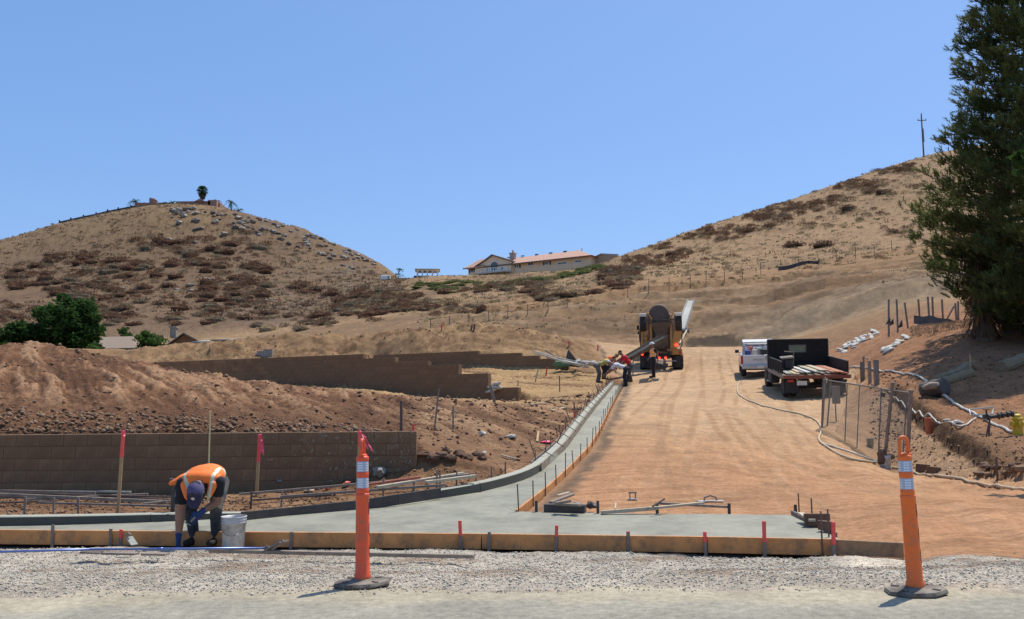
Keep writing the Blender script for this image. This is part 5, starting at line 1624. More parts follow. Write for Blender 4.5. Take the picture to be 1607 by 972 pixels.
for i in range(46):
    px = rr.uniform(270, 400); py = float(LCREST(px)) + abs(rr.gauss(0, 1)) * 12 + 2
    rock(rr.uniform(6, 14), px, py, rr.randint(0, 1), 'grey rock in the outcrop near the left hilltop', 'rocks of the outcrop near the left hilltop')
for i in range(50):
    px = rr.uniform(400, 560); py = float(LCREST(px)) + rr.uniform(0, 26)
    rock(rr.uniform(5, 13), px, py, rr.randint(0, 1), 'grey rock on the right shoulder of the left hill', 'rocks on the right shoulder of the left hill')

for i in range(34):
    px = rr.uniform(385, 590); py = float(LCREST(px)) + rr.uniform(-2.5, 3)
    rock(rr.uniform(5, 12), px, py, rr.randint(0, 1), 'dark rock breaking the skyline of the left hill', 'rocks on the skyline of the left hill')
# ------------------------------------------------------------------ leafy trees
def leaf_cloud(mb, c, r, n, s, rr, flat=.9, mi=0, droop=0.0):
    for _ in range(n):
        a = rr.uniform(0, 6.283); z = rr.uniform(-1, 1); k = rr.uniform(.25, 1) ** .4
        d = Vector((math.cos(a) * math.sqrt(1 - z * z), math.sin(a) * math.sqrt(1 - z * z), z * flat))
        p = Vector(c) + d * r * k * rr.uniform(.85, 1.1)
        u = Vector((rr.uniform(-1, 1), rr.uniform(-1, 1), rr.uniform(-.6, .6))).normalized(); w = Vector((rr.uniform(-1, 1), rr.uniform(-1, 1), rr.uniform(-.3, .9) - droop)).normalized()
        ss = s * rr.uniform(.6, 1.3)
        mb.add([p, p + u * ss * .5 + w * ss * .5, p + w * ss, p - u * ss * .5 + w * ss * .5], [(0, 1, 2, 3)], mi)
BARK = mat('bark', (.14, .10, .075), .9, .25, 5, .02, 20)
def leafy_tree(name, p, h, wdt, clumps, leaf, n, s, label, seed, mats_, trunk_r=.2, grp=None, sq=1.0):
    rr = random.Random(seed)
    root = thing(name, label, 'tree', p, group=grp)
    t = MB(); t.tube([(0, 0, -.5), (.05, 0, h * .2), (-.05, .1, h * .45), (0, 0, h * .7)], [trunk_r, trunk_r * .85, trunk_r * .6, trunk_r * .25], 8)
    c = MB()
    for i in range(clumps):
        a = rr.uniform(0, 6.283); zz = rr.uniform(.22, 1.0) if sq >= 1 else rr.uniform(.35, 1)
        prof = math.sin(min(1, (zz - .05) * 1.0) * math.pi) ** .55 if zz < .97 else .35
        rad = wdt / 2 * prof * rr.uniform(.3, .86)
        cc = Vector((math.cos(a) * rad, math.sin(a) * rad, h * zz * .88))
        t.tube([(0, 0, h * min(.6, zz * .55)), cc * .6 + Vector((0, 0, h * zz * .28)), cc], [trunk_r * .35, trunk_r * .2, trunk_r * .08], 5)
        leaf_cloud(c, cc, wdt * rr.uniform(.11, .19), n, s, rr, .75, rr.randrange(len(mats_)))
    t.build('trunk', BARK, root, fix=False); c.build('crown', mats_, root, fix=False)
    return root
G1 = [leafcol('leaf_deep_green', (.028, .062, .016), .35), leafcol('leaf_mid_green', (.045, .095, .022), .35)]
G2 = [leafcol('leaf_bright_green', (.075, .14, .03), .3), leafcol('leaf_mid_green2', (.055, .11, .028), .3)]
def ground_tree(px, py, Y): return Vector((A(px) * Y, Y, min(zat(A(px) * Y, Y), pt(px, py, Y).z)))
leafy_tree('leafy_tree', ground_tree(103, 560, 92), 8.2, 7.2, 60, None, 190, .42, 'large dark green round tree at the left behind the soil mound', 3, G1, .35)
leafy_tree('leafy_tree', ground_tree(30, 565, 92), 4.9, 6.0, 34, None, 170, .40, 'lower dark green tree at the left edge beside the large round one', 4, G1, .25)
leafy_tree('leafy_tree', ground_tree(-15, 565, 90), 4.6, 5.0, 30, None, 160, .40, 'dark green tree cut by the left edge of the picture', 14, G1, .25)
leafy_tree('leafy_tree', ground_tree(232, 552, 96), 3.6, 3.6, 26, None, 120, .26, 'small bright green tree between the two low roofs', 5, G2, .12)
leafy_tree('leafy_tree', ground_tree(193, 548, 112), 3.6, 3.0, 14, None, 70, .3, 'small leafy bush behind the left low roof', 6, G2, .1)
leafy_tree('leafy_tree', ground_tree(143, 556, 88), 3.0, 2.4, 14, None, 80, .3, 'pale green shrub at the foot of the large round tree', 7, G2, .1)
leafy_tree('young_tree', hit(625, 434, 150) , 3.0, 3.6, 10, None, 22, .34, 'small sparse green tree on the ridge left of the white pavilion', 8, G2, .06)

# low houses behind the mound
M_ROOFT = mat('shingle_tan', (.27, .20, .14), .9, .12, 3, .01, 20); M_STU = mat('stucco_brown', (.30, .17, .09), .9, .1, 3); M_DARKG = mat('dark_opening', (.03, .028, .025), .5, .1, 3)
h1 = thing('low_house', 'low house with tan hip roof behind the mound, left of the small bright tree', 'house', (A(182) * 105, 105, pt(182, 560, 105).z))
bz = h1.location.z; W = lambda px, py, Y=105: pt(px, py, Y) - h1.location
m = MB(); a_, b_, c_, d_ = W(144, 547), W(213, 546), W(208, 528, 109), W(160, 529, 109)
m.add([a_, b_, c_, d_, a_ - Vector((0, 0, .22)), b_ - Vector((0, 0, .22)), c_ + Vector((0, 6, -1.5)), d_ + Vector((-1, 6, -1.5))], [(0, 1, 2, 3), (0, 4, 5, 1), (3, 2, 6, 7), (1, 5, 6, 2), (0, 3, 7, 4), (4, 7, 6, 5)]); m.build('roof', M_ROOFT, h1)
m = MB(); m.box((a_ + b_) / 2 + Vector((0, 3.2, -1.9)), ((b_ - a_).length * .9, 4.5, 3.3)); m.build('wall', M_STU, h1)
for k_, xx in enumerate((-1.6, 1.2)):
    m = MB(); m.box((a_ + b_) / 2 + Vector((xx, .93, -1.1)), (1.0, .06, 1.0)); m.build('window', M_DARKG, h1)
for xx in (.06, .35, .65, .94):
    m = MB(); pz = a_.lerp(b_, xx); m.box(pz + Vector((0, .25, -1.5)), (.14, .14, 2.6)); m.build('porch_post', M_STU, h1)
h2 = thing('low_house', 'low house with brown gable end behind the mound, right of the small bright tree', 'house', (A(275) * 105, 105, pt(275, 560, 105).z))
W = lambda px, py, Y=105: pt(px, py, Y) - h2.location
m = MB(); e0, pk, e1 = W(262, 545), W(290, 524), W(312, 536)
m.add([e0 - Vector((0, 0, 2)), e1 - Vector((0, 0, 2.6)), e1, pk, e0] + [q + Vector((-3.5, 9, 0)) for q in (e0 - Vector((0, 0, 2)), e1 - Vector((0, 0, 2.6)), e1, pk, e0)],
      [(0, 1, 2, 3, 4), (5, 9, 8, 7, 6), (0, 4, 9, 5), (1, 6, 7, 2)]); m.build('wall', mat('stucco_orange', (.33, .16, .07), .9, .1, 3), h2)
m = MB()
for a_, b_ in ((e0 + Vector((-.5, 0, -.3)), pk), (pk, e1 + Vector((.4, 0, -.2)))):
    o1, o2 = Vector((0, -.5, .12)), Vector((-3.7, 9.3, .12))
    m.add([a_ + o1, b_ + o1, b_ + o2, a_ + o2, a_ + o1 - Vector((0, 0, .16)), b_ + o1 - Vector((0, 0, .16)), b_ + o2 - Vector((0, 0, .16)), a_ + o2 - Vector((0, 0, .16))], [(0, 1, 2, 3), (7, 6, 5, 4), (0, 4, 5, 1), (2, 6, 7, 3), (1, 5, 6, 2), (0, 3, 7, 4)])
m.build('roof', M_ROOFT, h2)
m = MB(); c0 = W(273, 523, 109); m.box(c0, (.75, .75, 1.2), bev=.03); m.box(c0 + Vector((0, 0, .7)), (.95, .95, .16)); m.build('chimney', RK[0], h2)
h3 = thing('shed', 'low flat sheds with grey roofs right of the brown gable', 'shed', pt(325, 545, 100))
for k_, (x0, x1, y0_, y1_) in enumerate(((300, 330, 534, 545), (330, 360, 531, 543))):
    m = MB(); a_ = pt(x0, y0_, 98) - h3.location; b_ = pt(x1, y0_, 98) - h3.location; m.box((a_ + b_) / 2 + Vector((0, 2, 0)), ((b_ - a_).length, 4, .12), Euler((.12, 0, 0))); m.build('roof', M_ROOFT if k_ else M_CONW, h3)
    m = MB(); m.box((a_ + b_) / 2 + Vector((0, 2, -.7)), ((b_ - a_).length * .9, 3.4, 1.2)); m.build('wall', M_OLDW, h3)
# pallet of grey blocks with tape, on the ridge
pb = thing('block_stack', 'stack of grey concrete blocks with orange tape on the far soil ridge', 'block stack', on(415, 58.5, -.1)); pb.scale = (.62, .62, .62)
m = MB()
GB = mat('grey_block', (.34, .31, .26), .9, .12, 5)
rr = random.Random(4)
for ix in range(5):
    for iz in range(5 - (1 if ix < 2 else 0)):
        m = MB(); m.box(((ix - 2) * .42 * .8, 0, .12 + iz * .2), (.32, .36, .19), bev=.01); m.build('block', GB, pb)
m = MB()
for k_ in range(4): m.bar((-.9 + k_ * .5, -.2, 1.05 + .3 * (k_ % 2)), (-.7 + k_ * .5, -.2, .8), .05, .02)
m.build('tape', MATS['orange_tape'], pb)
for (px, py, lb) in ((693, 517, 'tiny orange flag on the far soil ridge, left'), (893, 541, 'tiny orange lath on the soil behind the pipes, left of two'), (938, 548, 'orange lath cluster behind the pipes, right of two')):
    p = hit(px, py + 3, 45)
    stake(px, py - 6, p.y, p.z, .09, .7, M_LATH, label=lb, t=.04)
p = hit(743, 520, 50)
stake(741, 510, p.y, p.z, .10, 0, M_BLACKB, label='dark leaning post with pale tip on the far soil ridge, left of a pair', lean=R(10), t=.08)
stake(745, 509, p.y, p.z, .10, 0, M_BLACKB, label='dark leaning post with yellow tip on the far soil ridge, right of a pair', lean=R(8), t=.08)

# ------------------------------------------------------------------ house on the saddle
YH = 205.0
HZ = lambda px, py, Y: pt(px, py, Y)
M_STUC = mat('stucco_beige', (.78, .60, .40), .9, .06, .6); M_TILE = mat('clay_tile', (.50, .29, .20), .85, .15, 1.2, .03, 6); M_TRIM = mat('white_trim', (.78, .76, .70), .6, .05, 3)
M_GLS = mat('window_glass', (.07, .09, .115), .12, .15, .6, spec=.8); M_SHUT = mat('dark_shutter', (.05, .045, .045), .6, .1, 3); M_TRIMD = mat('dark_eave', (.14, .10, .075), .8, .1, 3)
hl_ = pt(735, 433, 226); hr_ = pt(930, 417, 208)
house = thing('hilltop_house', 'long beige stucco house with red tile roof on the ridge between the hills', 'house', (hl_.x, hl_.y, hl_.z - .5), rz=math.atan2(hr_.y - hl_.y, hr_.x - hl_.x))
Hinv = Matrix.Rotation(-house.rotation_euler.z, 3, 'Z')
Hh = lambda v: Hinv @ (Vector(v) - Vector(house.location))
def hp(px, py, d=0.0):
    """local point on the facade plane (local y = d) seen at px,py"""
    r0 = ray(px, py); C0 = Hh((0, 0, CAM_H)); r1 = Hinv @ r0
    k = (d - C0.y) / r1.y
    return C0 + r1 * k
m = MB()
zb = -6
wl0, wl1 = hp(735, 431), hp(935, 415)
def wallbox(x0, x1, y0, y1, z0, z1, name='wall', mt=None):
    mm = MB(); mm.box(((x0 + x1) / 2, (y0 + y1) / 2, (z0 + z1) / 2), (x1 - x0, y1 - y0, z1 - z0)); return mm.build(name, mt or M_STUC, house)
eL = hp(735, 421.5).z; xg0, xg1 = hp(762, 420).x, hp(806, 420).x
x0 = wl0.x; x1 = hp(926, 404).x
eM = hp(810, 412.5).z; eR = hp(926, 403).z; eave = (eM + eR) / 2
wallbox(x0, xg1, 0, 12, zb, eL)
wallbox(xg1 + .0, x1, .4, 12, zb, eave)
# gable front with swept roof
gz0 = hp(762, 419).z; gpk = hp(773, 400.5, -.6); gx0 = hp(746, 416).x; gx1 = hp(804, 412).x
m = MB(); prof = [(gx0, zb), (gx0 + .3, gpk.z - 2.6), (gpk.x - 2.2, gpk.z - 1.3), (gpk.x, gpk.z), (gx1, gpk.z - 1.9), (gx1, zb)]
m.prism(prof, -.6, 5, 'y'); m.build('gable', M_STUC, house)
m = MB()
rp = [(gx0 - 1.0, gpk.z - 3.1), (gpk.x - 2.4, gpk.z - 1.2), (gpk.x, gpk.z + .15), (gx1 + .4, gpk.z - 2.0)]
for (xa, za), (xb, zb2) in zip(rp[:-1], rp[1:]):
    m.add([(xa, -1.1, za), (xb, -1.1, zb2), (xb, 6.5, zb2), (xa, 6.5, za), (xa, -1.1, za - .3), (xb, -1.1, zb2 - .3), (xb, 6.5, zb2 - .3), (xa, 6.5, za - .3)], [(0, 1, 2, 3), (7, 6, 5, 4), (0, 4, 5, 1), (2, 6, 7, 3), (1, 5, 6, 2), (0, 3, 7, 4)])
m.build('gable_roof', [M_TRIMD], house)
m = MB()
rdz = hp(908, 393, 6).z; rdx = hp(908, 393, 6).x; rlx = hp(787, 404, 6).x; rlz = rdz - .1
xe0 = x0 - 1.0; xe1 = x1 + .9
E = lambda x, y, z: (x, y, z)
v = [E(xe0, -1.0, eL - .05), E(gx1, -.8, eave - .1), E(xe1, -.6, eave), E(xe1, 13, eave), E(xe0, 13, eL - .05), E(rdx, 6, rdz), E(rlx - 2, 6, rdz - .25), E(gpk.x - 3, 5.5, gpk.z - 1.4)]
m.add(v, [(0, 1, 6, 7), (1, 2, 5, 6), (2, 3, 5), (3, 4, 7, 6, 5), (4, 0, 7), (0, 4, 3, 2, 1)])
m.build('roof', M_TILE, house)
m = MB(); m.bar((xe0, -1.02, eL - .15), (gx1, -.82, eave - .2), .12, .3); m.bar((gx1, -.84, eave - .2), (xe1, -.64, eave - .1), .12, .3); m.build('eave_board', M_TRIMD, house)
m = MB(); q_ = [hp(728, 421, -1.3), hp(760, 417.5, -1.3), hp(760, 405.5, 3), hp(750, 409, 3)]; m.add(q_ + [p + Vector((0, 0, -.25)) for p in q_], [(0, 1, 2, 3), (7, 6, 5, 4), (0, 4, 5, 1), (1, 5, 6, 2), (2, 6, 7, 3), (3, 7, 4, 0)]); m.build('side_roof', M_TILE, house)
ch = hp(805, 411, 4); m = MB(); m.box((ch.x, 4, ch.z + .2), (1.25, 1.1, 3.6)); m.box((ch.x, 4, ch.z + 2.1), (1.5, 1.3, .35)); m.box((ch.x, 4, ch.z + 2.6), (.35, .35, .7)); m.build('chimney', mat('chimney_pink', (.50, .34, .27), .9, .1, 3), house)
v_ = hp(913, 393, 7); m = MB(); m.tube([(v_.x, 7, v_.z - 1), (v_.x, 7, v_.z + .5)], .2, 8); m.build('roof_vent', M_TRIM, house)
for k_ in range(5):
    xx = rlx + (rdx - rlx) * (k_ + .6) / 5.5; m = MB(); m.box((xx, 5.8, rdz + .05), (.9, .3, .22)); m.build('ridge_vent', M_SHUT, house)
def window(x0p, y0p, x1p, y1p, d, shutters=False, name='window', arch=False):
    a = hp(x0p, y1p, d); b = hp(x1p, y0p, d)
    f = MB(); cx, cz = (a.x + b.x) / 2, (a.z + b.z) / 2; w, h = b.x - a.x, b.z - a.z
    y = d - .04
    for bx, bz_, bw, bh in ((cx, a.z, w + .2, .14), (cx, b.z, w + .2, .14), (a.x, cz, .14, h), (b.x, cz, .14, h), (cx, cz, .09, h)):
        f.box((bx, y, bz_), (bw, .1, bh))
    fo = f.build('window', M_TRIM, house)
    g = MB(); g.box((cx, y + .03, cz), (w - .06, .04, h - .06)); g.build('pane', M_GLS, fo)
    if shutters:
        for sx in (a.x - .35, b.x + .35):
            s_ = MB(); s_.box((sx, y, cz), (.42, .07, h)); s_.build('shutter', M_SHUT, fo)
window(738.5, 422.5, 744, 428.5, 0, True)
window(808, 415.2, 814, 421.3, .4, True)
window(829, 412, 837, 417.5, .4, False)
window(855.5, 410.7, 861.5, 416.5, .4, True)
window(875, 411, 889.5, 415.8, .4); window(902, 408, 912.5, 412.8, .4)
window(763.5, 419, 767, 427, -.6); window(771, 417.5, 780, 425.5, -.6); window(785.5, 418, 791, 425, -.6)
# arched light over the door
a = hp(775.5, 415.5, -.66); m = MB(); m.lathe([(1.0, -.05), (1.0, .05)], 20, c=(a.x, -.66, a.z - .3), M=Matrix.Rotation(R(90), 3, 'X')); m.build('arched_window', M_GLS, house)
# deck
m = MB(); a = hp(747, 430, -3); b = hp(795, 426.5, -3); m.box(((a.x + b.x) / 2, -1.9, a.z), (b.x - a.x, 2.8, .3)); m.build('deck', mat('deck_grey', (.45, .45, .43), .8, .1, 2), house)
m = MB()
for k_ in range(13): m.box((a.x + (b.x - a.x) * k_ / 12, -3.2, a.z + .55), (.07, .07, 1.0))
m.box(((a.x + b.x) / 2, -3.2, a.z + 1.05), (b.x - a.x, .08, .08)); m.build('deck_railing', M_TRIM, house)
m = MB()
for k_ in range(5): m.box((a.x + (b.x - a.x) * (k_ + .5) / 5, -2.6, a.z - 1.3), (.18, .18, 2.4))
m.build('deck_post', M_TRIMD, house)
# garage wing at the right
wz = hp(950, 399.5, 3).z; gx0_, gx1_ = hp(925, 402, 3).x, hp(969.5, 400, 3).x
m = MB(); m.prism([(gx0_, -2), (gx0_, wz - 1.0), ((gx0_ + gx1_) / 2 - .5, wz + .1), (gx1_, wz - .5), (gx1_, -2 + 3.5)], 3, 11, 'y'); m.build('side_wing', mat('stucco_shade', (.45, .32, .20), .9, .06, .6), house)
m = MB(); m.bar((gx0_, 2.8, wz - .95), ((gx0_ + gx1_) / 2 - .5, 2.8, wz + .2), .4, .16); m.bar(((gx0_ + gx1_) / 2 - .5, 2.8, wz + .2), (gx1_ + .2, 2.8, wz - .4), .4, .16); m.build('wing_coping', M_TRIMD, house)

# pavilion on the ridge
pv = pt(671, 437, 201)
pav = thing('pavilion', 'white open sided pavilion with low roof on the ridge left of the house', 'pavilion', (pv.x, pv.y, pv.z - .2), rz=.08)
S_ = pv.y / FPX
wd = 38 * S_; m = MB()
for k_ in range(5):
    m = MB(); m.box((-wd * .42 + wd * .84 * k_ / 4, -1.6, 12.5 * S_ / 2), (.28, .28, 12.5 * S_)); m.build('column', M_TRIM, pav)
    if k_ in (0, 4):
        m = MB(); m.box((-wd * .42 + wd * .84 * k_ / 4, 2.0, 12.5 * S_ / 2), (.28, .28, 12.5 * S_)); m.build('column', M_TRIM, pav)
m = MB(); m.box((0, -1.6, 13.0 * S_), (wd * .9, .4, 2.0 * S_)); m.box((0, 2.0, 13.0 * S_), (wd * .9, .4, 2.0 * S_)); m.build('beam', mat('pavilion_beige', (.80, .79, .72), .8, .06, 2), pav)
m = MB()
for k_ in range(4):      # shallow arches between the columns
    x0_ = -wd * .42 + wd * .84 * k_ / 4; x1_ = x0_ + wd * .21
    for j in range(6):
        t0, t1 = j / 6, (j + 1) / 6
        for tt in (t0,):
            hgt = (abs(t0 + .083 - .5) * 2) ** 2 * .7
            m.box((x0_ + (x1_ - x0_) * (t0 + .083), -1.6, 12.0 * S_ - hgt / 2), ((x1_ - x0_) / 6, .3, hgt + .02))
m.build('arch', MATS['pavilion_beige'], pav)
m = MB(); hw = wd * .52; m.add([(-hw, -2.6, 14.0 * S_), (hw, -2.6, 14.0 * S_), (hw, 3.0, 14.0 * S_), (-hw, 3.0, 14.0 * S_), (-hw * .55, .2, 17.0 * S_), (hw * .9, .2, 15.4 * S_)], [(0, 1, 5, 4), (1, 2, 5), (2, 3, 4, 5), (3, 0, 4), (3, 2, 1, 0)]); m.build('roof', MATS['pavilion_beige'], pav)
m = MB(); m.box((-wd * .42, 0, 2.2 * S_), (1.6, 2.2, 4.4 * S_)); m.build('counter', M_SHUT, pav)
tv = hit(605, 440, 150)
tb = thing('storage_tank', 'small white box shaped tank on the ridge left of the sparse tree', 'tank', tv)
m = MB(); m.box((0, 0, .55), (2.2, 1.5, 1.1), bev=.1); m.build('shell', M_TRIM, tb); m = MB(); m.box((.9, -.8, .5), (.5, .1, .9)); m.build('door', M_CONW, tb)

# ------------------------------------------------------------------ house, fence and palms on the left hilltop
YL = 283.0
lh = thing('hilltop_home', 'low reddish house with flat gable roofs along the left hilltop', 'house', pt(270, 324, YL))
LH = lambda px, py, dy=0: pt(px, py - 3.0, YL + dy - 3) - lh.location
M_RB = mat('adobe', (.34, .20, .145), .9, .12, .6); M_RR = mat('roof_adobe', (.30, .155, .11), .9, .12, .8); M_WR = mat('white_roof', (.7, .68, .64), .7, .05, 1)
def lbox(x0, x1, yt, yb, name, mt, dy=0, dep=8):
    a, b = LH(x0, yb, dy), LH(x1, yt, dy); mm = MB(); mm.box(((a.x + b.x) / 2, a.y + dep / 2, (a.z + b.z) / 2 - 1), (b.x - a.x, dep, b.z - a.z + 2)); return mm.build(name, mt, lh)
lbox(214, 345, 321.5, 326, 'wall', M_RB)
lbox(234, 241, 314, 322, 'tower', M_RB, -1, 3)
lbox(276, 330, 318.8, 322, 'roof', M_RR, -2, 9); lbox(326, 340, 317, 324, 'wing', M_RB, -2, 6); lbox(212, 270, 321, 323.2, 'roof', M_RR, -2, 9)
m = MB(); a, b, c = LH(234, 314, -1.2), LH(237, 312.8, -1.2), LH(242.5, 316, -1.2); m.add([a, b, c, a + Vector((0, 4, 0)), b + Vector((0, 4, 0)), c + Vector((0, 4, 0))], [(0, 1, 2), (5, 4, 3), (0, 3, 4, 1), (1, 4, 5, 2)]); m.build('tower_roof', M_WR, lh)
m = MB(); a, b, c = LH(304, 319.5, -2.5), LH(313, 315, -2.5), LH(323, 319.5, -2.5); m.add([a, b, c, a + Vector((0, 7, 0)), b + Vector((0, 7, 0)), c + Vector((0, 7, 0))], [(0, 1, 2), (5, 4, 3), (0, 3, 4, 1), (1, 4, 5, 2), (0, 2, 5, 3)]); m.build('gable_roof', M_RR, lh)
m = MB()
for k_ in range(6):
    a = LH(282 + 6.5 * k_, 324, -.1); m = MB(); m.box((a.x, a.y, a.z), (1.0, .2, .8)); m.build('window', M_DARKG, lh)
fn = thing('ridge_fence', 'long low dark fence running down the crest of the left hill', 'fence', pt(82, 357, 279))
FNp = []
for px, py in ((82, 357), (100, 351.5), (120, 346), (140, 341.5), (158, 337.5), (175, 334), (195, 330), (212, 325.5)):
    g = on(px, 279); FNp.append(Vector((g.x, 279, max(g.z, pt(px, py + 1.0, 279).z))))
m = MB()
for a, b in zip(FNp[:-1], FNp[1:]): m.bar(a - fn.location + Vector((0, 0, .45)), b - fn.location + Vector((0, 0, .45)), .08, 1.1)
m.build('fence_panel', M_SHUT, fn)
for k_ in range(len(FNp)):
    m = MB(); m.box(FNp[k_] - fn.location + Vector((0, 0, .6)), (.35, .35, 1.7)); m.build('post', M_SHUT, fn)
# palms
PALMG = [leafcol('palm_green', (.05, .085, .03), .3)]; PALMD = leafcol('palm_skirt', (.13, .085, .055), .3)
def fan_palm(p, h, cr, label, seed):
    rr = random.Random(seed); root = thing('fan_palm', label, 'palm tree', p)
    t = MB(); t.tube([(0, 0, -.5), (.05, 0, h * .5), (0, 0, h)], [.32, .25, .22], 9); t.build('trunk', BARK, root)
    c = MB()
    for i in range(70):
        a = rr.uniform(0, 6.283); e = rr.uniform(-.9, 1.35); d = Vector((math.cos(a) * math.cos(e), math.sin(a) * math.cos(e), math.sin(e)))
        base = Vector((0, 0, h)) + d * cr * .45; u = d.cross(Vector((0, 0, 1))).normalized() if abs(d.z) < .95 else Vector((1, 0, 0)); w = d.cross(u)
        for k in range(9):
            b_ = (k - 4) / 4 * 1.15
            tip = base + (d * math.cos(b_) + u * math.sin(b_)) * cr * .58 + Vector((0, 0, -.12 * cr))
            s1 = (d * math.cos(b_ + .12) + u * math.sin(b_ + .12)) * cr * .3; s2 = (d * math.cos(b_ - .12) + u * math.sin(b_ - .12)) * cr * .3
            c.add([base, base + s1, tip, base + s2], [(0, 1, 2, 3)])
        c.tube([Vector((0, 0, h)), base], .03, 4)
    c.build('crown', PALMG, root, fix=False)
    s = MB()
    for i in range(60):
        a = rr.uniform(0, 6.283); r_ = cr * rr.uniform(.25, .55); z0 = h - rr.uniform(0, cr * .5)
        s.add([(math.cos(a) * .2, math.sin(a) * .2, z0), (math.cos(a + .3) * r_, math.sin(a + .3) * r_, z0 - cr * .5), (math.cos(a) * r_ * .8, math.sin(a) * r_ * .8, z0 - cr * .95), (math.cos(a - .3) * r_, math.sin(a - .3) * r_, z0 - cr * .5)], [(0, 1, 2, 3)])
    s.build('dead_fronds', PALMD, root, fix=False)
def feather_palm(p, h, cr, label, seed, n=16, ez=(-.2, 1.3)):
    rr = random.Random(seed); root = thing('feather_palm', label, 'palm tree', p)
    t = MB(); t.tube([(0, 0, -.5), (.1, 0, h * .5), (0, 0, h)], [.25, .2, .16], 8); t.build('trunk', BARK, root)
    c = MB()
    for i in range(n):
        a = 6.283 * i / n + rr.uniform(-.2, .2); e = rr.uniform(*ez); pts = []
        for k in range(9):
            t_ = k / 8; r_ = cr * t_; z = h + cr * (math.sin(e) * t_ - .75 * t_ * t_)
            pts.append(Vector((math.cos(a) * r_ * math.cos(e * .8), math.sin(a) * r_ * math.cos(e * .8), z)))
        u = Vector((-math.sin(a), math.cos(a), 0))
        for k in range(8):
            for sgn in (1, -1):
                for j in range(2):
                    q0 = pts[k].lerp(pts[k + 1], j * .5); q1 = pts[k].lerp(pts[k + 1], j * .5 + .3)
                    tip = q0.lerp(pts[k + 1], .8) + u * sgn * cr * .22 * math.sin(math.pi * (k + 1) / 9.5) + Vector((0, 0, -cr * .1))
                    c.add([q0, q1, tip], [(0, 1, 2)])
        c.tube(pts, [.06 - .006 * k for k in range(9)], 4)
    c.build('crown', PALMG, root, fix=False)
def palm_base(px, py, Y=281): return pt(px, py, Y)
fan_palm(palm_base(317, 321), 4.5, 2.1, 'tall fan palm with brown skirt on top of the left hill', 1)
feather_palm(palm_base(212, 326), 2.0, 2.6, 'feathery palm at the left end of the hilltop house', 2)
feather_palm(palm_base(228, 324), .8, 1.4, 'small low palm right of the leftmost feathery palm', 12, 10)
feather_palm(palm_base(258, 323, 276), .8, 1.5, 'low dark palm in front of the hilltop house, left of two', 13, 10)
feather_palm(palm_base(271, 323, 276), 1.0, 1.9, 'low dark palm in front of the hilltop house, right of two', 14, 12)
feather_palm(palm_base(340, 324), 1.6, 2.0, 'thin palm right of the fan palm on the left hilltop', 3, 12)
feather_palm(palm_base(362, 333), 3.2, 2.4, 'feathery palm standing among the rocks right of the hilltop', 4)
feather_palm(palm_base(374, 342), 2.3, 2.5, 'lower drooping palm at the right end of the hilltop row', 5)

# utility pole on the right hill
up = thing('utility_pole', 'tall timber utility pole with crossarm on the right hill crest', 'utility pole', pt(1450, 250, 198))
m = MB(); hh = 10.6; m.tube([(0, 0, -1), (0, 0, hh)], [.2, .14], 8); m.build('pole', BARK, up)
m = MB(); m.box((0, -.15, hh - 1.5), (2.0, .12, .16)); m.build('crossarm', BARK, up)
for xx in (-.9, 0, .9):
    m = MB(); m.lathe([(.06, 0), (.11, .1), (.06, .3)], 8, c=(xx, -.15, hh - 1.4 if xx else hh)); m.build('insulator', M_CONW, up)
m = MB(); m.box((.28, 0, hh - 5), (.12, .12, 3.2)); m.build('conduit', BARK, up)

# field fence posts strung over the slopes
WIREP = mat('steel_post', (.11, .10, .09), .7, .2, 6)
pm = MB(); pm.box((0, 0, .75), (.06, .06, 1.7)); pmesh = pm.mesh('fence_post', WIREP)
lines_f = [[(985, 462), (1018, 455), (1050, 452), (1083, 446), (1108, 442), (1137, 437), (1165, 432), (1194, 425), (1225, 420), (1254, 415), (1285, 411), (1313, 404), (1343, 400), (1372, 396), (1400, 390), (1430, 387)],
           [(675, 512), (705, 508), (736, 501), (767, 497), (797, 492), (828, 488), (860, 482), (890, 476)]]
for li, L in enumerate(lines_f):
    rt = thing('wire_fence', ('thin wire fence of steel posts crossing the right hillside' if li == 0 else 'thin wire fence of steel posts low in the saddle, above the soil ridge'), 'wire fence', hit(L[0][0], L[0][1] + 6, 66) or pt(*L[0], 110))
    pts_ = []
    for px, py in L:
        p = hit(px, py + 6, 66)
        if p is None: continue
        o = bpy.data.objects.new('post', pmesh); COL.objects.link(o); o.parent = rt; o.location = p - rt.location; o.rotation_euler = (0, rng.uniform(-.06, .06), 0); o.scale = (1, 1, 1 if li == 0 else .62); pts_.append(o.location.copy())
    m = MB()
    for a, b in zip(pts_[:-1], pts_[1:]):
        for zz in ((.7, 1.1, 1.5) if li == 0 else (.5, .9)): m.bar(a + Vector((0, 0, zz)), b + Vector((0, 0, zz)), .012, .012)
    m.build('wire', WIREP, rt)
sf = thing('silt_fence', 'fallen black silt fence along the right hillside', 'silt fence', hit(1262, 415, 66) or pt(1262, 415, 120))
m = MB()
P_ = [hit(px, py, 66) for px, py in ((1222, 425), (1240, 422), (1255, 417), (1268, 415), (1285, 415))]
for a, b in zip(P_[:-1], P_[1:]):
    if a and b: m.bar(a - sf.location + Vector((0, 0, .25)), b - sf.location + Vector((0, 0, .2)), .3, .5)
m.build('fabric', M_SHUT, sf)
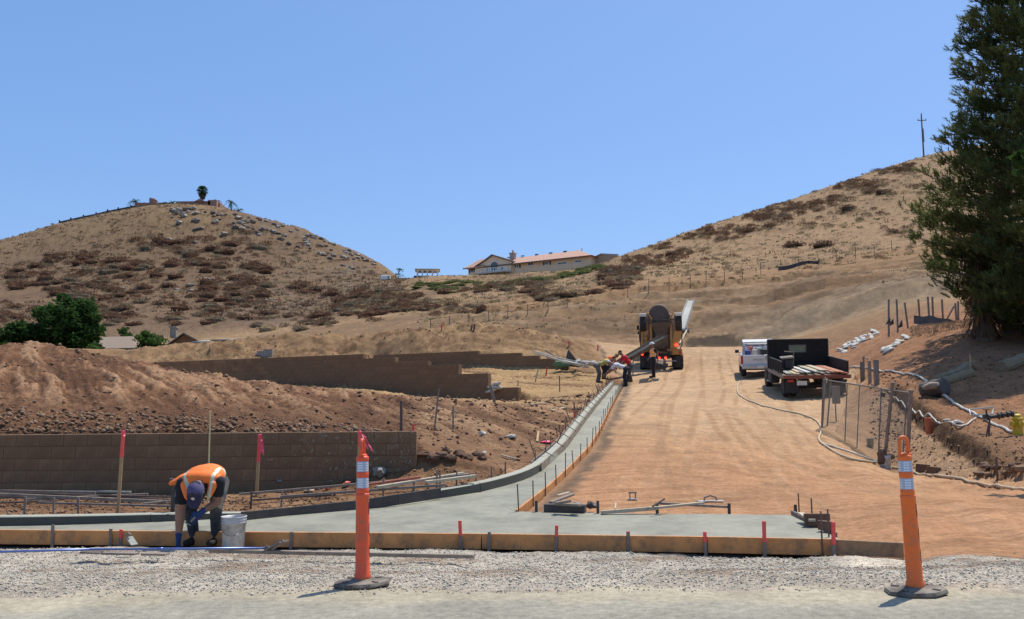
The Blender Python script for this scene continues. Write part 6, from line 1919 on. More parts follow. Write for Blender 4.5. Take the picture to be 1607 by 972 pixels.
# concrete down-drain lying up the cut slope
dpts = [hit(px, py, 64) for px, py in ((1068, 520), (1072, 508), (1076, 496), (1080, 484), (1084, 474))]; dpts = [q if q.y < 100 else pt(1080, 480, 90) for q in dpts]
dd = thing('down_drain', 'pale grey concrete down drain chute on the cut slope right of the mixer drum', 'drain chute', dpts[0])
m = MB(); vs = []
for i, p in enumerate(dpts):
    s_ = p.y / FPX
    for xo, zo in ((-7.2, .30), (-6.8, .36), (-5.4, .10), (5.4, .10), (6.8, .36), (7.2, .30), (7.2, -.3), (-7.2, -.3)): vs.append(Vector((p.x + xo * s_ * (1 - .06 * i), p.y - .2, p.z + zo)) - dd.location)
m.add(vs, [(i * 8 + j, i * 8 + (j + 1) % 8, i * 8 + 8 + (j + 1) % 8, i * 8 + 8 + j) for i in range(len(dpts) - 1) for j in range(8)])
m.build('channel', mat('pale_concrete', (.40, .39, .35), .85, .12, 1.5, .02, 10), dd)
a = dpts[0] - dd.location; m = MB(); m.bar(a + Vector((-.55, -.2, .05)), a + Vector((.7, -.2, .12)), .4, .18); m.build('outlet_lip', MATS['pale_concrete'], dd)
p = hit(1073, 535, 60); lying('timber_strip', hit(1067, 541, 60) + Vector((0, 0, .1)), hit(1078, 522, 60) + Vector((0, 0, .2)), .12, .05, MATS['pale_lumber'], 'pale pole lying below the drain chute', 'pole')
# ------------------------------------------------------------------ pipes, rubble and stakes by the far wall
PVC = mat('white_pipe', (.48, .47, .41), .5, .06, 8)
def pipe(name, pts, r, mt, label, cat, group=None, n=8):
    o_ = Vector(pts[0]); mb = MB(); mb.tube([Vector(p) - o_ for p in pts], r, n)
    return tag(mb.build(name, mt, loc=o_, smooth=True), label, cat, group)
for i, (a, b) in enumerate((((836, 551), (902, 567)), ((838, 554), (912, 573)), ((842, 556), (921, 574)), ((848, 553), (925, 576)), ((856, 560), (918, 577)))):
    pipe('pvc_pipe', [pt(*a, 48.6), pt((a[0] + b[0]) / 2, (a[1] + b[1]) / 2 + .8, 48.0), pt(*b, 47.4)], .026, PVC, 'long white pipe in the bundle resting over the end of the far wall', 'pipe', 'white pipes over the far wall end')
wb = thing('wheelbarrow', 'tipped black and green wheelbarrow by the pipes at the far wall end', 'wheelbarrow', pt(897, 566, 49.5))
m = MB(); m.lathe([(.15, -.3), (.42, .05), (.5, .2), (.46, .2), (.12, -.22)], 14, M=Matrix.Rotation(R(55), 3, 'Y') @ Matrix.Diagonal((1.2, .85, 1))); m.build('tray', M_BLACKB, wb)
m = MB(); m.blob((-.55, -.1, -.2), (.5, .3, .22), seed=3, sub=2, rough=.2); m.build('green_bag', mat('green_sheet', (.10, .20, .10), .7, .2, 6), wb)
m = MB(); m.tube([(-1.5, 0, .6), (-.2, .1, -.2)], .035, 6); m.tube([(-1.4, .4, .55), (-.1, .4, -.2)], .035, 6); m.build('handle', M_OLDW, wb)
RUB = [mat('rubble_white', (.44, .41, .35), .85, .15, 4), mat('rubble_grey', (.38, .36, .33), .85, .2, 4)]
rr = random.Random(31)
for i in range(26):
    px = rr.uniform(905, 942); py = rr.uniform(561, 573) if px > 915 else rr.uniform(566, 573)
    Y = 48.5 + rr.uniform(-.6, .6); p = pt(px, py, Y)
    g = zat(p.x, Y); p.z = min(p.z, g + .55)
    m = MB(); m.blob((0, 0, 0), (rr.uniform(.12, .26), .13, rr.uniform(.08, .16)), seed=i, sub=1, rough=.3, rot=Euler((0, rr.uniform(-.6, .6), rr.uniform(0, 3))))
    tag(m.build('rubble_piece', RUB[i % 2], loc=p), 'white broken block in the rubble heap beside the far workers', 'rubble', 'white rubble heap beside the pipes')
def sk(px, top, bot, label, w=.05, red=0.0, wood=None, lean=0.0, y0=14.0, t=.03, name='wooden_stake'):
    p = hit(px, bot, y0)
    return stake(px, top, p.y, p.z, w, red, wood, lean, label=label, t=t, name=name)
sk(858, 577, 590, 'orange lath stake below the pipe ends', .08, 1, y0=36, lean=R(6)); sk(859.5, 557, 577, 'dark thin post against the far wall end', .07, 0, M_BLACKB, y0=45)
sk(845, 578, 599, 'white lath stake leaning left of the orange one', .07, 0, MATS['pale_lumber'], R(14), y0=36)
sk(878, 590, 615, 'thin dark pin on the soil below the far wall', .04, 0, M_ROD, y0=30)
sk(689, 610, 671, 'tall thin leaning stake on the graded soil, left of two', .035, 0, M_GREYW, R(6.5), y0=15.5)
sk(711, 638, 674, 'short thin stake on the graded soil, right of two', .035, 0, M_GREYW, y0=15.5)
sk(769, 604, 637, 'grey post leaning at the end of the long stepped wall beside white sandbags', .10, 0, M_GREYW, R(-14), y0=30)
sk(813, 597, 606, 'little white tagged stake behind the low wall end', .06, 0, MATS['pale_lumber'], y0=30)
sk(902, 645, 658, 'pink flagged stake beside the straight kerb, partway up', .05, 1, None, y0=15.5)
sk(901, 632, 652, 'thin pin with pink tape beside the straight kerb', .03, 0, M_ROD, y0=15.5)
M_SACK = mat('white_sack', (.52, .49, .42), .85, .12, 5, .01, 20)
def sack_mesh(seed, s=1.0):
    mb = MB(); mb.blob((0, 0, 0), (.30 * s, .19 * s, .09 * s), seed=seed, sub=2, rough=.10)
    mb.blob((.29 * s, 0, .01), (.07 * s, .10 * s, .03 * s), seed=seed + 1, sub=1, rough=.2); mb.blob((-.29 * s, 0, .01), (.07 * s, .10 * s, .03 * s), seed=seed + 2, sub=1, rough=.2)
    return mb.mesh('sandbag', M_SACK, True)
SK = [sack_mesh(i * 3) for i in range(4)]
def sack(p, label, group, k=1.0, rot=None, i=0):
    o = bpy.data.objects.new('sandbag', SK[i % 4]); COL.objects.link(o); o.location = p; o.scale = (k, k, k); o.rotation_euler = rot or (0, 0, 0)
    return tag(o, label, 'sandbag', group)
for i, (px, py) in enumerate(((775, 608), (783, 609), (779, 603), (772, 613))):
    sack(pt(px, py, 36.35) , 'white sandbag on the lowest step of the long wall', 'sandbags on the end of the stepped wall', .85, (0, .1 * i, i * 1.1), i)

# ------------------------------------------------------------------ right bank: sacks, silt fence, wattles, hoses
rr = random.Random(12)
def bank_sack(px, py, grp, lb, i):
    p = hit(px, py, 24)
    n_ = slope_at(p.x, p.y)
    sack(p + Vector((0, 0, .05)), lb, grp, rr.uniform(.55, .95), (-math.atan2(n_.y, n_.z) * 1.0, math.atan2(n_.x, n_.z), rr.uniform(-1, 2)), i)
for i in range(34):
    t = rr.random(); bank_sack(1322 + 54 * t + rr.uniform(-4, 4), 549 - 26 * t + rr.uniform(-6, 6), 'white sacks heaped on the red bank', 'white sack in the larger heap on the red bank', i)
for i in range(13):
    t = rr.random(); bank_sack(1385 + 40 * t + rr.uniform(-3, 3), 556 - 26 * t + rr.uniform(-4, 4), 'white sacks strewn on the red bank nearer the tree', 'white sack in the smaller heap nearer the tree', i)
for i, (px, top, bot, ln) in enumerate(((1394.7, 470, 505, 3), (1407, 470, 507, 1), (1419.7, 475, 506, -4), (1441, 470, 499, -1), (1456, 466, 496, 0), (1463, 466, 494, 1), (1478, 470, 501, 0), (1499, 476, 506, 0), (1503.5, 473, 513, 3))):
    Y = 43.5
    g = on(px, Y)
    stake(px, top, Y, min(g.z, pt(px, bot, Y).z) - .1, .07, 0, M_GREYW, R(ln), label='grey steel post on top of the red bank, %s' % ('among the three at the left' if i < 3 else 'in the row towards the pine'), group='steel posts left on the bank' if i < 3 else 'steel posts towards the pine', t=.07, name='fence_post')
br = thing('fence_brace', 'slanting brace pole among the bank fence posts', 'brace pole', pt(1485, 503, 43.4)); m = MB(); m.tube([(0, 0, 0), pt(1497, 481, 43.4) - br.location], .04, 6); m.build('pole', M_GREYW, br)
sfb = thing('silt_fence', 'black and grey silt fence sagging along the top of the red bank towards the pine', 'silt fence', pt(1434, 506, 43.3))
P_ = [(1434, 505, 495), (1448, 507, 497), (1460, 506, 495), (1472, 508, 499), (1490, 514, 501), (1505, 520, 508), (1520, 528, 514), (1536, 540, 524)]
m = MB(); vs = []
for i, (px, b_, t_) in enumerate(P_):
    Y = 43.2 - i * .35; vs += [pt(px, b_ + 3, Y) - sfb.location, pt(px, t_, Y + .05) - sfb.location, pt(px, t_, Y + .09) - sfb.location, pt(px, b_ + 3, Y + .05) - sfb.location]
m.add(vs, [(i * 4 + j, i * 4 + (j + 1) % 4, i * 4 + 4 + (j + 1) % 4, i * 4 + 4 + j) for i in range(len(P_) - 1) for j in range(4)])
m.build('fabric', mat('silt_fabric', (.10, .09, .085), .8, .3, 3), sfb)
for i, (px, b_, t_) in enumerate(((1393, 510, 498), (1398, 512, 500), (1412, 516, 502))):
    m = MB(); a_, c_ = pt(px - 3, b_, 43.0), pt(px + 4, t_, 43.0); m.add([Vector((0, 0, 0)), Vector((.25, 0, .1)), c_ - a_, c_ - a_ - Vector((.08, 0, .1)), Vector((0, .05, 0)), Vector((.25, .05, .1)), c_ - a_ + Vector((0, .05, 0)), c_ - a_ + Vector((-.08, .05, -.1))], [(0, 1, 2, 3), (7, 6, 5, 4), (0, 4, 5, 1), (1, 5, 6, 2), (2, 6, 7, 3), (3, 7, 4, 0)])
    tag(m.build('fabric_scrap', M_BLACKB, loc=a_), 'torn black silt fence scrap at the bank top', 'fabric scrap', 'torn fabric scraps on the bank top')
STRAW = mat('straw', (.26, .19, .105), .95, .25, 8, .02, 40)
def surf_path(pxs, dz, y0=12, yfix=None):
    out = []
    for px, py in pxs:
        p = hit(px, py, y0); out.append(p + Vector((0, 0, dz)))
    return out
def wattle(pxs, r, label, y0=20):
    P = surf_path(pxs, r * .6, y0); P = smooth_path(P, 2); o_ = P[0].copy()
    mb = MB(); rs = [r * (1 + .12 * math.sin(i * 1.9)) for i in range(len(P))]; mb.tube([p - o_ for p in P], rs, 10)
    return tag(mb.build('straw_wattle', STRAW, loc=o_), label, 'straw wattle')
wattle([(1468, 602), (1488, 596), (1508, 589), (1516, 581), (1530, 578)], .16, 'brown straw wattle curling on the shaded bank, upper one')
wattle([(1470, 606), (1492, 601), (1510, 594), (1526, 590)], .14, 'brown straw wattle lying below the curled one')
wattle([(1572, 583), (1590, 576), (1620, 566)], .20, 'thick straw wattle at the right edge under the tree')
sk(1522, 556, 586, 'thin reddish stake in the shaded bank', .035, 0, M_LATH, y0=22)
HOSE = mat('yellowed_hose', (.50, .39, .24), .6, .1, 6, .002, 30); HOSEW = mat('white_hose', (.54, .50, .40), .5, .08, 6)
def hose(name, pxs, r, mt, label, y0=12, dz=None, it=3, cat='hose'):
    P = smooth_path(surf_path(pxs, 0, y0), it)
    P = resample(P, 90); P = [Vector((p.x, p.y, max(zat(p.x, p.y), zat(p.x, p.y + .06), zat(p.x + .05, p.y), zat(p.x - .05, p.y)) + r * .8)) for p in P]
    P = [(P[max(0, i - 1)] + P[i] * 2 + P[min(len(P) - 1, i + 1)]) / 4 for i in range(len(P))]
    o_ = P[0].copy(); mb = MB(); mb.tube([p - o_ for p in P], r, 8)
    return tag(mb.build(name, mt, loc=o_, smooth=True), label, cat)
hose('water_hose', [(1161, 599), (1157, 608), (1157, 617), (1165, 625), (1185, 634), (1215, 643), (1245, 648), (1272, 655), (1287, 666), (1290, 678), (1284, 688), (1287, 697), (1302, 706), (1318, 717), (1335, 724), (1355, 727.5), (1375, 728)], .026, HOSE, 'long pale yellow hose winding over the dirt road from the white pickup to the gate')
hose('water_hose', [(1398, 736), (1430, 742), (1470, 749), (1520, 758), (1570, 767), (1640, 776)], .025, HOSE, 'pale yellow hose running right from the gate post across the dirt')
hose('water_hose', [(1291, 697), (1320, 707), (1345, 716), (1370, 725), (1395, 734)], .022, HOSEW, 'thin white hose along the foot of the chain link gate')
hose('white_pipe', [(1328, 580), (1335, 577.5), (1350, 578), (1380, 583), (1410, 586), (1440, 590), (1456, 601)], .034, HOSEW, 'white pipe crossing behind the stub posts to the black barrel', 22, cat='pipe')
hose('white_pipe', [(1476, 621), (1495, 633), (1515, 645), (1530, 652), (1550, 661), (1588, 682)], .036, HOSEW, 'white pipe running from the black barrel down to the yellow hydrant', 16, cat='pipe')
hose('water_hose', [(1385, 614), (1402, 624), (1418, 637), (1432, 648), (1450, 658), (1470, 669), (1495, 674), (1515, 671), (1532, 657)], .022, HOSEW, 'white hose looping over the trench spoil towards the valve stand', 14)
bb_ = hit(1467, 622, 20)
bar_ = thing('black_barrel', 'black ribbed drainage barrel lying at the bank foot beside white pipes', 'barrel', bb_ + Vector((0, 0, .22)), rot=(R(80), 0, R(30)))
m = MB(); m.lathe([(.20, -.35), (.27, -.33), (.27, -.2), (.25, -.18), (.25, -.05), (.27, -.03), (.27, .1), (.25, .12), (.25, .25), (.27, .27), (.27, .34), (.20, .36)], 16); m.build('shell', M_BLACKB, bar_)
m = MB(); m.blob((-.3, .05, .1), (.16, .12, .3), seed=8, sub=2, rough=.15); m.build('cloth_wrap', M_OLDW, bar_)
for i, (px, top, bot, w_) in enumerate(((1353, 568, 599, .14), (1364, 567, 603, .09), (1374.5, 565, 604, .16), (1355, 560, 574, .04))):
    sk(px, top, bot, ('wide grey stub post, left of the three standing past the flatbed', 'thin dark stub post, middle of the three past the flatbed', 'wide grey stub post, right of the three past the flatbed', 'thin rod sticking up behind the left stub post')[i], w_, 0, M_GREYW if i != 1 else M_OLDW, R(1), y0=25, t=.1, name='stub_post')
    if i == 2: pass
crumple(hit(1360, 565, 25) + Vector((0, 0, .05)), (.06, .05, .05), 3, M_PAPER, 'tiny white cap behind the stub posts', 'scrap', 'white_scrap')

# chain link gate
M_GALV = mat('galvanised_steel', (.20, .175, .14), .6, .2, 12, metal=.3); M_RUST = mat('rusty_post', (.24, .17, .12), .75, .25, 10)
gA, gB = pt(1292, 596, 25.0), pt(1383, 610, 21.6)
gAb, gBb = pt(1288.5, 694, 24.9), pt(1378, 727, 21.3)
gt = thing('chain_link_gate', 'chain link gate panel leaning open in front of the flatbed truck', 'gate', gAb)
def gl(p): return p - gt.location
def gp(u, v): return gl(gAb.lerp(gBb, u).lerp(gA.lerp(gB, u), v))
for nm_, pts_ in (('top_rail', (gp(0, 1), gp(1, 1))), ('bottom_rail', (gp(0, .02), gp(1, .02))), ('end_stile', (gp(0, 0), gp(0, 1))), ('end_stile', (gp(1, 0), gp(1, 1)))):
    m = MB(); m.tube(pts_, .018, 8); m.build(nm_, M_GALV, gt)
m = MB(); m.tube((gp(.66, .0), gp(.66, 1.0)), .012, 8); m.build('mid_stile', M_GALV, gt)
m = MB(); m.tube((gp(.45, .0), gp(.45, 1.0)), .014, 8); m.build('mid_stile', M_GALV, gt)
def chain(root, corner, nu, name='wire_mesh', r=.0028):
    m = MB(); nv = int(nu * .5)
    for s_ in (1, -1):
        for k in range(-nv, nu + nv):
            u0 = k / nu; u1 = u0 + s_ * nv / nu
            a = [u0, 0.0]; b = [u1, 1.0]
            def cl(a, b):
                if a[0] < 0:
                    if b[0] <= 0: return None
                    t = (0 - a[0]) / (b[0] - a[0]); a = [0, a[1] + (b[1] - a[1]) * t]
                if a[0] > 1:
                    if b[0] >= 1: return None
                    t = (1 - a[0]) / (b[0] - a[0]); a = [1, a[1] + (b[1] - a[1]) * t]
                return a
            a2 = cl(a, b)
            if a2 is None: continue
            b2 = cl(b, a2)
            if b2 is None: continue
            m.tube([corner(*a2), corner(*b2)], r, 3, caps=False)
    return m.build(name, M_GALV, root, fix=False)
chain(gt, gp, 58)
# second panel and posts to the right of it
gC, gD = pt(1384, 611, 21.4), pt(1427, 617, 20.6); gCb, gDb = pt(1379, 727, 21.2), pt(1419, 735, 20.4)
g2 = thing('fence_section', 'short chain link panel between the two rusty gate posts', 'fence panel', gCb)
def gp2(u, v): return gCb.lerp(gDb, u).lerp(gC.lerp(gD, u), v) - g2.location
m = MB(); m.tube((gp2(0, 1), gp2(1, 1)), .022, 8); m.build('top_rail', M_GALV, g2)
m = MB(); m.tube((gp2(.92, .1), gp2(.92, 1)), .015, 6); m.build('end_stile', M_GALV, g2)
chain(g2, gp2, 28)
def post(px0, py0, px1, py1, Y, r, mt, label, sq=False):
    b = pt(px1, py1, Y); t = pt(px0, py0, Y)
    o_ = b; rt = thing('gate_post', label, 'post', o_)
    m = MB(); m.tube([Vector((0, 0, -.3)), t - b], r, 10); m.build('pole', mt, rt, smooth=False)
    m = MB(); m.lathe([(r * 1.12, -.02), (r * 1.12, .02), (r * .5, .04)], 10, c=t - b); m.build('cap', mt, rt)
    return rt
post(1295, 594, 1287, 695, 25.3, .026, M_GALV, 'grey gate post at the left end of the chain link gate')
post(1304, 598, 1294, 694, 25.8, .022, M_GALV, 'thin post just right of the gate\'s left post')
post(1401, 602, 1384, 731, 21.0, .04, M_RUST, 'rusty leaning post at the white rag topped bucket')
post(1429.5, 614, 1421, 737, 20.4, .045, M_RUST, 'rusty post behind the right delineator\'s loop')
gs = thing('dark_sheet', 'dark sheet standing behind the left end of the chain link gate', 'sheet', pt(1312, 634, 27.0)); m = MB(); a_, b_ = Vector((-.10, 0, 0)), pt(1317, 606, 27.0) - gs.location
m.box(((b_.x - .1) / 2, 0, b_.z / 2), (.24, .05, b_.z), bev=.01); m.build('panel', M_GREYW, gs)
m = MB(); m.tube([(-.02, 0, -.3 - .6), (-.02, 0, 0)], .02, 6); m.build('leg', M_GREYW, gs)
tg = thing('hanging_tag', 'small dark tag hanging on the chain link by the rusty post', 'tag', pt(1386, 620, 21.5)); m = MB(); m.box((0, 0, 0), (.10, .01, .11), Euler((0, .3, 0))); m.build('plate', M_SHUT, tg)
bk = bucket('plastic_bucket', pt(1390, 737, 20.6), 'white bucket with a brown rag at the foot of the rusty gate post', .86, handle=False)
rgo = thing('brown_rag', 'dark brown rag draped over the bucket by the gate post', 'rag', pt(1389, 719, 20.6)); m = MB(); m.blob((-.06, 0, .0), (.11, .12, .20), seed=5, sub=2, rough=.22); m.blob((.1, .02, .02), (.12, .08, .07), seed=6, sub=2, rough=.25); m.build('cloth', mat('brown_cloth', (.12, .07, .045), .9, .25, 8), rgo)
bp = hit(1366, 702, 18); bucket('plastic_bucket', bp, 'small grey green bucket on the dirt behind the chain link gate', .62, mat('green_grey_plastic', (.27, .30, .25), .6, .1, 8), handle=False)
for i, (px, py, lb) in enumerate(((1449, 741, 'dark brown broken board on the dirt right of the gate, left of two'), (1466, 744, 'dark brown board on edge right of the gate, right of two'))):
    p = hit(px, py, 16); board('broken_board', p + Vector((-.16, .02, .09)), p + Vector((.14, -.02, .06)), .03, .20 - .05 * i, MATS['brown_board'], lb, 'broken board')
oc = hit(1459, 682, 16)
ocr = thing('orange_cylinder', 'faded orange cylinder standing on the trench spoil right of the gate', 'cylinder', oc, rot=(0, R(-3), 0)); m = MB(); m.lathe([(.085, 0), (.09, .02), (.088, .42), (.075, .44)], 14); m.build('tube', mat('faded_orange', (.50, .12, .04), .7, .12, 8), ocr)
m = MB(); m.lathe([(.02, .44), (.02, .5)], 8); m.build('stub', M_ROD, ocr)
# hydrant with its meter and stand
YEL = mat('hydrant_yellow', (.62, .42, .02), .5, .08, 6, .001, 30)
hp0 = pt(1599, 700, 20.6); hy = thing('fire_hydrant', 'yellow fire hydrant at the right edge beneath the bank', 'hydrant', hp0)
def HL(prof, name, mt=YEL, n=18, c=(0, 0, 0), M=None): m = MB(); m.lathe(prof, n, c=c, M=M); return m.build(name, mt, hy, smooth=False)
HL([(.17, -.1), (.17, .05), (.15, .05)], 'concrete_foot', M_GREYW)
HL([(.13, .05), (.13, .09), (.11, .10), (.105, .44), (.115, .46), (.115, .50), (.10, .52), (.095, .58), (.13, .60), (.13, .63), (.11, .65), (.095, .70), (.05, .735), (.0, .74)], 'barrel')
HL([(.03, .73), (.03, .78), (.02, .79)], 'operating_nut', n=5)
for a_ in (R(200), R(-20), R(270)):
    M_ = Matrix.Rotation(a_, 3, 'Z') @ Matrix.Rotation(R(90), 3, 'Y')
    HL([(.055, .08), (.055, .15), (.065, .15), (.065, .175), (.03, .18)], 'outlet', c=(0, 0, .50), M=M_)
mt_ = thing('valve_assembly', 'black meter and valve assembly on a stand left of the yellow hydrant', 'valve', pt(1553, 692, 20.6))
V_ = lambda px, py: pt(px, py, 20.5) - mt_.location
m = MB(); m.tube([V_(1543, 654), V_(1553, 655), V_(1590, 649)], .045, 10); m.build('meter_pipe', M_BLACKB, mt_)
for px in (1551, 1567, 1573, 1581, 1588):
    m = MB(); c = V_(px, 655 - (px - 1551) * .15); m.lathe([(.07, -.025), (.07, .025)], 12, c=c, M=Matrix.Rotation(R(90), 3, 'Y')); m.build('flange', M_BLACKB, mt_)
m = MB(); m.tube([V_(1553, 655), V_(1552, 688)], .022, 8); m.tube([V_(1552, 664), V_(1547, 690)], .02, 8); m.box(V_(1553, 689), (.16, .12, .03)); m.build('stand', M_ROD, mt_)
m = MB(); m.tube([V_(1548, 652), V_(1548, 644)], .02, 8); m.box(V_(1548, 643), (.12, .12, .015)); m.build('hand_wheel', M_BLACKB, mt_)
fr = thing('pipe_rack', 'small white pipe frame lying behind the valve stand', 'frame', hit(1540, 655, 18) + Vector((0, 0, .08)))
F_ = [pt(1521, 643, 21.2), pt(1560, 639, 21.2), pt(1557, 650, 20.9), pt(1524, 652, 20.9)]
m = MB(); m.tube([q - fr.location for q in (F_[0], F_[1], F_[2])], .02, 6); m.tube([q - fr.location for q in (F_[2], F_[3], F_[0])], .02, 6); m.build('pipes', PVC, fr)
crumple(hit(1501, 664, 16), (.20, .09, .05), 71, M_PAPER, 'white plastic litter on the soil below the white pipe', 'litter', 'plastic_litter')
crumple(hit(1487, 661, 16), (.10, .06, .04), 72, M_PAPER, 'smaller white litter left of the larger piece near the hose loop', 'litter', 'plastic_litter')
sk(1563, 717, 752, 'rusty rod standing in the trench spoil at the right', .03, 0, M_ROD, y0=13)
for i in range(14):
    p = hit(1540 + rr.uniform(-5, 70), 742 + rr.uniform(-14, 8), 13)
    m = MB(); m.blob((0, 0, .03), (rr.uniform(.07, .16), rr.uniform(.06, .12), rr.uniform(.05, .09)), seed=80 + i, sub=1, rough=.25)
    tag(m.build('soil_lump', CLD[i % 3], loc=p), 'brown lump of trench spoil at the lower right edge', 'soil lump', 'soil lumps in the trench spoil')

# ------------------------------------------------------------------ vehicles
M_TYRE = mat('tyre_rubber', (.022, .021, .02), .85, .2, 20, .003, 60, dirt=((.12, .09, .065), .4, 5)); M_RIM = mat('rim_grey', (.35, .34, .32), .5, .15, 10, metal=.4)
M_MIX = mat('mixer_yellow', (.52, .25, .05), .5, .1, 2.5, .001, 30, dirt=((.22, .15, .10), .40, 2.2)); M_MIXD = mat('mixer_grimy', (.13, .09, .06), .8, .3, 3, .01, 20)
M_FRM = mat('chassis_black', (.035, .032, .03), .7, .2, 6); M_RED = emat('lit_tail_lamp', (1.0, .05, .02), 3.0); M_REDOFF = mat('tail_lamp_red', (.45, .03, .02), .3, .05, 5)
M_WFEN = mat('white_fender', (.70, .68, .62), .5, .05, 5)
def wheel(root, x, y, r, w, name='wheel', z=None, dual=False, rim_mt=None):
    m = MB(); M_ = Matrix.Rotation(R(90), 3, 'Y'); z = r if z is None else z
    m.lathe([(r * .58, -w / 2), (r * .9, -w / 2), (r * .97, -w * .40), (r, -w * .28), (r, w * .28), (r * .97, w * .40), (r * .9, w / 2), (r * .58, w / 2)], 28, c=(x, y, z), M=M_)
    for k in range(28):
        a = 6.283 * k / 28; m.box((x, y + r * math.cos(a), z + r * math.sin(a)), (w * .7, .03, .02), Euler((a - R(90), 0, 0)))
    t = m.build('wheel', M_TYRE, root)
    m = MB(); s_ = 1 if x > 0 else -1
    m.lathe([(.02, -w * .25), (r * .2, -w * .25), (r * .25, w * .1), (r * .45, -w * .05), (r * .58, w * .35), (r * .6, w * .48), (r * .6, -w * .48)], 18, c=(x, y, z), M=M_ @ Matrix.Diagonal((1, 1, s_)))
    m.build('rim', rim_mt or M_RIM, t)
    return t
def vbox(root, name, c, s, mt, rot=None, bev=.02, parent=None):
    m = MB(); m.box(c, s, rot, bev=bev); return m.build(name, mt, parent or root)
# --- concrete mixer
X0 = A(1038.5) * 50.0
gz_r = zat(X0, 50.2); gz_f = zat(X0, 56.5)
mx = thing('concrete_mixer_truck', 'yellow concrete mixer truck seen from behind, chute swung to the gutter', 'concrete mixer', (X0, 50.2, gz_r - .02), rot=(R(3.5), 0, R(-8)))
for x in (-1.0, 1.0):
    for y in (.75, 2.1): wheel(mx, x * .93, y, .52, .55)
    wheel(mx, x * 1.0, 6.6, .54, .32)
vbox(mx, 'chassis_rail', (-.42, 3.6, .95), (.12, 7.6, .28), M_FRM); vbox(mx, 'chassis_rail', (.42, 3.6, .95), (.12, 7.6, .28), M_FRM)
for x in (-1.0, 1.0): vbox(mx, 'mud_flap', (x * .95, .05, .48), (.52, .02, .66), M_TYRE)
vbox(mx, 'fender', (.86, .45, 1.17), (.60, .9, .10), M_MIX, bev=.03); vbox(mx, 'fender', (.86, .08, 1.02), (.60, .10, .30), M_MIX)
vbox(mx, 'fender', (-.86, .45, 1.12), (.55, .9, .08), M_MIXD); vbox(mx, 'rear_bumper', (.25, -.05, .52), (1.15, .08, .07), M_RIM)
vbox(mx, 'hitch', (0, -.02, .78), (.9, .1, .25), M_FRM)
def lamp(c, r=.075, mt=M_RED):
    m = MB(); m.lathe([(r, 0), (r, .04), (r * .7, .07)], 14, c=c, M=Matrix.Rotation(R(90), 3, 'X')); return m.build('tail_lamp', mt, mx)
for c in ((-1.08, .0, .93), (.22, -.06, .70), (-.14, -.06, .70), (1.06, -.02, .98)): lamp(c, mt=M_RED if c[0] < 1 else M_REDOFF)
lamp((.84, -.02, 1.42), .10)
vbox(mx, 'lamp_housing', (.84, .06, 1.42), (.26, .12, .26), M_RIM)
# column and hopper
m = MB(); m.prism([(.0, .9), (.35, .9), (.6, 2.95), (-.05, 2.95)], -.62, -.50, 'x'); m.prism([(.0, .9), (.35, .9), (.6, 2.95), (-.05, 2.95)], .50, .62, 'x'); m.build('pedestal', M_MIX, mx)
m = MB(); m.box((0, -.02, 2.86), (1.45, .12, .10)); m.box((0, -.02, 2.72), (1.25, .10, .10)); m.box((0, -.05, 1.0), (1.2, .1, .12)); m.build('cross_beam', M_MIXD, mx)
m = MB(); m.add([(-.56, -.25, 2.70), (.56, -.25, 2.70), (.56, .5, 2.75), (-.56, .5, 2.75), (-.30, -.1, 2.05), (.30, -.1, 2.05), (.30, .35, 2.05), (-.30, .35, 2.05)], [(0, 4, 5, 1), (1, 5, 6, 2), (2, 6, 7, 3), (3, 7, 4, 0)]); m.add([(-.50, -.2, 2.68), (.50, -.2, 2.68), (.50, .45, 2.73), (-.50, .45, 2.73), (-.25, -.08, 2.07), (.25, -.08, 2.07), (.25, .3, 2.07), (-.25, .3, 2.07)], [(1, 5, 4, 0), (2, 6, 5, 1), (3, 7, 6, 2), (0, 4, 7, 3), (4, 5, 6, 7)]); m.build('hopper', M_MIXD, mx)
m = MB(); m.add([(-.30, -.15, 2.1), (.30, -.15, 2.1), (.42, -.1, 1.45), (.12, -.12, 1.25), (-.25, -.12, 1.3), (-.36, -.1, 1.6)], [(0, 1, 2, 3, 4, 5)]); m.add([(-.50, .1, 2.6), (.50, .1, 2.6), (.5, .12, 1.2), (-.5, .12, 1.2)], [(0, 1, 2, 3)]); m.build('splash_plate', M_MIXD, mx)
# drum: mouth high at the rear, belly forward and lower
m = MB(); DM = Matrix.Rotation(R(-110), 3, 'X')
dprof = [(.46, -.12), (.55, -.10), (.57, .0), (.53, .08), (.68, .6), (.95, 1.5), (1.06, 2.4), (1.04, 3.2), (.95, 4.0), (.6, 4.5), (.2, 4.6)]
m.lathe(dprof, 32, c=(-.08, .35, 3.22), M=DM); drum = m.build('drum', mat('drum_brown', (.125, .075, .045), .7, .25, 2.5, .006, 20, dirt=((.22, .19, .16), .35, 2)), mx, smooth=True)
m = MB()
for k in range(2):
    pts = []
    for i in range(26):
        t = i / 25; L_ = .2 + 3.6 * t; rr_ = float(np.interp(L_, [q[1] for q in dprof], [q[0] for q in dprof])) + .02; a = t * 5.2 + k * 3.14
        pts.append(Vector((-.08, .35, 3.22)) + DM @ Vector((rr_ * math.cos(a), rr_ * math.sin(a), L_)))
    m.tube(pts, .03, 5)
m.build('drum_fin', M_MIXD, drum)
m = MB(); m.lathe([(.30, -.11), (.455, -.115), (.46, -.05), (.30, .3)], 24, c=(-.08, .35, 3.22), M=DM); m.build('drum_mouth', M_FRM, drum)
m = MB()   # charge hopper guard rails round the mouth
for s_ in (-1, 1):
    m.tube([(s_ * .50, -.0, 2.9), (s_ * .72, .1, 3.25), (s_ * .60, .35, 3.3)], .035, 6); m.tube([(s_ * .75, 0, 2.4), (s_ * .78, .0, 3.15)], .035, 6)
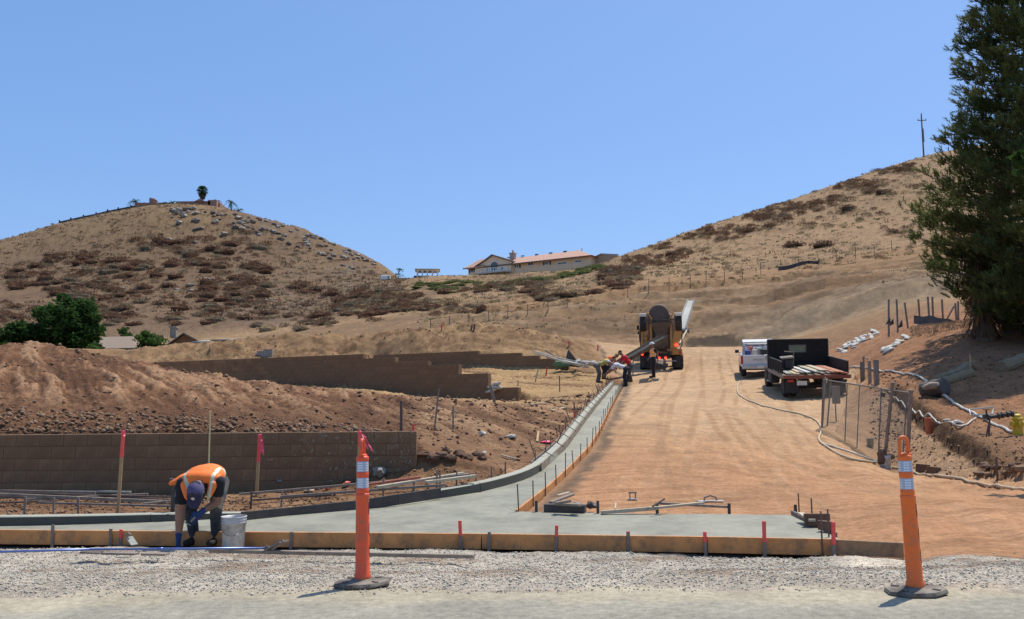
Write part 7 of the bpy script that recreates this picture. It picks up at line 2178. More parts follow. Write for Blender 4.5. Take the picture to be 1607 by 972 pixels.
m.build('guard_rail', M_MIX, mx)
# raised booster wheels and arms
for s_ in (-1, 1):
    cx = s_ * .98 + (.02 if s_ > 0 else -.02)
    wheel(mx, cx, .15, .50, .34, z=2.68)
    m = MB(); m.box((cx, .12, 3.21), (.38, .62, .05), bev=.01); m.box((cx, -.20, 3.14), (.38, .04, .16), Euler((.25, 0, 0))); m.build('booster_fender', M_WFEN, mx)
    m = MB(); m.prism([(s_ * .78, 2.25), (s_ * 1.17, 2.2), (s_ * 1.10, 1.75), (s_ * .70, 1.25), (s_ * .58, 1.3)] if s_ > 0 else [(-.70, 2.3), (-1.12, 2.2), (-1.10, 1.62), (-.75, 1.6)], .0, .25, 'y'); m.build('booster_arm', M_MIX, mx)
    m = MB(); m.tube([(s_ * 1.16, .1, 2.9), (s_ * 1.16, .1, 1.4), (s_ * .9, .2, 1.0)], .03, 6); m.build('hydraulic_line', M_FRM, mx)
m = MB(); m.tube([(-1.2, .2, 1.6), (-1.24, .2, 2.5)], .02, 6); m.box((-1.28, .2, 2.45), (.14, .06, .26)); m.box((-1.26, .2, 2.15), (.1, .06, .16)); m.build('side_mirror', M_FRM, mx)
m = MB(); m.tube([(-.98, -.02, 1.1), (-.98, -.02, 2.1)], .02, 6); m.tube([(-.76, -.02, 1.1), (-.76, -.02, 2.1)], .02, 6)
for k in range(4): m.tube([(-.98, -.02, 1.2 + .25 * k), (-.76, -.02, 1.2 + .25 * k)], .015, 6)
m.build('ladder', M_MIXD, mx)
# cab at the front
m = MB(); m.box((0, 7.0, 1.75), (2.3, 1.6, 1.7), bev=.12); m.box((0, 8.1, 1.25), (1.5, 1.3, 1.0), bev=.1); cab = m.build('cab', M_MIX, mx)
m = MB(); m.box((0, 6.18, 2.1), (1.5, .03, .55)); m.box((-1.16, 7.0, 2.1), (.03, 1.0, .6)); m.box((1.16, 7.0, 2.1), (.03, 1.0, .6)); m.build('window', M_GLS, cab)
vbox(mx, 'water_tank', (-.9, 5.4, 1.9), (.5, .9, .9), M_MIX, bev=.15)
# chute: parent follows the truck; points given in the world
cst, cen = pt(1041, 527, 49.3), pt(957, 575, 45.2)
m = MB(); MXI = (Matrix.Translation(mx.location) @ mx.rotation_euler.to_matrix().to_4x4()).inverted()
dirc = (cen - cst).normalized(); side = dirc.cross(Vector((0, 0, 1))).normalized(); upv = side.cross(dirc).normalized()
def chute(t0, t1, w, dep, name):
    mm = MB(); vs = []; n = 9
    for t in (t0, t1):
        c = cst.lerp(cen, t)
        for k in range(n):
            a = math.pi * k / (n - 1); vs.append(MXI @ (c - side * math.cos(a) * w - upv * math.sin(a) * dep))
        for k in range(n):
            a = math.pi * (n - 1 - k) / (n - 1); vs.append(MXI @ (c - side * math.cos(a) * (w - .02) - upv * math.sin(a) * (dep - .02)))
    N = 2 * n
    mm.add(vs, [(k, (k + 1) % N, N + (k + 1) % N, N + k) for k in range(N)] + [tuple(range(N - 1, -1, -1)), tuple(range(N, 2 * N))])
    return mm.build(name, mat('chute_metal', (.075, .055, .038), .8, .3, 3, .004, 20, dirt=((.17, .15, .12), .36, 2.5)), mx)
chute(0, .36, .33, .32, 'chute'); chute(.34, .70, .31, .30, 'chute'); chute(.68, 1.0, .29, .28, 'chute')
dn = Vector((0, 0, -.16)); m = MB(); m.tube([MXI @ (cst.lerp(cen, .0) + dn), MXI @ (cst.lerp(cen, .5) + dn), MXI @ (cst.lerp(cen, .97) + dn)], [.13, .13, .11], 8); m.build('flowing_concrete', mat('wet_concrete', (.03, .03, .026), .9, .1, 4, .01, 20), mx)
m = MB(); m.tube([MXI @ (cst.lerp(cen, .3) + Vector((0, 0, -.2))), Vector((.0, .0, 1.0))], .035, 6); m.tube([MXI @ (cst.lerp(cen, .62) + Vector((.1, 0, -.15))), MXI @ (cst.lerp(cen, .72) + Vector((.35, 0, -1.1)))], .03, 6); m.build('chute_strut', M_OLDW, mx)

# --- white pickup
xp, yp = 11.72, 42.0
M_WHT = mat('white_car_paint', (.68, .66, .63), .35, .03, 3, coat=.4, dirt=((.45, .38, .30), .30, 2))
pk = thing('white_pickup', 'white pickup truck parked left of the dark flatbed, seen from behind', 'pickup', (xp, yp, zat(xp, yp + .8) - .05), rot=(R(5.5), 0, R(-13)))
for x in (-.75, .75):
    for y in (1.0, 4.2): wheel(pk, x, y, .37, .25)
m = MB(); m.prism([(-.02, .50), (2.0, .45), (5.3, .42), (5.35, .85), (4.1, 1.08), (1.95, 1.10), (0, 1.08)], -.87, -.80, 'x'); m.prism([(-.02, .50), (2.0, .45), (5.3, .42), (5.35, .85), (4.1, 1.08), (1.95, 1.10), (0, 1.08)], .80, .87, 'x')
m.box((0, 1.0, .62), (1.6, 1.95, .06)); m.box((0, 1.93, .85), (1.6, .06, .5)); m.box((0, 4.7, .78), (1.6, 1.2, .5), bev=.08)
body = m.build('body', M_WHT, pk)
vbox(pk, 'tailgate', (0, .0, .80), (1.60, .06, .50), M_WHT, bev=.02)
m = MB(); m.prism([(1.95, 1.05), (2.1, 1.62), (2.35, 1.72), (3.2, 1.72), (3.5, 1.66), (4.15, 1.08)], -.72, .72, 'x'); cb = m.build('cab', M_WHT, pk)
m = MB(); m.add([(-.62, 1.985, 1.16), (.62, 1.985, 1.16), (.58, 2.085, 1.58), (-.58, 2.085, 1.58), (-.62, 2.015, 1.16), (.62, 2.015, 1.16), (.58, 2.115, 1.58), (-.58, 2.115, 1.58)], [(0, 1, 2, 3), (7, 6, 5, 4), (0, 4, 5, 1), (1, 5, 6, 2), (2, 6, 7, 3), (3, 7, 4, 0)]); m.build('rear_window', M_GLS, cb)
for s_ in (-1, 1):
    m = MB(); m.add([(s_ * .725, 2.2, 1.15), (s_ * .725, 3.85, 1.15), (s_ * .725, 3.45, 1.60), (s_ * .725, 2.35, 1.62)], [(0, 1, 2, 3)]); m.build('side_window', M_GLS, cb)
    vbox(pk, 'tail_lamp', (s_ * .84, -.03, .82), (.10, .06, .36), M_REDOFF)
    m = MB(); m.box((s_ * .98, 3.3, 1.12), (.2, .1, .16), bev=.02); m.build('side_mirror', M_FRM, pk)
vbox(pk, 'bumper', (0, -.12, .48), (1.68, .14, .18), mat('chrome_worn', (.50, .49, .46), .35, .1, 6, metal=.6), bev=.03)
vbox(pk, 'licence_plate', (0, -.20, .49), (.30, .01, .14), M_WHT, bev=0)
vbox(pk, 'under_frame', (0, 2.4, .42), (1.3, 4.6, .18), M_FRM)
m = MB(); m.tube([(-.7, .15, 1.08), (-.7, .2, 1.45), (-.55, .2, 1.55), (.5, .2, 1.55), (.7, .2, 1.45), (.7, .15, 1.08)], .025, 6); m.tube([(-.7, 1.7, 1.08), (-.7, 1.65, 1.55), (.7, 1.65, 1.55), (.7, 1.7, 1.08)], .025, 6); m.build('ladder_rack', M_RIM, pk)
# badge on the tailgate
cu = bpy.data.curves.new('badge', 'FONT'); cu.body = 'FRONTIER'; cu.size = .115; cu.extrude = .004; cu.align_x = 'CENTER'; cu.space_character = 1.5
to = bpy.data.objects.new('badge_tmp', cu); COL.objects.link(to)
me = bpy.data.meshes.new_from_object(to.evaluated_get(bpy.context.evaluated_depsgraph_get())); me.name = 'badge'
bpy.data.objects.remove(to); me.materials.clear(); me.materials.append(M_INK)
bo = bpy.data.objects.new('badge', me); COL.objects.link(bo); bo.parent = pk; bo.location = (.05, -.036, .78); bo.rotation_euler = (R(90), 0, 0)
# its load
def on_vehicle(v, c): return (Matrix.Translation(v.location) @ v.rotation_euler.to_matrix().to_4x4()) @ Vector(c)
def load(name, v, c, label, cat, builder, mt, rz=0.0, **k):
    rt = thing(name, label, cat, on_vehicle(v, c), rot=(v.rotation_euler[0], 0, v.rotation_euler[2] + rz)); builder(rt, mt); return rt
def jug(rt, mt):
    m = MB(); m.box((0, 0, .17), (.26, .24, .34), bev=.05); m.build('shell', mt, rt); m = MB(); m.lathe([(.04, .34), (.04, .40), (.03, .41)], 10, c=(.05, 0, 0)); m.build('cap', M_RIM, rt)
load('blue_jug', pk, (-.55, .3, .95), 'blue plastic jug in the bed of the white pickup', 'jug', jug, mat('blue_plastic', (.03, .07, .28), .5, .1, 6))
load('white_jug', pk, (-.22, .28, .98), 'white plastic jug in the bed of the white pickup', 'jug', jug, M_PAPER)
def crate(rt, mt):
    m = MB(); m.box((0, 0, .2), (.5, .5, .4), bev=.03); m.build('shell', mt, rt); m = MB(); m.tube([(-.2, -.2, .4), (-.1, -.25, .62), (.2, -.2, .5)], .03, 6); m.build('handle', M_RIM, rt)
load('tool_box', pk, (.30, .5, .90), 'dark toolbox standing in the pickup bed', 'toolbox', crate, M_FRM)
load('grey_machine', pk, (-.1, 1.2, .95), 'grey engine unit at the front of the pickup bed', 'machine', crate, M_RIM)
load('red_can', pk, (-.4, 1.0, 1.1), 'red fuel can behind the jugs in the pickup bed', 'fuel can', jug, MATS['red_litter'])

# --- flatbed stake truck
FBY0 = 33.0
xr = (A(1229) + A(1329)) / 2 * 33.0; xf = (A(1205) + A(1295)) / 2 * 37.0
yaw = -math.atan2(xf - xr, 4.0)
zr, zf_ = zat(xr, 33.9), zat(xf + .2, 37.9)
fb = thing('flatbed_truck', 'dark flatbed truck with tall black headboard, loaded with lumber, seen from behind', 'truck', (xr, 33.0, 1.54 - .0), rot=(math.atan2(2.06 - 1.56, 4.6), 0, yaw))
M_BLK = mat('black_truck_paint', (.012, .009, .007), .85, .3, 3, dirt=((.07, .05, .035), .30, 4))
L_b = 4.05
fbf = .82
m = MB(); m.box((0, L_b / 2, fbf), (2.36, L_b, .10)); bedo = m.build('bed', mat('bed_wood', (.17, .10, .06), .85, .25, 4), fb)
for x in (-.3, .3): vbox(fb, 'chassis_rail', (x, 3.2, .62), (.09, 6.4, .2), M_FRM)
m = MB(); hb0, hb1 = fbf + .05, fbf + 1.22; y_ = L_b
wx0, wx1, wz0, wz1 = -.36, .36, hb0 + .62, hb0 + .96
for c_, s_ in (((-(1.2 + .36) / 2, y_, (hb0 + hb1) / 2), (1.2 - .36, .06, hb1 - hb0)), (((1.2 + .36) / 2, y_, (hb0 + hb1) / 2), (1.2 - .36, .06, hb1 - hb0)), ((0, y_, (hb0 + wz0) / 2), (.72, .06, wz0 - hb0)), ((0, y_, (wz1 + hb1) / 2), (.72, .06, hb1 - wz1))): m.box(c_, s_)
hb = m.build('headboard', M_BLK, fb)
m = MB(); m.box((0, y_, wz0 + .01), (.74, .09, .03)); m.box((0, y_, wz1), (.74, .09, .03)); m.box((-.36, y_, (wz0 + wz1) / 2), (.03, .09, wz1 - wz0)); m.box((.36, y_, (wz0 + wz1) / 2), (.03, .09, wz1 - wz0)); m.build('window_frame', M_FRM, hb)
m = MB(); m.box((0, y_ - .03, hb1 + .01), (2.42, .10, .05)); m.box((-1.2, y_ - .03, (hb0 + hb1) / 2), (.05, .1, hb1 - hb0)); m.box((1.2, y_ - .03, (hb0 + hb1) / 2), (.05, .1, hb1 - hb0)); m.build('headboard_rim', M_FRM, hb)
for s_ in (-1, 1):
    m = MB(); m.box((s_ * 1.17, L_b * .52 , fbf + .30), (.04, L_b * .88, .42)); sd_ = m.build('side_gate', M_BLK, fb)
    m = MB()
    for k in range(9): m.box((s_ * 1.195, .35 + k * .42, fbf + .28), (.03, .05, .42))
    m.box((s_ * 1.18, L_b * .52, fbf + .53), (.07, L_b * .88, .035)); m.build('gate_rib', M_BLK if s_ < 0 else M_FRM, sd_)
    m = MB(); m.box((s_ * 1.2, L_b / 2, fbf - .01), (.05, L_b, .13)); m.build('bed_rail', M_OLDW, fb)
m = MB(); m.box((0, -.02, fbf - .02), (2.36, .05, .13)); m.build('rear_rail', mat('rust_red', (.22, .07, .035), .8, .2, 6), fb)
for s_ in (-1, 1):
    wheel(fb, s_ * .98, .95, .39, .24, rim_mt=M_WFEN); wheel(fb, s_ * .72, .95, .39, .22); wheel(fb, s_ * 1.02, 5.3, .40, .26)
    vbox(fb, 'mud_flap', (s_ * .84, .30, .42), (.5, .02, .5), M_FRM); vbox(fb, 'tail_lamp', (s_ * .95, -.06, fbf - .16), (.22, .05, .10), M_REDOFF if s_ < 0 else M_FRM)
m = MB(); m.box((-.55, -.08, .58), (.36, .02, .16)); m.build('licence_plate', M_PAPER, fb)
m = MB(); m.box((0, 4.85, 1.15), (1.9, 1.4, 1.3), bev=.12); m.box((0, 5.9, .9), (1.8, 1.1, .75), bev=.1); m.build('cab', M_BLK, fb)
m = MB(); m.box((0, 4.13, 1.55), (1.2, .03, .4)); m.build('cab_window', mat('cab_glass', (.22, .25, .17), .2, .2, 2), fb)
m = MB(); m.box((-1.1, 5.2, 1.25), (.22, .12, .26), bev=.03); m.tube([(-.95, 5.2, 1.2), (-1.1, 5.2, 1.15)], .02, 6); m.build('side_mirror', M_WFEN, fb)
vbox(fb, 'fuel_tank', (-1.0, 3.9, .5), (.35, .9, .42), M_FRM, bev=.05); vbox(fb, 'step', (-1.12, 4.1, .35), (.25, .5, .06), M_RIM)
vbox(fb, 'rear_axle', (0, .95, .39), (1.6, .16, .16), M_FRM); vbox(fb, 'front_axle', (0, 5.3, .4), (1.7, .14, .14), M_FRM)
# its lumber, each piece lying loose
FBM = Matrix.Translation(fb.location) @ fb.rotation_euler.to_matrix().to_4x4()
PL = [MATS['pale_lumber'], mat('yellow_pine', (.55, .42, .24), .8, .12, 6), M_CONW, M_OLDW, mat('red_plank', (.42, .17, .09), .8, .12, 5), M_WFEN]
spec = [(-.95, .15, 1.5, .20, .05, 2, 2), (-.70, .05, 1.6, .22, .04, 1, 1), (-.62, .3, 2.6, .12, .10, 0, -3), (-.45, .2, 3.2, .14, .07, 3, 4), (-.32, -.1, 2.9, .13, .12, 5, 6), (-.18, .5, 3.6, .20, .06, 0, 5), (-.02, -.2, 2.6, .12, .13, 2, 8),
        (.08, .8, 3.8, .24, .09, 1, 3), (.25, .0, 2.8, .14, .06, 3, 6), (.36, .6, 3.6, .22, .12, 0, 4), (.50, .2, 3.3, .12, .05, 3, -2), (.62, .1, 3.6, .13, .09, 4, 3), (.77, .0, 3.7, .13, .11, 4, 3), (.92, -.1, 3.8, .13, .09, 4, 3), (1.04, -.1, 3.8, .10, .07, 4, 3)]
for i, (x, y0_, y1_, w, zz, mi, an) in enumerate(spec):
    a = FBM @ Vector((x + (y1_ - y0_) * math.tan(R(an)) * -.25, y1_, fbf + .05 + zz)); b = FBM @ Vector((x, y0_, fbf + .04 + zz))
    names = {0: ('pale board', ), 1: ('yellow pine board',), 2: ('grey board',), 3: ('weathered brown board',), 4: ('red brown plank',), 5: ('white board',)}
    board('loose_plank', a, b, w, .045 + .02 * (i % 2), PL[mi], '%s lying on the flatbed, %s' % (names[mi][0], ('in the left part of the load' if x < -.4 else ('in the middle of the load' if x < .55 else 'along the right side of the load'))), 'plank', 'planks on the flatbed')
gm = thing('plate_compactor', 'black engine tool standing in the flatbed beside the left side gate', 'machine', FBM @ Vector((-.72, 1.9, fbf + .05)), rot=fb.rotation_euler[:])
m = MB(); m.box((0, 0, .06), (.5, .5, .1), bev=.02); m.box((0, 0, .3), (.36, .36, .4), bev=.05); m.build('engine', M_FRM, gm)
m = MB(); m.box((-.05, 0, .56), (.5, .42, .07), Euler((.1, -.1, 0)), bev=.02); m.build('cover', M_GREYW, gm)
m = MB(); m.tube([(.22, .2, .1), (.26, .25, .75), (-.1, .25, .78)], .022, 6); m.build('handle', M_RUST, gm)
# ------------------------------------------------------------------ people
SKIN = mat('skin', (.33, .165, .095), .6, .08, 14, .001, 60); SKIND = mat('skin_tanned', (.24, .12, .07), .6, .08, 14)
JEAN = mat('dusty_jeans', (.035, .045, .062), .9, .3, 9, .003, 40, dirt=((.15, .125, .095), .44, 6)); BLKSH = mat('black_shirt', (.012, .012, .016), .9, .2, 12, .003, 40)
BOOT = mat('dark_boot', (.028, .022, .018), .9, .2, 12); GLOVE = mat('blue_glove', (.015, .045, .14), .8, .15, 14, .001, 60)
VEST = mat('safety_orange', (.95, .20, .03), .75, .06, 10, .004, 22); STRIPE = mat('vest_stripe', (.62, .62, .42), .5, .08, 20); HAIR = mat('dark_hair', (.02, .014, .01), .9, .2, 20)
NAVY = mat('cap_navy', (.035, .030, .060), .9, .15, 14, .001, 60); CAPTOP = mat('cap_violet', (.085, .075, .16), .9, .12, 14, .001, 60)

class Body:
    def __init__(self): self.mb = MB(); self.pr = []; self.mats = []
    def mi(self, m):
        if m not in self.mats: self.mats.append(m)
        return self.mats.index(m)
    def cap(self, a, b, ra, rb, m, n=12):
        a, b = Vector(a), Vector(b); d = b - a; L = d.length
        u = d.normalized() if L > 1e-6 else Vector((0, 0, 1))
        pts, rs = [], []
        for t in (-1, -.8, -.45, 0): pts.append(a + u * ra * t); rs.append(max(ra * math.sqrt(max(0, 1 - t * t)), ra * .05))
        for t in (0, .45, .8, 1): pts.append(b + u * rb * t); rs.append(max(rb * math.sqrt(max(0, 1 - t * t)), rb * .05))
        if L < 1e-6: pts = pts[:4] + pts[5:]; rs = rs[:4] + rs[5:]
        self.mb.tube(pts, rs, n); self.pr.append((a, b, ra, rb, self.mi(m))); return self
    def chain(self, pts, rs, m):
        for i in range(len(pts) - 1): self.cap(pts[i], pts[i + 1], rs[i], rs[i + 1], m)
    def ell(self, c, s, m, rot=None):
        self.mb.blob(c, s, 0, 3, 0.0, rot=rot); r = min(s); 
        M = rot.to_matrix() if rot else Matrix.Identity(3); k = s.index(max(s)) if hasattr(s, 'index') else 0
        ax = Vector((0, 0, 0)); ax[k] = max(s) - r; ax = M @ ax
        self.pr.append((Vector(c) - ax, Vector(c) + ax, r, r, self.mi(m))); return self
    def hand(self, w, d, up, m, s=1.0, curl=.5, thumb=1):
        """palm from wrist w along d; up = back of the hand"""
        w = Vector(w); d = Vector(d).normalized(); up = (Vector(up) - d * Vector(up).dot(d)).normalized(); sd_ = d.cross(up)
        self.cap(w, w + d * .03 * s, .026 * s, .030 * s, m, 8)
        for k in range(4):
            o_ = sd_ * (k - 1.5) * .021 * s; self.cap(w + d * .02 * s + o_ * .7, w + d * .085 * s + o_, .016 * s, .0125 * s, m, 8)
            Lf = (.040, .046, .043, .034)[k] * s; p0 = w + d * .088 * s + o_
            p1 = p0 + (d * math.cos(curl * .6) - up * math.sin(curl * .6)) * Lf; p2 = p1 + (d * math.cos(curl * 1.7) - up * math.sin(curl * 1.7)) * Lf * .75
            self.chain([p0, p1, p2], [.0105 * s, .0095 * s, .008 * s], m)
        t0 = w + d * .025 * s + sd_ * thumb * .026 * s; t1 = t0 + (d * .6 + sd_ * thumb * .7 - up * .3).normalized() * .042 * s; t2 = t1 + (d * .85 + sd_ * thumb * .1 - up * .5).normalized() * .034 * s
        self.chain([t0, t1, t2], [.015 * s, .012 * s, .010 * s], m)
    def head(self, c, f, up, m, s=1.0, hair=HAIR):
        """c centre, f facing, up crown"""
        c = Vector(c); f = Vector(f).normalized(); up = (Vector(up) - f * Vector(up).dot(f)).normalized(); sd_ = f.cross(up)
        M = Matrix((sd_, f, up)).transposed()
        def e(o_, sz, mm): 
            q = c + M @ Vector(o_) * s; self.mb.blob(q, Vector(sz) * s, 0, 2, 0.0, rot=M.to_euler()); self.pr.append((q, q, min(sz) * s, min(sz) * s, self.mi(mm)))
        e((0, -.012, .025), (.074, .094, .088), m); e((0, .030, -.045), (.054, .058, .058), m); e((0, .058, -.088), (.026, .022, .018), m)
        e((0, .098, -.018), (.013, .020, .022), m); e((0, .088, .012), (.05, .012, .010), m)
        for s_ in (-1, 1):
            e((s_ * .080, -.005, -.01), (.010, .022, .032), m); e((s_ * .03, .088, -.002), (.012, .007, .007), hair); e((s_ * .036, .062, -.03), (.02, .02, .02), m)
        e((0, .088, -.056), (.024, .007, .006), SKIND)
        e((0, -.035, .045), (.078, .080, .074), hair)
        return M
    def finish(self, name, root, voxel, smooth=4, recolour=None):
        me = self.mb.mesh('src', self.mats[0]); o = bpy.data.objects.new('src', me); COL.objects.link(o)
        md = o.modifiers.new('r', 'REMESH'); md.mode = 'VOXEL'; md.voxel_size = voxel; md.use_smooth_shade = True
        sm = o.modifiers.new('s', 'SMOOTH'); sm.factor = .5; sm.iterations = smooth
        dg = bpy.context.evaluated_depsgraph_get(); new = bpy.data.meshes.new_from_object(o.evaluated_get(dg)); bpy.data.objects.remove(o)
        new.name = name; new.materials.clear()
        for m in self.mats: new.materials.append(m)
        n = len(new.polygons); c = np.zeros(n * 3); new.polygons.foreach_get('center', c); c = c.reshape(-1, 3)
        best = np.full(n, 1e9); idx = np.zeros(n, int)
        for a, b, ra, rb, mi_ in self.pr:
            a_ = np.array(a); d = np.array(b) - a_; L2 = max(1e-12, (d ** 2).sum()); t = np.clip(((c - a_) @ d) / L2, 0, 1)
            ds = np.linalg.norm(c - a_ - t[:, None] * d, axis=1) - (ra + (rb - ra) * t)
            k = ds < best; best[k] = ds[k]; idx[k] = mi_
        if recolour is not None: idx = recolour(c, idx, self)
        new.polygons.foreach_set('material_index', idx.astype(np.int32)); new.polygons.foreach_set('use_smooth', np.ones(n, bool)); new.update()
        ob = bpy.data.objects.new(name, new); COL.objects.link(ob); ob.parent = root
        return ob

# --- the man bending over the form, left foreground
wx = ptz(322, 858, -.27); wY = board_at(322).y - .17
w1 = thing('person', 'worker in orange vest and navy cap bending over the timber form beside the white bucket', 'person', (A(322) * wY, wY, -.265))
b = Body()
S = 1.0
def arm(b, sh, el, wr, m_up, m_lo, r=(.060, .050, .042, .030), sleeve=.6):
    sh, el, wr = Vector(sh), Vector(el), Vector(wr); mid = sh.lerp(el, sleeve)
    b.cap(sh, mid, r[0] * 1.12, r[1] * 1.2, m_up); b.cap(mid, el, r[1] * 1.05, r[2] * 1.05, m_lo); b.cap(el, el.lerp(wr, .35), r[2], r[2] * 1.02, m_lo); b.cap(el.lerp(wr, .35), wr, r[2] * 1.0, r[3] * .95, m_lo)
def leg(b, hip, knee, ank, toe, m, r=(.105, .072, .048)):
    hip, knee, ank, toe = map(Vector, (hip, knee, ank, toe))
    b.cap(hip, hip.lerp(knee, .5), r[0], r[0] * .86, m); b.cap(hip.lerp(knee, .5), knee, r[0] * .86, r[1] * 1.03, m); b.cap(knee, knee.lerp(ank, .35), r[1], r[1] * .96, m); b.cap(knee.lerp(ank, .35), ank, r[1] * .96, r[2] * 1.25, m)
    b.cap(ank + Vector((0, 0, -.02)), ank + Vector((0, 0, -.045)), .055, .052, BOOT); hl = ank + Vector((0, 0, -.06)) - (toe - ank).normalized() * .02; b.cap(hl, toe, .046, .040, BOOT)
    b.cap(hl + Vector((.0, 0, -.01)), toe + Vector((0, 0, -.005)), .045, .038, BOOT)
hipL, hipR = (-.125, .36, .69), (.095, .37, .70)
leg(b, hipL, (-.16, .10, .42), (-.145, .20, .10), (-.17, .02, .045), JEAN)
leg(b, hipR, (.15, .06, .43), (.125, .17, .10), (.11, -.01, .045), JEAN)
b.ell((-.015, .37, .72), (.165, .14, .125), JEAN)
b.ell((.01, .22, .80), (.165, .20, .115), BLKSH, Euler((R(-6), 0, 0))); b.ell((.02, .02, .795), (.205, .21, .115), BLKSH, Euler((R(12), 0, 0))); b.ell((.02, -.09, .765), (.215, .10, .095), BLKSH)
arm(b, (-.185, -.10, .735), (-.20, -.11, .46), (-.195, -.15, .17), BLKSH, SKIN, r=(.068, .060, .056, .038), sleeve=.72)
arm(b, (.225, -.09, .745), (.205, -.06, .52), (.07, -.20, .415), BLKSH, SKIND, r=(.066, .056, .046, .032), sleeve=.55)
b.chain([(.02, -.14, .745), (.03, -.22, .71)], [.062, .056], SKIND)
b.hand((-.195, -.155, .15), (0, -.04, -1), (-1, .1, 0), GLOVE, 1.12, .9, -1); b.cap((-.195, -.15, .175), (-.195, -.155, .14), .038, .036, GLOVE)
b.hand((.065, -.205, .405), (-.75, -.1, -.65), (.2, -1, .3), GLOVE, 1.12, 1.0, 1); b.cap((.085, -.195, .43), (.055, -.21, .40), .037, .036, GLOVE)
HC = Vector((.045, -.32, .655)); HF = Vector((.02, -.35, -.94)); HU = Vector((.02, -.94, .34))
b.head(HC, HF, HU, SKIND, 1.02)
b.finish('body', w1, .0085, 5)
# vest: an outer shell over the back, with hanging hems
v = Body()
v.ell((.01, .24, .815), (.180, .205, .122), VEST, Euler((R(-6), 0, 0))); v.ell((.02, .03, .808), (.225, .225, .124), VEST, Euler((R(12), 0, 0))); v.ell((.02, -.085, .785), (.238, .115, .098), VEST)
v.chain([(-.14, -.14, .72), (-.09, -.19, .60), (-.075, -.19, .555)], [.060, .045, .022], VEST); v.chain([(.175, -.14, .72), (.155, -.18, .62), (.145, -.18, .58)], [.055, .035, .018], VEST)
v.chain([(-.03, -.19, .59), (-.075, -.20, .56), (-.10, -.19, .575)], [.02, .026, .02], VEST)
v.chain([(-.13, .05, .80), (-.215, -.06, .775), (-.285, -.10, .745), (-.325, -.10, .735)], [.08, .055, .034, .026], VEST)
vm = v.mi(STRIPE)
def stripes(c, idx, s):
    x, z = c[:, 0], c[:, 2]
    l = -.165 + .13 * np.clip((.86 - z) / .28, 0, 1); r_ = .185 - .035 * np.clip((.86 - z) / .28, 0, 1)
    k = ((np.abs(x - l) < .019) | (np.abs(x - r_) < .019)) & (c[:, 1] < .42)
    idx[k] = vm; return idx
v.finish('vest', w1, .009, 4, stripes)
# cap with brim
hm = Matrix((HF.cross(HU).normalized(), HF.normalized(), HU.normalized())).transposed()
m = MB()
pr = []
for i in range(9):
    a = math.pi / 2 * i / 8; pr.append((.100 * math.cos(a) + .001, -.03 + .128 * math.sin(a)))
m.lathe(pr, 24, c=HC + hm @ Vector((0, -.008, .035)), M=hm @ Matrix.Diagonal((.93, 1.14, 1.0))); cp = m.build('cap', CAPTOP, w1, smooth=True)
m = MB(); vs = []
n_ = 12
for i in range(n_ + 1):
    a = math.pi * i / n_
    for rr_, zz in ((.085, .045), (.090, .030)):
        pass
for j, (ra_, dz_) in enumerate(((0.0, 0), (.5, .004), (1.0, -.004))):
    for i in range(n_ + 1):
        a = math.pi * i / n_; inner = Vector((.085 * math.cos(a), .088 * math.sin(a), .045)); outer = Vector((.090 * math.cos(a), .088 * math.sin(a) + .115 * math.sin(a) ** .6, .030))
        q = inner.lerp(outer, ra_); vs.append(HC + hm @ (q + Vector((0, -.005, dz_))))
vs2 = [q + hm @ Vector((0, 0, -.005)) for q in vs]; N_ = len(vs)
fs = []
for j in range(2):
    for i in range(n_): k = j * (n_ + 1) + i; fs += [(k, k + 1, k + n_ + 2, k + n_ + 1), (N_ + k, N_ + k + n_ + 1, N_ + k + n_ + 2, N_ + k + 1)]
for i in range(n_): k = 2 * (n_ + 1) + i; fs.append((k, k + 1, N_ + k + 1, N_ + k))
m.add(vs + vs2, fs); m.build('brim', NAVY, cp)
m = MB(); m.lathe([(.0, .0), (.020, 0), (.020, .004), (.0, .006)], 14, c=HC + hm @ Vector((-.005, .098, .085)), M=hm @ Matrix.Rotation(R(-58), 3, 'X'), caps=False); m.build('badge', M_PAPER, cp)
# cap front panels are navy
ff = cp.data; ff.materials.append(NAVY)
for p in ff.polygons:
    q = hm.transposed() @ (p.center - HC)
    if q.y > .045: p.material_index = 1
# trowel in his hand; tool standing behind him
tw = thing('margin_trowel', 'small trowel in the bending worker\'s blue gloved hand', 'trowel', Vector(w1.location) + Vector((.01, -.24, .35)))
m = MB(); m.tube([(.01, 0, .02), (-.04, -.01, -.03)], .012, 8); m.build('handle', M_OLDW, tw); m = MB(); m.box((-.075, -.01, -.05), (.08, .05, .006), Euler((0, .5, .2))); m.build('blade', M_CONW, tw)
tl = thing('power_trowel_tool', 'grey and black pole tool standing behind the bending worker\'s right side', 'tool', ptz(273, 806, -.06))
sc_ = tl.location.y / FPX
m = MB(); m.tube([(-.02, 0, 0), (-.015, 0, .25), (.0, 0, .40)], [.028, .032, .03], 10); m.box((.03, 0, .30), (.05, .05, .34), Euler((0, .08, 0)), bev=.02); m.build('shaft', M_BLACKB, tl)
m = MB(); m.box((.05, -.03, .33), (.05, .05, .26), Euler((0, .12, 0)), bev=.02); m.build('cover', mat('beige_plastic', (.42, .40, .34), .5, .1, 9), tl)
m = MB(); m.tube([(-.07, 0, .44), (-.01, 0, .43), (.05, 0, .42)], [.026, .026, .02], 10); m.tube([(.06, 0, .36), (.11, .0, .38)], .010, 6); m.build('handle', M_BLACKB, tl)

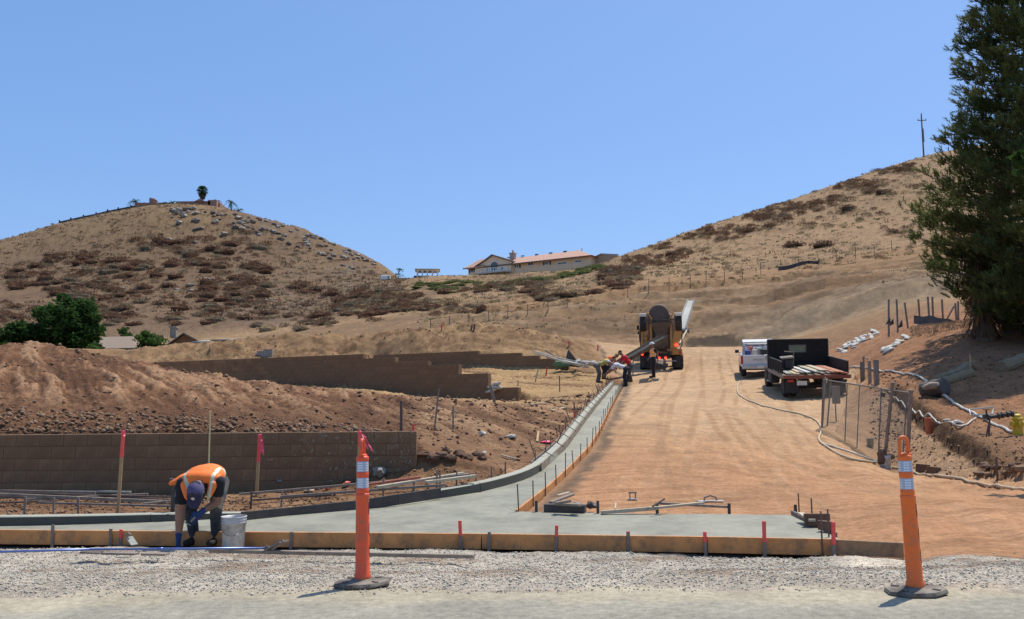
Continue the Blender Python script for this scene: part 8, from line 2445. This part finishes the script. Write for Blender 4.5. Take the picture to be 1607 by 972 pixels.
# --- far people
def far_person(label, px, py, Y, build, rz=0.0, voxel=.016, gz_=None):
    z = zat(A(px) * Y, Y) if gz_ is None else gz_
    root = thing('person', label, 'person', (A(px) * Y, Y, z), rz=rz); b = Body(); build(b, root); b.finish('body', root, voxel, 3, getattr(b, 'recol', None)); root.scale = (1.22, 1.22, 1.02); return root
def hat(root, c, M, mt, brim=.13, hgt=.12, name='hard_hat'):
    m = MB(); m.lathe([(brim * 1.02, .0), (brim, .012), (.105, .014), (.102, .06), (.080, hgt * .85), (.035, hgt), (.0, hgt)], 18, c=c, M=M, caps=False); return m.build(name, mt, root)
I3 = Matrix.Identity(3)
WHT = mat('white_shirt', (.60, .58, .62), .9, .06, 9, .004, 30); REDS = mat('red_shirt', (.55, .02, .03), .9, .1, 9, .004, 30); YELS = mat('yellow_green_shirt', (.46, .42, .15), .9, .1, 9, .004, 30); ORS = mat('orange_shirt', (.80, .14, .03), .9, .1, 9, .004, 30)
DKP = mat('dark_trousers', (.015, .014, .018), .9, .2, 9); GRP = mat('grey_jeans', (.085, .09, .10), .9, .3, 9, dirt=((.22, .19, .15), .4, 5))
def stander(b, root):
    # faces left (-x), right arm forward with papers
    leg(b, (.0, -.09, .88), (-.03, -.11, .48), (.0, -.12, .10), (-.16, -.13, .045), DKP); leg(b, (.0, .09, .88), (.02, .10, .48), (.03, .11, .10), (-.12, .13, .045), DKP)
    b.ell((.0, 0, .93), (.125, .165, .13), DKP); VS2 = mat('pale_safety_orange', (1.0, .42, .13), .8, .06, 10); b.ell((.0, 0, 1.12), (.125, .165, .17), VS2); b.ell((.0, 0, 1.32), (.13, .195, .15), VS2); b.cap((0, 0, 1.42), (-.02, 0, 1.52), .065, .055, SKIND)
    arm(b, (.03, -.21, 1.38), (.13, -.23, 1.12), (.14, -.24, .92), DKP, SKIND, sleeve=.5); arm(b, (.0, .21, 1.38), (-.05, .23, 1.12), (-.12, .14, .98), DKP, SKIND, sleeve=.5)
    b.hand((.145, -.245, .90), (.1, 0, -1), (0, -1, 0), SKIND, 1, .8, 1); b.hand((-.13, .13, .97), (-.6, -.5, -.4), (0, 0, 1), SKIND, 1, .8, 1)
    M = b.head((-.03, 0, 1.62), (-1, 0, -.25), (-.2, 0, 1), SKIND)
    b.mi(STRIPE)
    def rc(c, idx, s):
        k = (idx == s.mats.index(VS2)) & ((np.abs(c[:, 0] - .03) < .022) & (np.abs(c[:, 1]) > .0)); idx[k] = s.mats.index(STRIPE)
        k = (idx == s.mats.index(VS2)) & (np.abs(c[:, 2] - 1.02) < .022); idx[k] = s.mats.index(STRIPE); return idx
    b.recol = rc
    hat(root, Vector((-.03, 0, 1.655)), M, M_WFEN)
stp = far_person('man in white hard hat and orange vest standing behind the mixer holding papers', 1024, 599, 45.3, stander, rz=R(8))
pp_ = thing('papers', 'white papers in the hand of the man in the white hard hat', 'papers', Vector(stp.location) + Vector((.26, -.32, .80)), rot=(.35, .2, -.3)); m = MB(); m.box((.08, 0, 0), (.26, .02, .22)); m.build('sheet', M_PAPER, pp_)
m = MB(); m.box((.08, .012, -.005), (.27, .008, .23)); m.build('clip_board', M_OLDW, pp_)
def bender(shirt, trousers, side=1, deg=62, headc=HAIR, arms=SKIND, reach=.25, dh=0.0):
    def f(b, root):
        # bends towards +x*side ; feet at origin
        s = side; hz = .84 + dh
        leg(b, (-.02 * s, -.10, hz - .03), (.06 * s, -.12, .47), (-.02 * s, -.13, .10), (.14 * s, -.14, .045), trousers); leg(b, (-.02 * s, .10, hz - .03), (.08 * s, .12, .47), (.02 * s, .14, .10), (.18 * s, .15, .045), trousers)
        b.ell((-.04 * s, 0, hz), (.14, .165, .14), trousers)
        d = Vector((s * math.sin(R(deg)), 0, math.cos(R(deg)))); h0 = Vector((-.04 * s, 0, hz)); ch = h0 + d * .42
        rot = Euler((0, R(deg) * s, 0)); b.ell(h0 + d * .2, (.12, .16, .18), shirt, rot); b.ell(ch, (.13, .19, .17), shirt, rot)
        nk = ch + d * .15; b.cap(nk, nk + d * .1 + Vector((0, 0, -.01)), .06, .055, arms)
        for y_ in (-1, 1):
            sh = ch + d * .08 + Vector((0, y_ * .19, -.02)); el = sh + Vector((s * (.02 + reach * .4), y_ * .03, -.27)); wr = el + Vector((s * reach * .55, -y_ * .06, -.20)); arm(b, sh, el, wr, shirt, arms, sleeve=.6); b.hand(wr, (s * .4, 0, -1), (s * 1, 0, .4), arms, 1, .8, y_)
        hc = nk + d * .17 + Vector((s * .02, 0, -.01)); M = b.head(hc, (s * math.cos(R(deg * .8)), 0, -math.sin(R(deg * .8)) - .2), d + Vector((0, 0, .25)), arms, hair=headc)
        b.hat = (hc, M)
    return f
far_person('worker in red shirt with dark hair bending in front of the mixer chute', 987, 603, 44.6, bender(REDS, JEAN, -1, 34), rz=R(10))
far_person('worker in yellow green shirt bending left of the new kerb', 937, 603, 44.0, bender(YELS, GRP, 1, 64, reach=.3), rz=R(-8))
far_person('worker in orange shirt bending just behind the yellow shirted one', 946, 600, 45.4, bender(ORS, DKP, 1, 58, YELS), rz=R(15))
wsp = far_person('worker in white shirt and black trousers leaning over the new gutter from the road side', 981, 610, 43.2, bender(WHT, DKP, -1, 66, WHT, reach=.45), rz=R(-12))
tw2 = thing('white_rag', 'white rag hanging from the back pocket of the white shirted worker', 'rag', Vector(wsp.location) + Vector((.03, -.19, .70))); m = MB(); m.box((0, 0, 0), (.09, .025, .24), Euler((0, .15, .1)), bev=.01); m.build('cloth', M_PAPER, tw2)

# ------------------------------------------------------------------ the big pine on the right
PINE = [leafcol('pine_needles_one', (.115, .14, .042), .35), leafcol('pine_needles_two', (.18, .195, .058), .35), leafcol('pine_needles_three', (.080, .10, .034), .35)]
TX, TY = A(1652) * 34.0, 34.0
tz = zat(TX, TY)
pine = thing('pine_tree', 'huge dark green pine filling the right edge of the picture', 'pine tree', (TX, TY, tz))
m = MB(); m.tube([(0, 0, -.5), (.1, .05, 4), (-.05, 0, 10), (.05, 0, 16), (0, 0, 21.5)], [.42, .36, .28, .16, .03], 12); m.build('trunk', BARK, pine)
def prof_r(z): return float(np.interp(z + tz, [3.6, 4.7, 6.0, 7.2, 8.6, 9.6, 11.0, 13.0, 15.0, 17, 20, 22, 24.5], [2.0, 3.2, 4.3, 4.8, 5.2, 4.6, 3.6, 3.0, 2.8, 2.3, 1.7, 1.0, .2]))
rs_ = np.random.RandomState(8)
VS, FS, MI = [], [], []
lim = MB(); nb = 0
H_top = 21.3
def sprig(p, d, L, mi_):
    """a shoot with needles fanned round it"""
    d = d / np.linalg.norm(d)
    a_ = np.cross(d, [0.3, .5, .8]); a_ /= np.linalg.norm(a_); b_ = np.cross(d, a_)
    for k in range(13):
        t = k / 13; q = p + d * L * t; an = k * 2.4 + p[0] * 7; rad = a_ * math.cos(an) + b_ * math.sin(an)
        tip = q + (d * .75 + rad * .75) * L * .55; w = np.cross(d, rad) * .022
        i = len(VS); VS.extend([q - w, q + w, tip]); FS.append((i, i + 1, i + 2)); MI.append(mi_)
for i in range(410):
    z = .8 + (H_top - .8) * (i / 410) ** 1.05; az = i * 2.39996 + rs_.uniform(-.3, .3); Rm = prof_r(z) * rs_.uniform(.72, 1.04) * (1 + .45 * max(0, -math.sin(az)) * (z < 11))
    if math.cos(az) > .35: 
        if i % 3: continue
    up = .22 + .5 * (z / H_top); dx, dy = math.cos(az), math.sin(az); pts = []
    n_ = 8
    for k in range(n_ + 1):
        t = k / n_; pts.append(np.array([dx * Rm * t, dy * Rm * t, z + Rm * (up * t * t * .9 - .12 * t)]))
    lim.tube([Vector(q) for q in pts], [max(.012, .07 * (1 - k / (n_ + 1)) * (Rm / 5)) for k in range(n_ + 1)], 5)
    nt_ = int(9 + Rm * (5.5 if z < 9 else 4.4))
    mi_ = rs_.randint(0, 3)
    for k in range(nt_):
        t = rs_.uniform(.22, 1.0) ** .8; f_ = t * n_; j = min(int(f_), n_ - 1); q = pts[j] + (pts[j + 1] - pts[j]) * (f_ - j)
        sp_ = (.12 + .075 * Rm) * (1.05 - .55 * t); off = rs_.normal(0, 1, 3) * np.array([sp_, sp_, sp_ * .55]) * .55
        d = np.array([dx * .6, dy * .6, .75]) + off * .8 + rs_.normal(0, .3, 3)
        for g in range(3): sprig(q + off + rs_.normal(0, .10, 3), d + rs_.normal(0, .25, 3), rs_.uniform(.18, .36), mi_ if rs_.rand() < .8 else rs_.randint(0, 3))
lim.build('limbs', BARK, pine, fix=False)
VS = np.array(VS); FS = np.array(FS, np.int32)
me = bpy.data.meshes.new('crown'); me.vertices.add(len(VS)); me.vertices.foreach_set('co', VS.astype(np.float32).reshape(-1)); me.loops.add(len(FS) * 3); me.loops.foreach_set('vertex_index', FS.reshape(-1)); me.polygons.add(len(FS)); me.polygons.foreach_set('loop_start', np.arange(len(FS), dtype=np.int32) * 3)
for q in PINE: me.materials.append(q)
me.polygons.foreach_set('material_index', np.array(MI, np.int32)); me.update(); me.validate()
co = bpy.data.objects.new('crown', me); COL.objects.link(co); co.parent = pine
# old palms with hanging dead fronds beneath it
DEADP = leafcol('dead_frond', (.17, .115, .07), .35); DEADO = leafcol('rusty_frond', (.40, .17, .05), .3)
def skirt_palm(px, Y, h, r, label, seed, green=0):
    rr = random.Random(seed); p = Vector((A(px) * Y, Y, zat(A(px) * Y, Y))); root = thing('skirted_palm', label, 'palm tree', p)
    m = MB(); m.tube([(0, 0, -.4), (0, 0, h)], [.38, .3], 10); m.build('trunk', BARK, root)
    s = MB()
    for i in range(520):
        a = rr.uniform(0, 6.283); z0 = h * rr.uniform(.08, 1.0); L_ = rr.uniform(.6, 1.3); k = r * rr.uniform(.45, 1.0) * (.6 + .4 * z0 / h)
        A0 = Vector((math.cos(a) * k * .45, math.sin(a) * k * .45, z0)); A1 = Vector((math.cos(a + rr.uniform(-.3, .3)) * k, math.sin(a) * k, max(.05, z0 - L_))); u = Vector((-math.sin(a), math.cos(a), 0)) * rr.uniform(.015, .05)
        s.add([A0 - u * .4, A0 + u * .4, A1 + u, A1 - u], [(0, 1, 2, 3)], 0 if rr.random() < .9 else 1)
    s.build('dead_fronds', [DEADP, DEADO], root, fix=False)
    c = MB()
    for i in range(34):
        a = rr.uniform(0, 6.283); e = rr.uniform(-.7, .9); d = Vector((math.cos(a) * math.cos(e), math.sin(a) * math.cos(e), math.sin(e))); base = Vector((0, 0, h)) + d * .7; u = Vector((-math.sin(a), math.cos(a), 0))
        for k in range(9):
            b_ = (k - 4) / 4 * 1.1; dd_ = (d * math.cos(b_) + u * math.sin(b_)); tip = base + dd_ * .85 + Vector((0, 0, -.25)); w_ = dd_.cross(Vector((0, 0, 1))) * .03
            c.add([base, base + dd_ * .45 + w_, tip, base + dd_ * .45 - w_], [(0, 1, 2, 3)], 1 if rr.random() < green else 0)
        c.tube([Vector((0, 0, h)), base], .02, 4)
    c.build('crown', [DEADO, PALMG[0]], root, fix=False)
    return root
skirt_palm(1548, 35.5, 4.3, 1.15, 'palm with grey brown skirt of dead fronds under the left of the pine', 5, .55)
skirt_palm(1592, 36.5, 3.6, 1.3, 'second skirted palm deeper in the shade of the pine', 6, .5)
skirt_palm(1640, 36.0, 3.8, 1.4, 'skirted palm at the right edge beneath the pine', 7, .5)
# slim tree just outside the frame whose shade falls on the dirt road
leafy_tree('slim_tree', Vector((A(1704) * 15.4, 15.4, zat(A(1704) * 15.4, 15.4))), 8.6, 1.5, 10, None, 120, .22, 'slim tall tree by the road at far right', 15, G1, .10)
